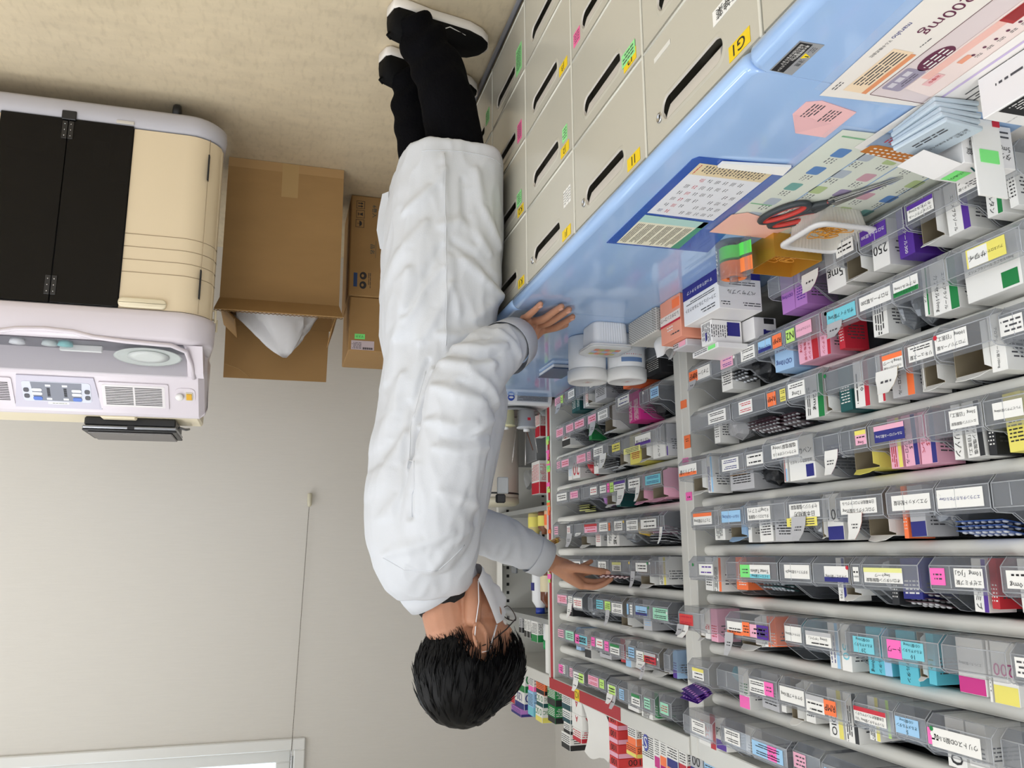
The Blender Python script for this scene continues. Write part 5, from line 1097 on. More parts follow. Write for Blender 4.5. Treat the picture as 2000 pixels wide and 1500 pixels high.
# ---------------- tablet packing machine ----------------
t=thing('tablet_machine','large white and cream tablet packing machine with smoked doors','machine',(.62,2.7,0))
ml=P('machine_lilac',(216,208,214),.3,var=(2,.012)); mcr=P('machine_cream',(227,209,177),.4); mcr2=P('machine_cream_pale',(232,220,190),.4); mgl=P('machine_grey',(184,182,188),.35)
x0,x1,yf,yb=.2,1.04,2.45,2.95
def outl(ins,y_f=None,r=.1):
    out=[]
    for x,y in rrect(x0+ins,x1-ins,(yf if y_f is None else y_f)+ins,yb,r,8,(1,1,0,0)):
        k=.055*max(0,(y-yf-.08)/(yb-yf-.08)); out.append((x+k if x<.62 else x-k,y))   # the flanks draw in towards the back
    return out
def ring(ins,z,y_f=None,r=.1): return [(x,y,z) for x,y in outl(ins,y_f,r)]
mb=MB().loft([ring(.03,.06),ring(.004,.064),ring(-.006,.075),ring(-.008,.10),ring(-.004,.122),ring(.004,.128)],mgl,True); mb.build('base_trim',t)
MB().loft([ring(.004,.1285),ring(.004,.68)],P('machine_core',(26,24,24),.5),True).build('lower_body',t)
# cream side panels wrapping the corners
for sx,nm in ((-1,0),(1,1)):
    pts=[p for p in outl(.0) if (p[0]<.445 if sx<0 else p[0]>.795)]
    pts=[p for p in pts if p[1]<2.60]
    # order along the wrap
    pts.sort(key=lambda p:(p[0] if sx<0 else -p[0],-p[1]))
    edge=.4455 if sx<0 else .7945
    wrap=[(x0+.029 if sx<0 else x1-.029,2.70)]+pts+[(edge,yf)]
    zs=[.131,.455,.4562,.493,.4942,.5315,.5327,.569,.5702,.677]
    def pinch(z): return .0025 if z in (.4562,.4942,.5327,.5702) else 0
    rings=[]
    for i,z in enumerate(zs):
        rings.append([(p[0],p[1],z) for p in wrap])
    mb=MB(); mb.loft(rings,mcr,True,cap=False,closed=False)
    for z in (.4555,.4937,.532,.5697):
        mb.tube([(p[0]-.0002*sx,p[1]-.0004,z) for p in wrap],.0011,P('cream_groove',(160,140,110),.5),5)
    pn=mb.build('side_panel',t)
    # moulded grip lip, vertical slits
    xa,xb_=(.446,.32) if sx<0 else (.794,.92)
    mb=MB(); a,b_=min(xa,xb_),max(xa,xb_); mb.loft([[(x,yf-.012*k,z) for x,z in rrect(a+.004*k2,b_-.004*k2,.648+.003*k2,.676-.002*k2,.012,4)] for k,k2 in ((0,0),(.8,0),(1,1))],mcr2,True); mb.build('grip',pn)
    xs=.236 if sx<0 else 1.004
    for za,zb_ in ((.182,.262),(.545,.632)): MB().box(xs-.002,xs+.002,2.455,2.47,za,zb_,M_dark).build('slit',pn)
    MB().tube([(xs+.0,2.4625,.131),(xs,2.4625,.677)],.0009,P('cream_groove',(160,140,110),.5),5).build('seam',pn)
# smoked doors with hinges; parts of the mechanism show faintly through
msm=P('smoked_acrylic',(5,4,5),.08,clear=.2,spec=.28)
for xa,xb_,lab in ((.447,.6185,None),(.6205,.793,None)):
    d=MB().box(xa,xb_,yf-.006,yf-.001,.126,.677,msm,.001).build('smoked_door',t)
    for z in (.135,.60): 
        xx=xb_ if xb_<.62 else xa
        m2=MB().box(xx-.014 if xb_<.62 else xx,xx if xb_<.62 else xx+.014,yf-.0085,yf-.0062,z,z+.055,P('hinge_black',(30,29,29),.35),.001)
        for k in range(3): m2.lathe([(.002,0),(.0015,.0012),(.0003,.0014)],(0,0,0),M_steel,8,M=Matrix.Translation((xx+(-.007 if xb_<.62 else .007),yf-.0087,z+.01+.018*k))@Matrix.Rotation(math.pi/2,4,'X'))
        m2.build('hinge',d)
MB().box(.6,.638,yf-.012,yf-.0065,.104,.132,M_black,.002).build('door_latch',t)
MB().box(.447,.495,yf-.009,yf-.001,.113,.122,P('latch_cream',(206,200,190),.4),.001).build('latch_plate',t)
mi=P('inside_grey',(118,114,112),.5)
mb=MB().box(.45,.79,yf+.05,yf+.055,.14,.66,P('inside_dark',(50,47,46),.6))
mb.box(.455,.50,yf+.0005,yf+.035,.14,.30,mi).box(.505,.55,yf+.0005,yf+.03,.18,.26,P('inside_light',(170,166,162),.4),.004)
for k in range(4): mb.tube([(.45,yf+.006,.42+.04*k),(.53,yf+.006,.415+.04*k-.012),(.6,yf+.006,.395+.04*k),(.64,yf+.006,.395+.04*k),(.79,yf+.006,.43+.04*k)],.0022,mi,6)
mb.box(.66,.78,yf+.002,yf+.03,.17,.24,mi,.01)
mb.build('mechanism',t)
# white shroud, open hopper and sloping console
mb=MB(); mb.loft([ring(0,.678),ring(-.008,.684),ring(-.010,.70),ring(-.008,.755),ring(-.002,.766),ring(.008,.770)],ml,True); mb.build('shroud',t)
HX0,HX1=.262,.978
ysl=[(2.452,.7705),(2.585,.842)]
mb=MB()
for a,b_ in ((x0+.018,HX0),(HX1,x1-.018)):   # cheeks beside the hopper
    MB().prism([(2.47,.7705),(2.585,.7705),(2.585,.842),(2.56,.832)],(a,0,0),Y,Z,b_-a,ml).build('hopper_cheek',t)
con=[(2.585,.7705),(2.585,.838),(2.592,.848),(2.695,.938),(2.71,.943),(2.72,.9435),(2.72,.7705)]
mb=MB(); n=8; ringz=[]
for x,ins in ((x0+.012,.03),(x0+.018,.012),(x0+.034,0),(x1-.034,0),(x1-.018,.012),(x1-.012,.03)):
    ringz.append([(x,y+ins*(1 if y<2.71 else 0),z-ins*(1 if z>.78 else 0)) for y,z in con])
mb.loft(ringz,ml,False); mb.build('console',t)
MB().box(x0+.04,x1-.04,2.7205,yb,.7705,.9345,mcr2,.006).build('rear_cover',t)
MB().box(.42,.52,2.74,2.78,.935,.947,mcr2,.004).build('cover_latch',t)
MB().box(x0+.06,x1-.06,yb+.001,yb+.03,.1,.93,mgl,.004).build('back_housing',t)
# curved lip around the hopper mouth
lip=[(.245,2.585,.842),(.25,2.53,.815),(.262,2.475,.787),(.30,2.452,.777),(.42,2.447,.774),(.50,2.445,.768),(.55,2.443,.757),(.62,2.442,.753),(.69,2.443,.757),(.74,2.445,.768),(.82,2.447,.774),(.94,2.452,.777),(.978,2.475,.787),(.99,2.53,.815),(.995,2.585,.842)]
MB().tube(lip,.0065,ml,8).build('hopper_lip',t)
MB().add([(.265,2.46,.776),(.975,2.46,.776),(.975,2.583,.842),(.265,2.583,.842)],[(0,1,2,3)],M_clear2).build('hopper_cover',t)
o=MB().box(.27,.97,2.47,2.582,.7708,.7725,P('hopper_floor',(96,92,100),.5)).build('hopper_floor',t)
t2=thing('hopper_dish','clear lens shaped dish at the end of the machine hopper','dish',(.37,2.53,.7727))
M=Matrix.Translation((.368,2.53,.79))@Matrix.Rotation(.35,4,'X')
MB().lathe([(.02,-.004),(.06,.0),(.075,.007),(.077,.009),(.07,.008),(.03,.003),(.001,.002)],(0,0,0),P('dish_clear',(226,232,226),.15,clear=.25),36,M=M,sx=1.2,sy=.62).build('dish_body',t2)
MB().lathe([(.03,.0045),(.05,.0065),(.052,.009),(.03,.0105),(.001,.011)],(0,0,0),P('dish_white',(232,236,230),.3),28,M=M,sx=1.1,sy=.6).build('dish_core',t2)
for (x,c,lab) in ((.58,(120,190,190),'teal cap lying inside the machine hopper'),(.62,(190,200,200),'clear cap next to the teal one in the hopper'),(.70,(220,222,226),'white plastic scoop inside the hopper')):
    t2=MB().lathe([(.001,0),(.018,0),(.02,.012),(.001,.014)],(x,2.50,.7727),P('hop_%d'%int(x*100),c,.35),20); tag(t2.build('cap'),lab,'cap')
tag(MB().box(.49,.60,2.525,2.535,.7727,.792,P('strip_white',(236,236,234),.4),.002).build('strip'),'white strip lying along the hopper floor','strip')
# console details: local frame on the sloping face
A=Vector((0,2.592,.848)); B=Vector((0,2.695,.938)); sv=(B-A).normalized(); sn=Vector((0,-sv.z,sv.y)); SL=(B-A).length
def cp(x,s,h=0): return Vector((x,0,0))+A+sv*s+sn*h
def cpoly(mb,pts,mat,h=0,th=.002): 
    return mb.prism(pts,cp(0,0,h),X,sv,th,mat)
mb=MB(); cpoly(mb,rrect(.318,.51,.018,.118,.006,4),ml,0,.004); v=mb.build('speaker_grille',t)
mb=MB(); cpoly(mb,rrect(.328,.50,.026,.108,.004,4),P('grille_face',(222,218,218),.4),.004,.0006)
for k in range(11):
    for a,b_ in ((.336,.411),(.416,.491)): cpoly(mb,[(a,.034+k*.0063),(b_,.034+k*.0063),(b_,.0368+k*.0063),(a,.0368+k*.0063)],M_dark,.0046,.0003)
mb.build('slots',v)
mb=MB(); cpoly(mb,rrect(.243,.30,.03,.085,.016,5),ml,0,.002); mb.build('switch_plate',t)
mb=MB(); mb.lathe([(.011,0),(.012,.008),(.009,.011),(.001,.0115)],(0,0,0),P('button_white',(232,230,226),.3),20,M=Matrix.Translation(cp(.287,.06,.002))@Vector((0,0,1)).rotation_difference(sn).to_matrix().to_4x4()); mb.build('round_button',t)
mb=MB(); cpoly(mb,rrect(.25,.27,.045,.075,.002,2),P('cream_plastic',(206,200,176),.4),.002,.002); o=mb.build('power_switch',t); mb=MB(); cpoly(mb,rrect(.2525,.2675,.049,.071,.001,2),P('switch_amber',(222,170,50),.3),.004,.002); mb.build('rocker',o)
# keypad
mb=MB(); cpoly(mb,[(.52,.006),(.72,.006),(.735,.123),(.505,.123)],P('keypad_frame',(196,192,206),.4),0,.004); kf=mb.build('keypad',t)
mb=MB(); cpoly(mb,rrect(.53,.71,.026,.098,.008,4),P('keypad_pale',(206,210,222),.4),.004,.001); cpoly(mb,[(.553,.028),(.687,.028),(.682,.095),(.558,.095)],P('keypad_grey',(120,124,136),.4),.005,.0006)
mb.build('keypad_face',kf)
def key(pts,mat,hh,th,name='key'): 
    m_=MB(); cpoly(m_,pts,mat,hh,th); m_.build(name,kf)
K1,K2,K3=P('key_dark',(66,66,74),.4),P('key_blue',(70,110,196),.4),P('key_white',(226,228,234),.4)
mb=MB()
for sx in (-1,1):
    for k in range(2): key(rrect(.62+sx*.08-.007,.62+sx*.08+.007,.05+k*.022,.065+k*.022,.005,3),K1,.005,.0015)
    key(rrect(.62+sx*.052-.012,.62+sx*.052+.012,.08,.093,.005,3),K2,.0056,.0015)
    for k in range(2): key(rrect(.62+sx*.052-.013,.62+sx*.052+.013,.05+k*.014,.06+k*.014,.004,3),K3,.0056,.0015)
    for zz in (.035,.084): key([(.62+sx*.022-.007,zz),(.62+sx*.022+.007,zz),(.62+sx*.022+.007,zz+.007),(.62+sx*.022-.007,zz+.007)],K3,.0056,.0008)
    for k in range(8): cpoly(mb,[(.62+sx*.022-.004,.048+.004*k),(.62+sx*.022+.004,.048+.004*k),(.62+sx*.022+.004,.0505+.004*k),(.62+sx*.022-.004,.0505+.004*k)],M_dark,.0056,.0004)
mb.build('level_lights',kf)
mb=MB(); cpoly(mb,rrect(.592,.648,.100,.108,.002,2),PAP('w'),.004,.0006); 
mb.lines(cp(.62,.104,.0049),X,sv,.045,.004,1,M_print); mb.build('name_plate',kf)
mb=MB(); cpoly(mb,rrect(.735,.93,.018,.118,.006,4),ml,0,.004)
for k in range(11): cpoly(mb,[(.745,.034+k*.0063),(.92,.034+k*.0063),(.92,.0368+k*.0063),(.745,.0368+k*.0063)],M_dark,.0042,.0003)
mb.build('speaker_grille',t)
# side clips and feet
for y,z in ((2.56,.655),(2.63,.665)): MB().tube([(x0+.016,y,z-.02),(x0-.004,y,z-.018),(x0-.005,y,z+.018),(x0+.016,y,z+.022)],.0035,mcr2,8).build('cord_clip',t)
for x,y in ((.343,2.52),(.9,2.52),(.343,2.88),(.9,2.88)):
    mb=MB().lathe([(.001,-.011),(.024,-.011),(.028,-.006),(.028,.006),(.024,.011),(.001,.011)],(0,0,0),M_black,20,M=Matrix.Translation((x,y,.0285))@Matrix.Rotation(math.pi/2,4,'Y')); mb.box(x-.018,x+.018,y-.012,y+.012,.035,.0605,P('fork',(90,88,88),.4,.6),.002); mb.build('caster',t)
# label printer on top
t=thing('label_printer','black label printer with silver trim on top of the machine','printer',(.44,2.87,.936))
mb=MB().box(.31,.575,2.80,2.99,.9355,.962,P('printer_black',(34,35,37),.4),.004); mb.build('printer_body',t)
mb=MB().box(.306,.579,2.795,2.992,.9625,.972,P('printer_silver',(150,152,156),.3,.7),.003); mb.build('silver_trim',t)
mb=MB().box(.306,.579,2.797,2.994,.9725,.979,M_black,.002); o=mb.build('printer_lid',t)
mb=MB().box(.32,.566,2.81,2.98,.9795,.985,P('printer_lid_top',(110,106,104),.45),.003); mb.lines((.44,2.82,.9857),X,Y,.05,.008,1,P('logo_silver',(200,198,194),.3)); mb.build('lid_panel',o)
MB().box(.43,.45,2.7935,2.796,.961,.973,M_black).build('latch',t)
mb=MB().tube([(.305,2.85,.955),(.285,2.87,.958),(.28,2.91,.95),(.295,2.96,.944)],.004,P('cable_grey',(110,110,112),.5),6); mb.build('cable',t)

# ---------------- cardboard cartons on the floor ----------------
mk=P('cardboard',(164,128,80),.75,var=(5,.05),bump=(220,.05),stretch=(1,1,3)); mk2=P('cardboard_inside',(158,122,74),.8,var=(6,.04)); mtp=P('parcel_tape',(178,146,96),.35)
t=thing('cardboard_box','large open cardboard box with flaps up between machine and person','cardboard box',(.01,3.0,0))
x0,x1,y0,y1,h=-.187,.207,2.83,3.17,.515; e=.004
mb=MB().box(x0,x1,y0,y0+e,.001,h,mk).box(x0,x1,y1-e,y1,.001,h,mk).box(x0,x0+e,y0+e,y1-e,.001,h,mk).box(x1-e,x1,y0+e,y1-e,.001,h,mk).box(x0+e,x1-e,y0+e,y1-e,.001,.006,mk); mb.build('carton_wall',t)
def slab(mb,a,b_,c,d,th,mat):
    a,b_,c,d=map(Vector,(a,b_,c,d)); n=(b_-a).cross(d-a).normalized()*th; vs=[a,b_,c,d,a+n,b_+n,c+n,d+n]
    return mb.add(vs,[(3,2,1,0),(4,5,6,7),(0,1,5,4),(1,2,6,5),(2,3,7,6),(3,0,4,7)],mat)
mb=slab(MB(),(x0,y0,h),(x1,y0,h),(x1+.004,y0-.15,h+.082),(x0-.004,y0-.15,h+.082),.004,mk)
# corrugated edge
mb.tube([(x0-.004+(x1-x0+.008)*i/60,y0-.151,h+.085+(.0015 if i%2 else -.0015)) for i in range(61)],.0016,P('cardboard_edge',(120,92,56),.8),5); mb.build('front_flap',t)
mb=slab(MB(),(x0+.012,y1,h),(x1-.004,y1,h),(x1-.006,y1+.015,h+.198),(x0+.014,y1+.02,h+.196),.004,mk2); mb.tube([(x1-.01,y1-.006,h+.15),(x1-.06,y1-.003,h+.165),(x1-.10,y1+.002,h+.195)],.0012,mk,5); mb.build('rear_flap',t)
mb=slab(MB(),(x0,y1-.01,h),(x0,y0+.06,h),(x0+.02,y0+.07,h+.06),(x0+.02,y1-.02,h+.07),.004,mk2); mb.build('side_flap',t)
mb=slab(MB(),(x1,y0+.05,h),(x1,y1-.01,h),(x1-.05,y1-.02,h+.05),(x1-.05,y0+.06,h+.05),.004,mk2); mb.build('side_flap',t)
MB().box(-.03,.026,y0-.0006,y0-.0001,.001,.128,mtp).build('tape_strip',t)
MB().box(x0,x1,y0-.0005,y0-.0001,.001,.035,P('cardboard_fold',(176,140,92),.7)).build('taped_edge',t)
mb=MB(); rings=[]
for i in range(10):
    f=i/9; z=.50+.17*f; w=.135*(1-f)**.8+.006; rings.append([(.02-.035*f+w*math.cos(a)*(1+.16*math.sin(3*a+2*f)+.07*math.sin(8*a+9*f)),2.98+.07*(1-f)*math.sin(a)*(1+.25*math.sin(4*a+5*f)+.12*math.sin(9*a))+.01*f,z+.014*math.sin(5*a+3*f)*(1-f)) for a in [k*2*math.pi/24 for k in range(24)]])
mb.loft(rings,P('bag_white',(226,226,228),.4,clear=.05),True); tag(mb.build('plastic_bag'),'white plastic bag peaking out of the large open cardboard box','bag')
def floorbox(lab,x0,x1,y0,y1,z0,z1):
    t=thing('cardboard_box',lab,'cardboard box',((x0+x1)/2,(y0+y1)/2,z0)); MB().box(x0,x1,y0,y1,z0,z1,mk,.004).build('carton_wall',t); return t
t=floorbox('closed cardboard box with handling marks on the floor behind the person',-.60,-.232,3.03,3.34,.001,.406)
mb=MB(); q=3.0294; mbk2=P('print_dark',(46,44,48),.7)
def icon(cx,cz,kind):
    s=.016
    for a in ((-s,-s,s,-s+.0016),(-s,s-.0016,s,s),(-s,-s,-s+.0016,s),(s-.0016,-s,s,s)): fy(mb,q,cx+a[0],cx+a[2],cz+a[1],cz+a[3],mbk2)
    if kind==0:
        for d in (-.006,.006): mb.poly([(cx-.010,q,cz+d),(cx-.002,q,cz+d-.005),(cx-.002,q,cz+d+.005)],mbk2); fy(mb,q,cx-.003,cx+.010,cz+d-.0016,cz+d+.0016,mbk2)
    elif kind==1:
        mb.poly([(cx-.009,q,cz-.007),(cx-.009,q,cz+.007),(cx+.001,q,cz+.002),(cx+.001,q,cz-.002)],mbk2); fy(mb,q,cx,cx+.008,cz-.0012,cz+.0012,mbk2); fy(mb,q,cx+.007,cx+.0095,cz-.006,cz+.006,mbk2)
    else:
        mb.poly([(cx+.011*math.cos(a)*-1*.9+.002,q,cz+.011*math.sin(a)) for a in [-math.pi/2+k*math.pi/8 for k in range(9)]],mbk2); fy(mb,q,cx,cx+.01,cz-.001,cz+.001,mbk2)
icon(-.268,.04,0); icon(-.268,.078,1); icon(-.267,.116,2)
mb.text('6巻入',(-.322,q,.062),Z,X*-1,.05,.018,INK('t'),3)
mb.text('品名',(-.318,q,.215),Z,X*-1,.06,.016,INK('t'),3); fy(mb,q,-.331,-.330,.18,.25,INK('t'))
fy(mb,q,-.264,-.25,.315,.37,P('print_blue',(40,70,120),.6))
for zc in (.325,.362):
    mb.poly([(-.286+.013*math.cos(a),q,zc+.015*math.sin(a)) for a in [k*math.pi/10 for k in range(20)]],mbk2); mb.poly([(-.284+.005*math.cos(a),q-.0003,zc+.006*math.sin(a)) for a in [k*math.pi/6 for k in range(12)]],mk)
mb.lines((-.31,q,.342),Z,X*-1,.06,.012,2,mbk2); fy(mb,q,-.36,-.345,.09,.12,P('print_rust',(176,100,66),.7)); fy(mb,q,-.36,-.35,.22,.33,P('print_rust',(176,100,66),.7))
mb.build('print',t)
t=floorbox('cardboard box with lime note and shipping label stacked on the marked box',-.60,-.24,3.035,3.33,.407,.618)
mb=MB(); fy(mb,3.0344,-.30,-.262,.552,.572,PAP('gn')); mb.text('#' if False else 'マスク',(-.281,3.034,.562),X,Z,.028,.01,INK('k')); mb.build('sticky_note',t)
mb=MB(); mb.poly([(-.335,3.0343,.578),(-.25,3.0343,.578),(-.25,3.0343,.613),(-.335,3.0343,.613)],P('label_lilac',(206,190,196),.5)); mb.lines((-.27,3.034,.597),X,Z,.035,.026,5,M_print)
for k in range(16): fy(mb,3.034,-.33+.0024*k,-.3288+.0024*k+(.0008 if k%3 else 0),.603,.611,mbk2)
mb.build('shipping_label',t)
FOLDS=[(0.007,0.011,[(-0.394,0.982),(-0.436,1.008),(-0.463,1.043)]),(0.008,0.012,[(-0.341,0.954),(-0.394,0.97),(-0.448,0.956)]),(0.006,0.01,[(-0.37,0.917),(-0.424,0.923),(-0.478,0.908)]),(0.006,0.01,[(-0.401,1.11),(-0.448,1.074)]),(0.005,0.01,[(-0.324,1.14),(-0.378,1.149),(-0.436,1.134)]),(0.005,0.012,[(-0.339,1.229),(-0.396,1.246),(-0.44,1.259)]),(0.006,0.012,[(-0.348,0.868),(-0.399,0.871),(-0.447,0.849)]),(0.007,0.012,[(-0.33,1.011),(-0.371,1.032),(-0.424,1.042)]),(0.006,0.012,[(-0.314,1.081),(-0.36,1.096),(-0.401,1.087)]),(0.005,0.01,[(-0.466,0.872),(-0.496,0.895),(-0.515,0.924)]),(-0.006,0.009,[(-0.371,1.003),(-0.418,1.025),(-0.454,1.055)]),(-0.006,0.009,[(-0.358,0.933),(-0.412,0.946),(-0.46,0.931)]),(-0.005,0.009,[(-0.382,0.892),(-0.441,0.889)]),(-0.005,0.01,[(-0.337,1.12),(-0.395,1.124),(-0.442,1.105)]),(0.007,0.014,[(-0.246,0.957),(-0.264,0.838),(-0.28,0.716)]),(0.006,0.013,[(-0.308,0.883),(-0.347,0.808),(-0.368,0.751)]),(0.006,0.013,[(-0.226,0.727),(-0.272,0.655),(-0.312,0.6)]),(0.006,0.014,[(-0.345,0.609),(-0.397,0.591),(-0.468,0.66)]),(0.007,0.014,[(-0.398,0.686),(-0.46,0.731),(-0.503,0.752)]),(0.005,0.012,[(-0.429,0.826),(-0.472,0.786),(-0.497,0.746)]),(-0.005,0.01,[(-0.373,0.644),(-0.429,0.677),(-0.484,0.722)]),(0.006,0.012,[(-0.27,0.567),(-0.329,0.509),(-0.353,0.467)]),(0.006,0.012,[(-0.428,0.457),(-0.441,0.547),(-0.497,0.632)]),(-0.006,0.012,[(-0.397,0.487),(-0.404,0.577),(-0.429,0.639)]),(0.006,0.014,[(-0.219,1.118),(-0.251,1.049),(-0.277,0.956)]),(0.006,0.014,[(-0.211,1.229),(-0.248,1.162),(-0.28,1.094)]),(0.005,0.012,[(-0.24,1.282),(-0.272,1.228),(-0.287,1.161)]),(0.006,0.014,[(-0.252,1.357),(-0.318,1.336),(-0.374,1.314)]),(-0.005,0.012,[(-0.22,1.163),(-0.258,1.106),(-0.284,1.025)]),(0.005,0.01,[(-0.295,1.271),(-0.288,1.161),(-0.297,1.07),(-0.335,0.952)]),(-0.007,0.008,[(-0.286,1.282),(-0.281,1.161),(-0.288,1.059),(-0.325,0.929)]),(0.005,0.012,[(-0.341,1.39),(-0.374,1.336),(-0.425,1.303)]),(0.004,0.008,[(-0.35,0.428),(-0.355,0.621),(-0.36,0.807),(-0.361,0.903)]),(0.004,0.01,[(-0.264,0.862),(-0.309,0.762),(-0.353,0.709)]),(-0.005,0.011,[(-0.275,0.814),(-0.32,0.712),(-0.35,0.659)]),(0.005,0.011,[(-0.393,0.817),(-0.374,0.757),(-0.368,0.683)])]
# ---------------- the person ----------------
import numpy as np
def remeshed(mb,voxel,smooth,name='tmp'):
    """fuse the overlapping pieces of mb into one continuous skin"""
    o=mb.build(name); m=o.modifiers.new('r','REMESH'); m.mode='VOXEL'; m.voxel_size=voxel
    if smooth: s=o.modifiers.new('s','SMOOTH'); s.iterations=smooth; s.factor=.5
    dg=bpy.context.evaluated_depsgraph_get(); me=bpy.data.meshes.new_from_object(o.evaluated_get(dg))
    bpy.data.objects.remove(o); me.polygons.foreach_set('use_smooth',[True]*len(me.polygons)); return me
def chain(mb,pts,rad,mat,n=14,sub=5,flat=1,up=None):
    """round-ended limb through pts (Catmull-Rom), radius interpolated"""
    P_=[Vector(p) for p in pts]; out=[];rr=[]
    for i in range(len(P_)-1):
        a=P_[max(i-1,0)];b_=P_[i];c=P_[i+1];d=P_[min(i+2,len(P_)-1)]
        for k in range(sub):
            t_=k/sub; out.append(.5*((2*b_)+(c-a)*t_+(2*a-5*b_+4*c-d)*t_*t_+(3*b_-a-3*c+d)*t_**3)); rr.append(rad[i]+(rad[i+1]-rad[i])*t_)
    out.append(P_[-1]); rr.append(rad[-1])
    d0=(out[0]-out[1]).normalized(); d1=(out[-1]-out[-2]).normalized(); r0,r1=rr[0],rr[-1]
    A=[(math.sin(q),math.cos(q)) for q in (math.radians(80),math.radians(55),math.radians(28))]
    pre=[(out[0]+d0*r0*s,max(r0*c,r0*.15)) for s,c in A]; post=[(out[-1]+d1*r1*s,max(r1*c,r1*.15)) for s,c in A[::-1]]
    allp=[p for p,_ in pre]+out+[p for p,_ in post]; allr=[r for _,r in pre]+rr+[r for _,r in post]
    mb.tube(allp,allr,mat,n,flat=flat,up=up); return mb
def ball(mb,c,r,mat,M=None,n=20,k=12):
    r=(r,r,r) if not isinstance(r,(tuple,list)) else r; rings=[]
    for i in range(k+1):
        a=math.pi*i/k-math.pi/2; cr=max(math.cos(a),.02); rings.append([(c[0]+r[0]*cr*math.cos(q),c[1]+r[1]*cr*math.sin(q),c[2]+r[2]*math.sin(a)) for q in [j*2*math.pi/n for j in range(n)]])
    vs=[p for rr in rings for p in rr]; fs=[(i*n+j,i*n+(j+1)%n,(i+1)*n+(j+1)%n,(i+1)*n+j) for i in range(k) for j in range(n)]+[tuple(range(n))[::-1],tuple(k*n+j for j in range(n))]
    return mb.add(vs,fs,mat,True,M)
msk=P('skin',(190,136,106),.5,var=(30,.06),bump=(300,.04),sss=.08)
per=thing('person','person in a white coat and face mask picking tablets from the trays','person',(-.38,2.0,0))
# head frame
HF=Vector((-.85,.28,-.45)).normalized(); HL=Vector((-.31,-.95,0)).normalized(); HU=HF.cross(HL).normalized(); HL=HU.cross(HF).normalized()
HO=Vector((-.455,1.988,1.548)); HS=1.05
HM=Matrix(((HF.x*HS,HL.x*HS,HU.x*HS,HO.x),(HF.y*HS,HL.y*HS,HU.y*HS,HO.y),(HF.z*HS,HL.z*HS,HU.z*HS,HO.z),(0,0,0,1)))
def h(f,l,u): return HM@Vector((f,l,u))
mb=MB()
# head built in its own frame: skull, brow, cheeks, jaw, nose, ears
ball(mb,(-.012,0,.038),(.095,.074,.092),msk,HM); ball(mb,(.03,0,.02),(.066,.064,.075),msk,HM); ball(mb,(.05,0,-.035),(.05,.052,.062),msk,HM)
ball(mb,(.062,0,-.09),(.032,.034,.028),msk,HM); ball(mb,(.03,0,-.07),(.05,.054,.042),msk,HM); ball(mb,(.066,0,.045),(.026,.052,.03),msk,HM)
for s in (-1,1):
    ball(mb,(.062,.032*s,-.022),(.026,.024,.026),msk,HM); chain(mb,[h(.0,.060*s,-.045),h(.02,.054*s,-.075),h(.05,.032*s,-.102)],[.020,.02,.018],msk)
    chain(mb,[h(.078,.045*s,.03),h(.09,.02*s,.034)],[.010,.010],msk)
chain(mb,[h(.088,0,.022),h(.103,0,-.012),h(.112,0,-.032)],[.008,.010,.012],msk)
for s in (-1,1): ball(mb,(.1,.011*s,-.034),.008,msk,HM)
for s in (-1,1):      # ears: bowl, rim and lobe
    E_=HM@Matrix.Translation((-.012,.079*s,-.008))@Matrix.Rotation(-.22*s,4,'Z')@Matrix.Rotation(-.15,4,'Y')
    ball(mb,(0,0,0),(.019,.006,.031),msk,E_)
    rim=[E_@Vector((.018*math.cos(a)-.002,.006*s,.032*math.sin(a))) for a in [math.radians(x) for x in range(-110,200,22)]]
    chain(mb,rim,[.0045]*len(rim),msk,8,2); ball(mb,(.006,.002*s,-.028),(.008,.005,.009),msk,E_)
# neck, trunk, limbs
chain(mb,[(-.375,2.0,1.37),(-.395,1.995,1.44),h(-.03,0,-.03)],[.068,.060,.058],msk,18)
chain(mb,[(-.40,2.0,.86),(-.39,2.0,1.05),(-.345,2.0,1.25),(-.36,2.0,1.36)],[.115,.10,.105,.08],msk,18)
for s in (-1,1): chain(mb,[(-.35,2.0+.05*s,1.3),(-.36,2.0+.14*s,1.335)],[.08,.06],msk)
LA=[(-.358,1.835,1.33),(-.37,1.79,1.18),(-.39,1.765,1.02),(-.49,1.80,.91),(-.557,1.865,.853)]
chain(mb,LA,[.052,.045,.038,.034,.027],msk)
RA=[(-.40,2.165,1.33),(-.50,2.205,1.29),(-.62,2.235,1.325),(-.755,2.248,1.383)]
chain(mb,RA,[.05,.042,.036,.027],msk)
LEG=[((-.40,1.92,.86),(-.415,1.91,.62),(-.405,1.885,.44),(-.352,1.85,.22),(-.285,1.862,.075)),((-.39,2.09,.86),(-.39,2.09,.62),(-.375,2.085,.44),(-.325,2.085,.22),(-.30,2.08,.08))]
for L in LEG: chain(mb,L,[.085,.07,.055,.047,.036],msk)
for (a,b_) in (((-.26,1.868,.05),(-.43,1.922,.045)),((-.265,2.07,.05),(-.46,2.152,.045))): chain(mb,[a,Vector(a)+(Vector(b_)-Vector(a))*.6],[.026,.022],msk)
def hand(wrist,knuckles,fingers,thumb,fr,pr):
    """palm between wrist and knuckles, then five separate fingers"""
    w=Vector(wrist)
    for k in knuckles: chain(mb,[w+(Vector(k)-w)*.12,w+(Vector(k)-w)*.6,k],[pr[0],pr[1],pr[2]],msk,12,4)
    for f,r in zip(fingers,fr): chain(mb,f,r,msk,12,4)
    chain(mb,thumb[0],thumb[1],msk,12,4)
cz=CT+.003
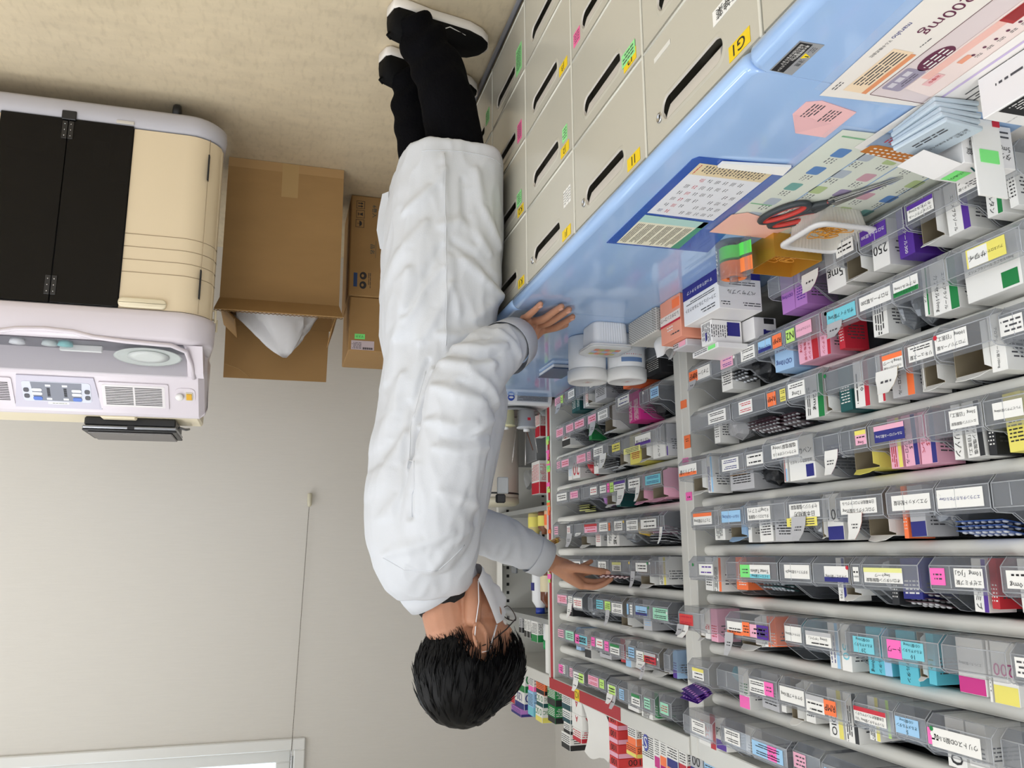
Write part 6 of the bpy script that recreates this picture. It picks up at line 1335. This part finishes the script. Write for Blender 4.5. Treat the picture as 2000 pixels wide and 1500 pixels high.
hand((-.573,1.893,.845),[(-.556,1.822,cz+.017),(-.574,1.834,cz+.021),(-.597,1.856,cz+.022),(-.622,1.893,cz+.017)],
 [[(-.556,1.822,cz+.015),(-.555,1.785,cz+.017),(-.561,1.757,cz+.012),(-.566,1.728,cz+.006)],
  [(-.574,1.834,cz+.019),(-.592,1.795,cz+.022),(-.606,1.759,cz+.014),(-.617,1.730,cz+.0075)],
  [(-.597,1.856,cz+.02),(-.612,1.818,cz+.023),(-.628,1.782,cz+.016),(-.642,1.748,cz+.0075)],
  [(-.622,1.893,cz+.015),(-.645,1.868,cz+.020),(-.660,1.835,cz+.014),(-.671,1.802,cz+.0075)]],
 ([(-.60,1.905,.825),(-.632,1.915,cz+.013),(-.66,1.895,cz+.01),(-.676,1.868,cz+.0085)],[.013,.012,.0105,.009]),
 [[.0092,.0088,.008,.007],[.0105,.0098,.0088,.0078],[.0107,.01,.009,.0078],[.0104,.0098,.0086,.0072]],(.023,.0185,.013))
hand((-.757,2.248,1.384),[(-.842,2.236,1.449),(-.846,2.25,1.434),(-.844,2.258,1.418),(-.836,2.26,1.402)],
 [[(-.842,2.236,1.449),(-.873,2.226,1.453),(-.90,2.220,1.446),(-.924,2.218,1.432)],
  [(-.846,2.25,1.434),(-.880,2.248,1.440),(-.908,2.240,1.436),(-.932,2.230,1.426)],
  [(-.844,2.258,1.418),(-.875,2.264,1.414),(-.898,2.262,1.408)],
  [(-.836,2.26,1.402),(-.862,2.266,1.394),(-.884,2.266,1.383)]],
 ([(-.785,2.235,1.397),(-.83,2.212,1.402),(-.874,2.203,1.409),(-.907,2.207,1.413)],[.015,.0125,.011,.0095]),
 [[.0098,.009,.0082,.0068],[.01,.0092,.0084,.007],[.0095,.0085,.0075],[.0085,.0078,.0068]],(.022,.019,.012))
me=remeshed(mb,.0032,3); me.materials.clear(); me.materials.append(msk)
body=bpy.data.objects.new('body',me); COL.objects.link(body); body.parent=per; body.matrix_parent_inverse=Matrix.Translation(-per.location)
# finger nails
mnl=P('nail',(222,168,146),.3)
def nail(p,d,nrm,w,l):
    p,d,nrm=Vector(p),Vector(d).normalized(),Vector(nrm).normalized(); s=d.cross(nrm).normalized(); mb=MB(); rings=[]
    for i in range(5):
        f=-1+2*i/4; ww=w*math.sqrt(max(.15,1-.75*f*f)) if f>0 else w; rings.append([p+d*(l*f)+s*(ww*g)+nrm*(.0012*(1-g*g)-.0003*f*f) for g in (-1,-.5,0,.5,1)])
    mb.loft(rings,mnl,True,cap=False,closed=False); return mb.build('nail',per)
for a,b_ in (((-.561,1.757,cz+.012),(-.566,1.728,cz+.006)),((-.606,1.759,cz+.014),(-.617,1.730,cz+.0075)),((-.628,1.782,cz+.016),(-.642,1.748,cz+.0075)),((-.660,1.835,cz+.014),(-.671,1.802,cz+.0075))):
    a,b_=Vector(a),Vector(b_); d=(b_-a).normalized(); n_=d.cross(Vector((0,0,1)).cross(d)).normalized()
    nail(b_-d*.002+n_*.0066,d,n_,.0048,.006)
a,b_=Vector((-.874,2.203,1.409)),Vector((-.907,2.207,1.413)); nail(b_+Vector((0,-.0092,.001)),b_-a,(0,-1,.15),.0055,.0075)

# ---- trousers and shoes ----
mtr=P('trousers_black',(7,7,10),.9,spec=.08,bump=(180,.25),var=(14,.25))
mb=MB()
TR=[[(-.40,1.925,.80),(-.412,1.915,.60),(-.405,1.885,.42),(-.368,1.848,.258),(-.338,1.85,.165),(-.30,1.858,.085)],[(-.39,2.09,.80),(-.39,2.09,.60),(-.372,2.085,.40),(-.345,2.082,.258),(-.325,2.08,.165),(-.315,2.078,.09)]]
for L in TR: chain(mb,L,[.085,.08,.072,.069,.064,.060],mtr,18)
ball(mb,(-.395,2.0,.83),(.12,.17,.09),mtr)
me=remeshed(mb,.008,4); co=np.empty(len(me.vertices)*3); me.vertices.foreach_get('co',co); co=co.reshape(-1,3)
no=np.empty(len(me.vertices)*3); me.vertices.foreach_get('normal',no); no=no.reshape(-1,3)
for i in range(len(co)):
    z=co[i][2]; f=max(0,1-z/.30); w=.009*f*math.sin(z*88+3*math.sin(co[i][0]*30)+co[i][1]*20)+.003*noise.noise(Vector(co[i])*18); co[i]+=no[i]*w
me.vertices.foreach_set('co',co.reshape(-1)); me.update(); me.materials.clear(); me.materials.append(mtr)
o=bpy.data.objects.new('trousers',me); COL.objects.link(o); o.parent=per; o.matrix_parent_inverse=Matrix.Translation(-per.location)
mso=P('sole_white',(232,226,218),.55); mup=P('shoe_black',(9,9,10),.75,spec=.15,bump=(400,.2)); mst=P('piping_white',(220,220,218),.5)
def shoe(heel,toe,side):
    hl,to=Vector((*heel,0)),Vector((*toe,0)); ax=(to-hl); L=ax.length; ax.normalize(); sd=Vector((-ax.y,ax.x,0))
    st=[(0,.022,.002),(.03,.032,0),(.15,.036,0),(.35,.037,.001),(.55,.043,0),(.72,.048,0),(.86,.044,.003),(.95,.031,.007),(1,.012,.012)]
    def foot(s,w,z,top=False): return hl+ax*(L*s)+sd*w+Vector((0,0,z))
    rings=[]
    for s,w,lift in st: rings.append([foot(s,w*a,b_+lift*(1 if b_<.01 else .6)) for a,b_ in ((-.9,.001),(-1.03,.006),(-1.04,.022),(-.97,.030),(.97,.030),(1.04,.022),(1.03,.006),(.9,.001))])
    sole=rings
    rings=[]; tops=[.085,.095,.098,.094,.082,.070,.058,.046,.034]
    for (s,w,lift),t_ in zip(st,tops):
        wt=.5 if s<.5 else .62
        rings.append([foot(s,-w*.96,.029),foot(s,-w*1.0,.029+(t_-.029)*.35),foot(s,-w*.82,.029+(t_-.029)*.75),foot(s,-w*.42,t_),foot(s,w*.42,t_),foot(s,w*.82,.029+(t_-.029)*.75),foot(s,w*1.0,.029+(t_-.029)*.35),foot(s,w*.96,.029)])
    shoe_o=MB().loft(rings,mup,True).build('shoe',per); MB().loft(sole,mso,True).build('sole',shoe_o)['label']='thick white sole'
    z0_=.0 
    def side_pt(s,t_,q):
        i=max(k for k in range(len(st)) if st[k][0]<=s); j=min(i+1,len(st)-1); f=(s-st[i][0])/max(1e-6,st[j][0]-st[i][0]); w=st[i][1]+(st[j][1]-st[i][1])*f
        return foot(s,-q*w*1.02,t_)
    for q in (1,-1):
        MB().tube([side_pt(.22,.075,q*.82),side_pt(.30,.055,q*.98),side_pt(.42,.058,q*.96),side_pt(.52,.04,q*1.0),side_pt(.68,.048,q*.93)],.0014,mst,6).build('piping',shoe_o)
    MB().tube([hl-ax*.002+Vector((0,0,.085)),hl-ax*.008+Vector((0,0,.096)),hl+ax*.003+Vector((0,0,.104))],.003,mup,8).build('heel_loop',shoe_o)
shoe((-.222,1.855),(-.490,1.94),1); shoe((-.228,2.06),(-.515,2.172),-1)
# ---- white coat: trunk and sleeves as one cloth surface with folds ----
mco=P('coat_cotton',(206,209,214),.75,bump=(420,.06))
mb=MB()
SL=[(.385,-.262,-.522,2.0,.208),(.5,-.243,-.526,2.0,.207),(.7,-.239,-.522,2.0,.203),(.80,-.242,-.508,2.0,.20),(.88,-.247,-.52,2.0,.197),(1.0,-.239,-.546,2.0,.19),(1.1,-.225,-.528,2.0,.188),(1.2,-.215,-.508,2.0,.19),(1.28,-.214,-.492,2.0,.19),(1.34,-.222,-.478,2.0,.185),(1.39,-.240,-.468,2.0,.162),(1.43,-.268,-.466,2.0,.125),(1.455,-.296,-.462,2.0,.095)]
rings=[]
for z,b_,f,yc,hw in SL:
    cx=(b_+f)/2; rx=(b_-f)/2; ring_=[]
    for k in range(36):
        a=2*math.pi*k/36; c,s=math.cos(a),math.sin(a); e=.62 if z<.82 else .8
        ring_.append((cx+rx*math.copysign(abs(c)**e,c),yc+hw*math.copysign(abs(s)**e,s),z+(.012*c if z>1.4 else 0)))
    rings.append(ring_)
mb.loft(rings,mco,True)
chain(mb,[(-.345,1.865,1.325),(-.362,1.80,1.215),(-.378,1.765,1.10),(-.395,1.755,1.01),(-.435,1.768,.945),(-.475,1.79,.908),(-.503,1.812,.887)],[.083,.081,.078,.076,.071,.064,.056],mco,20)
chain(mb,[(-.375,2.14,1.325),(-.45,2.185,1.30),(-.53,2.212,1.30),(-.63,2.232,1.327),(-.712,2.243,1.362)],[.082,.07,.064,.058,.05],mco,20)
me=remeshed(mb,.0055,6)
n=len(me.vertices); co=np.empty(n*3); me.vertices.foreach_get('co',co); co=co.reshape(-1,3); no=np.empty(n*3); me.vertices.foreach_get('normal',no); no=no.reshape(-1,3)
disp=np.zeros(n); near=np.clip(-no[:,1]*1.6+.35,0,1)
for amp,wd,pts in FOLDS:
    best=np.full(n,9.)
    for (ax_,az),(bx,bz) in zip(pts,pts[1:]):
        dx,dz=bx-ax_,bz-az; L2=dx*dx+dz*dz; t_=np.clip(((co[:,0]-ax_)*dx+(co[:,2]-az)*dz)/L2,0,1); d=np.hypot(co[:,0]-(ax_+t_*dx),co[:,2]-(az+t_*dz))
        fade=.35+.65*np.minimum(1,4*np.minimum(t_,1-t_)+.5*(len(pts)>2)); best=np.minimum(best,d/fade)
    disp+=1.3*amp*np.exp(-(best/wd)**2)*near
for i in range(n):
    p=co[i]; q=noise.noise(Vector((p[0]*9+p[2]*3,p[1]*7,p[2]*6-p[0]*4)))
    r=noise.noise(Vector((p[0]*22+p[2]*9,p[1]*16,p[2]*9-p[0]*14)))
    disp[i]+=.006*q+.0035*(1-2*abs(r))
co+=no*disp[:,None]
# keep the hem even and flare the back vent a little
me.vertices.foreach_set('co',co.reshape(-1)); me.update(); me.materials.clear(); me.materials.append(mco)
coat=bpy.data.objects.new('coat',me); COL.objects.link(coat); coat.parent=per; coat.matrix_parent_inverse=Matrix.Translation(-per.location)
from mathutils.bvhtree import BVHTree
bv=BVHTree.FromPolygons([tuple(p) for p in co],[tuple(p.vertices) for p in me.polygons])
def seam(pts,r=.0012,mat=mco,name='seam',y=1.4,dirn=(0,1,0),close=None):
    out=[]
    for a,b_ in zip(pts,pts[1:]):
        for k in range(12):
            f=k/12; x=a[0]+(b_[0]-a[0])*f; z=a[1]+(b_[1]-a[1])*f
            hit=bv.ray_cast(Vector((x,y,z)),Vector(dirn))
            if hit[0] is not None: out.append(hit[0]+hit[1]*r*.2)
    if len(out)>3: MB().tube(out,r,mat,6).build(name,coat)
for s_ in ([(-.35,.428),(-.355,.621),(-.36,.807),(-.361,.903)],[(-.30,.42),(-.365,.418),(-.415,.415),(-.511,.42)],[(-.289,1.282),(-.285,1.183),(-.289,1.082),(-.323,.941)],[(-.242,1.368),(-.286,1.395),(-.352,1.396),(-.414,1.336)]): seam(s_)
# cuff rims
def ringtube(c,axis,r,tr,mat,name,par,sx=1):
    c,axis=Vector(c),Vector(axis).normalized(); u=axis.orthogonal().normalized(); v=axis.cross(u)
    MB().tube([c+u*r*math.cos(a)+v*r*sx*math.sin(a) for a in [k*2*math.pi/32 for k in range(32)]],tr,mat,8,True).build(name,par)
def cuff(c,axis,r0,r1,l,par):
    c,axis=Vector(c),Vector(axis).normalized(); u=axis.orthogonal().normalized(); v=axis.cross(u); rings=[]
    for d,r in ((-l,r0),(0,r1),(.001,r1-.004),(-.02,r1-.008)):
        rings.append([c+axis*d+(u*math.cos(a)+v*math.sin(a))*r*(1+.03*math.sin(3*a)) for a in [k*2*math.pi/32 for k in range(32)]])
    MB().loft(rings,mco,True,cap=False).build('cuff',par)
cuff((-.540,1.840,.861),(-.66,.48,-.50),.066,.061,.05,coat)
cuff((-.742,2.247,1.376),(-.83,.11,.36),.055,.051,.045,coat)
# collar of the coat, black shirt band inside it
nc=Vector((-.392,2.0,1.432)); na=Vector((-.50,0,.86)).normalized()
def band(c,axis,r0,r1,h0,h1,th,mat,name,par,sx=1.0,roll=0):
    c,axis=Vector(c),Vector(axis).normalized(); u=Vector((0,1,0)); v=axis.cross(u).normalized(); rings=[]
    for hh,r in ((h0,r0),((h0+h1)/2,(r0+r1)/2+.002),(h1,r1),(h1+.001,r1-th),(h0,r0-th)):
        rings.append([c+axis*(hh+.008*math.sin(2*a)*roll)+(u*math.cos(a)*sx+v*math.sin(a))*r for a in [k*2*math.pi/40 for k in range(40)]])
    MB().loft(rings,mat,True,cap=False).build(name,par)
band(nc,na,.100,.091,-.026,.024,.006,mco,'collar',coat,.98,.5)
band(nc+na*.004,na,.082,.0735,-.02,.040,.004,P('shirt_black',(24,25,26),.85,bump=(500,.3)),'shirt_collar',per,.95)
# vent flap at the back and the badge clip at the chest
mb=MB(); mgf=P('coat_shadow_side',(150,152,156),.75)
mb.loft([[(-.232,2.03,.59),(-.252,2.02,.6)],[(-.222,2.03,.54),(-.25,2.02,.54)],[(-.228,2.05,.48),(-.25,2.03,.49)],[(-.236,2.05,.43),(-.25,2.03,.43)]],mco,True,cap=False,closed=False); mb.build('vent_flap',coat)
mb=MB().box(-.528,-.505,1.895,1.907,1.222,1.243,M_black,.003); mb.box(-.535,-.508,1.896,1.903,1.182,1.221,P('badge_clear',(190,194,196),.2,clear=.3),.002); mb.build('badge_clip',per)
# ---- hair: cap and strands ----
mha=P('hair_black',(7,7,8),.5,spec=.2)
def scalp(az,el):
    """point on the hair line surface for direction angles in the head frame"""
    d=Vector((math.cos(el)*math.cos(az),math.cos(el)*math.sin(az),math.sin(el)))
    return d
SC_=Vector((-.012,0,.038))
def hair_r(d):
    # radius of the hair mass along d (head frame), thicker on top and behind
    base=1/math.sqrt((d.x/.097)**2+(d.y/.078)**2+(d.z/.094)**2)
    th=.018+.026*max(0,d.z)+.026*max(0,-d.x)*max(0,.75+d.z)+.012*max(0,d.x)*max(0,d.z)
    if d.z<-.25: th=max(.003,th*(1-(-.25-d.z)*1.25))
    return base+th
def covered(d):
    ph=math.degrees(math.acos(max(-1,min(1,d.x/max(1e-6,math.hypot(d.x,d.y)))))); K=((0,.46),(40,.44),(62,.30),(78,.02),(100,.02),(112,-.15),(124,-.68),(136,-.93),(181,-.965))
    for (p0,z0_),(p1,z1_) in zip(K,K[1:]):
        if ph<=p1: return d.z>z0_+(z1_-z0_)*(ph-p0)/(p1-p0)
    return True
mb=MB(); na_,ne=72,40; vs=[];idx={};fs=[]
for i in range(ne+1):
    el=math.radians(-78+168*i/ne)
    for k in range(na_):
        az=2*math.pi*k/na_; d=Vector((math.cos(el)*math.cos(az),math.cos(el)*math.sin(az),math.sin(el)))
        r=hair_r(d)*(1+.018*noise.noise(d*7)+.012*math.sin(az*23+4*el)) if covered(d) else 1/math.sqrt((d.x/.088)**2+(d.y/.066)**2+(d.z/.084)**2)
        vs.append(HM@(SC_+d*r)); idx[i,k]=len(vs)-1
for i in range(ne):
    for k in range(na_):
        l=(k+1)%na_; el=math.radians(-78+168*(i+.5)/ne); az=2*math.pi*(k+.5)/na_; d=Vector((math.cos(el)*math.cos(az),math.cos(el)*math.sin(az),math.sin(el)))
        if covered(d): fs.append((idx[i,k],idx[i,l],idx[i+1,l],idx[i+1,k]))
mb.add(vs,fs,mha,True)
rnd=random.Random(11); crown=Vector((-.60,.05,.80)).normalized()
for s_ in range(2300):
    d=Vector((rnd.gauss(0,1),rnd.gauss(0,1),rnd.gauss(0,1))).normalized()
    if not covered(d) or d.dot(crown)>.985: continue
    tg=(d-crown*d.dot(crown)); tg=(tg-d*tg.dot(d)); tg=(-crown+d*d.dot(crown)).normalized()
    tg=(tg+Vector((rnd.gauss(0,.18),rnd.gauss(0,.18),rnd.gauss(0,.18)))).normalized(); tg=(tg-d*tg.dot(d)).normalized()
    ln=rnd.uniform(.30,.62) if d.z>-.3 else rnd.uniform(.10,.2); pts=[]; lift=rnd.uniform(.0,.006)
    for k in range(7):
        a=ln*k/6; q=(d*math.cos(a)+tg*math.sin(a)); rr=hair_r(q) if covered(q) else hair_r(q)-.0
        pts.append(HM@(SC_+q*(rr*.985+lift*(k/6)+(.004*(k/6)**3 if d.z>-.2 else 0))))
    mb.tube(pts,[.0011,.0014,.0015,.0014,.0012,.0009,.0003],mha,3,cap=False)
# short graduated hair down the nape
for s_ in range(900):
    az=math.radians(rnd.uniform(105,255)); el=math.radians(rnd.uniform(-79,-25)); d=Vector((math.cos(el)*math.cos(az),math.cos(el)*math.sin(az),math.sin(el)))
    b0=1/math.sqrt((d.x/.095)**2+(d.y/.074)**2+(d.z/.092)**2); p=SC_+d*b0; t_=Vector((.15*d.x,.1*d.y,-1)); pts=[HM@p,HM@(p+d*.004+t_*.007),HM@(p+d*.005+t_*.015)]
    mb.tube(pts,[.0009,.0008,.0003],mha,3,cap=False)
mb.build('hair',per)
# eyebrow, eyes
for s_ in (-1,1):
    mb=MB(); ball(mb,(.079,.031*s_,.012),.0115,P('eye_white',(226,222,216),.2),HM,14,8); e_=mb.build('eye',per)
    mb=MB(); ball(mb,(.0865,.0315*s_,.012),(.0045,.0055,.0055),P('iris_dark',(34,24,20),.15),HM,12,6); mb.build('iris',e_)
# glasses
mgm=P('spectacle_frame',(74,64,60),.3,.5); mb=MB()
for s_ in (-1,1):
    mb.tube([h(.108-.006*abs(math.cos(a)),.034*s_+.025*math.cos(a),.004+.0185*math.sin(a)) for a in [k*2*math.pi/28 for k in range(28)]],.0013,mgm,6,True)
    mb.tube([h(.10,.060*s_,.012),h(.06,.074*s_,.014),h(.0,.083*s_,.014),h(-.02,.084*s_,.008),h(-.032,.083*s_,-.008)],.0016,mgm,6)
mb.tube([h(.106,-.010,.008),h(.110,0,.012),h(.106,.010,.008)],.0013,mgm,6)
gl=mb.build('glasses',per)
mb=MB()
for s_ in (-1,1): mb.add([h(.1065,.034*s_+.024*math.cos(a),.004+.0175*math.sin(a)) for a in [k*2*math.pi/28 for k in range(28)]],[tuple(range(28))],P('lens',(235,240,242),.03,clear=.85))
mb.build('lens',gl)
# face mask with pleats and ear loops
mmk=P('mask_white',(238,238,240),.7); mb=MB(); rings=[]
for i in range(15):
    f=i/14; u=-.128+.132*f; rg=[]
    for k in range(25):
        g=-1+2*k/24; a=g*math.radians(72)
        rad=.070+.038*math.exp(-((u+.03)/.045)**2)*math.exp(-(g/.3)**2)+.012*math.exp(-((u+.09)/.03)**2)*math.exp(-(g/.4)**2)+.0025*math.sin(f*26)*(1-g*g)
        rg.append(h(.022+ (rad)*math.cos(a)*1.0,(.072+.004*math.sin(f*3))*math.sin(a)*1.04,u+.012*g*g*(1-2*f)))
    rings.append(rg)
mb.loft(rings,mmk,True,cap=False,closed=False); mk_=mb.build('face_mask',per)
for s_ in (-1,1):
    MB().tube([h(.043,.071*s_,-.006),h(.02,.080*s_,.008),h(-.008,.088*s_,.026),h(-.026,.090*s_,.018)],.0022,mmk,6,flat=.5).build('ear_loop',mk_)
    MB().tube([h(.043,.071*s_,-.113),h(.02,.079*s_,-.075),h(-.006,.084*s_,-.045),h(-.026,.089*s_,-.02),h(-.030,.0905*s_,.012)],.0022,mmk,6,flat=.5).build('ear_loop',mk_)
# blister held between thumb and index finger
M=Matrix.Translation((-.93,2.210,1.4245))@Matrix.Rotation(math.radians(4),4,'Y')@Matrix.Rotation(math.radians(12),4,'X')
blister(M,.085,.03,P('foil_maroon',(96,34,48),.3,.3),P('pocket_pale',(226,206,206),.25),'blister_pack','maroon blister pack held between thumb and finger of the person',group=None,nx=6,ny=2)
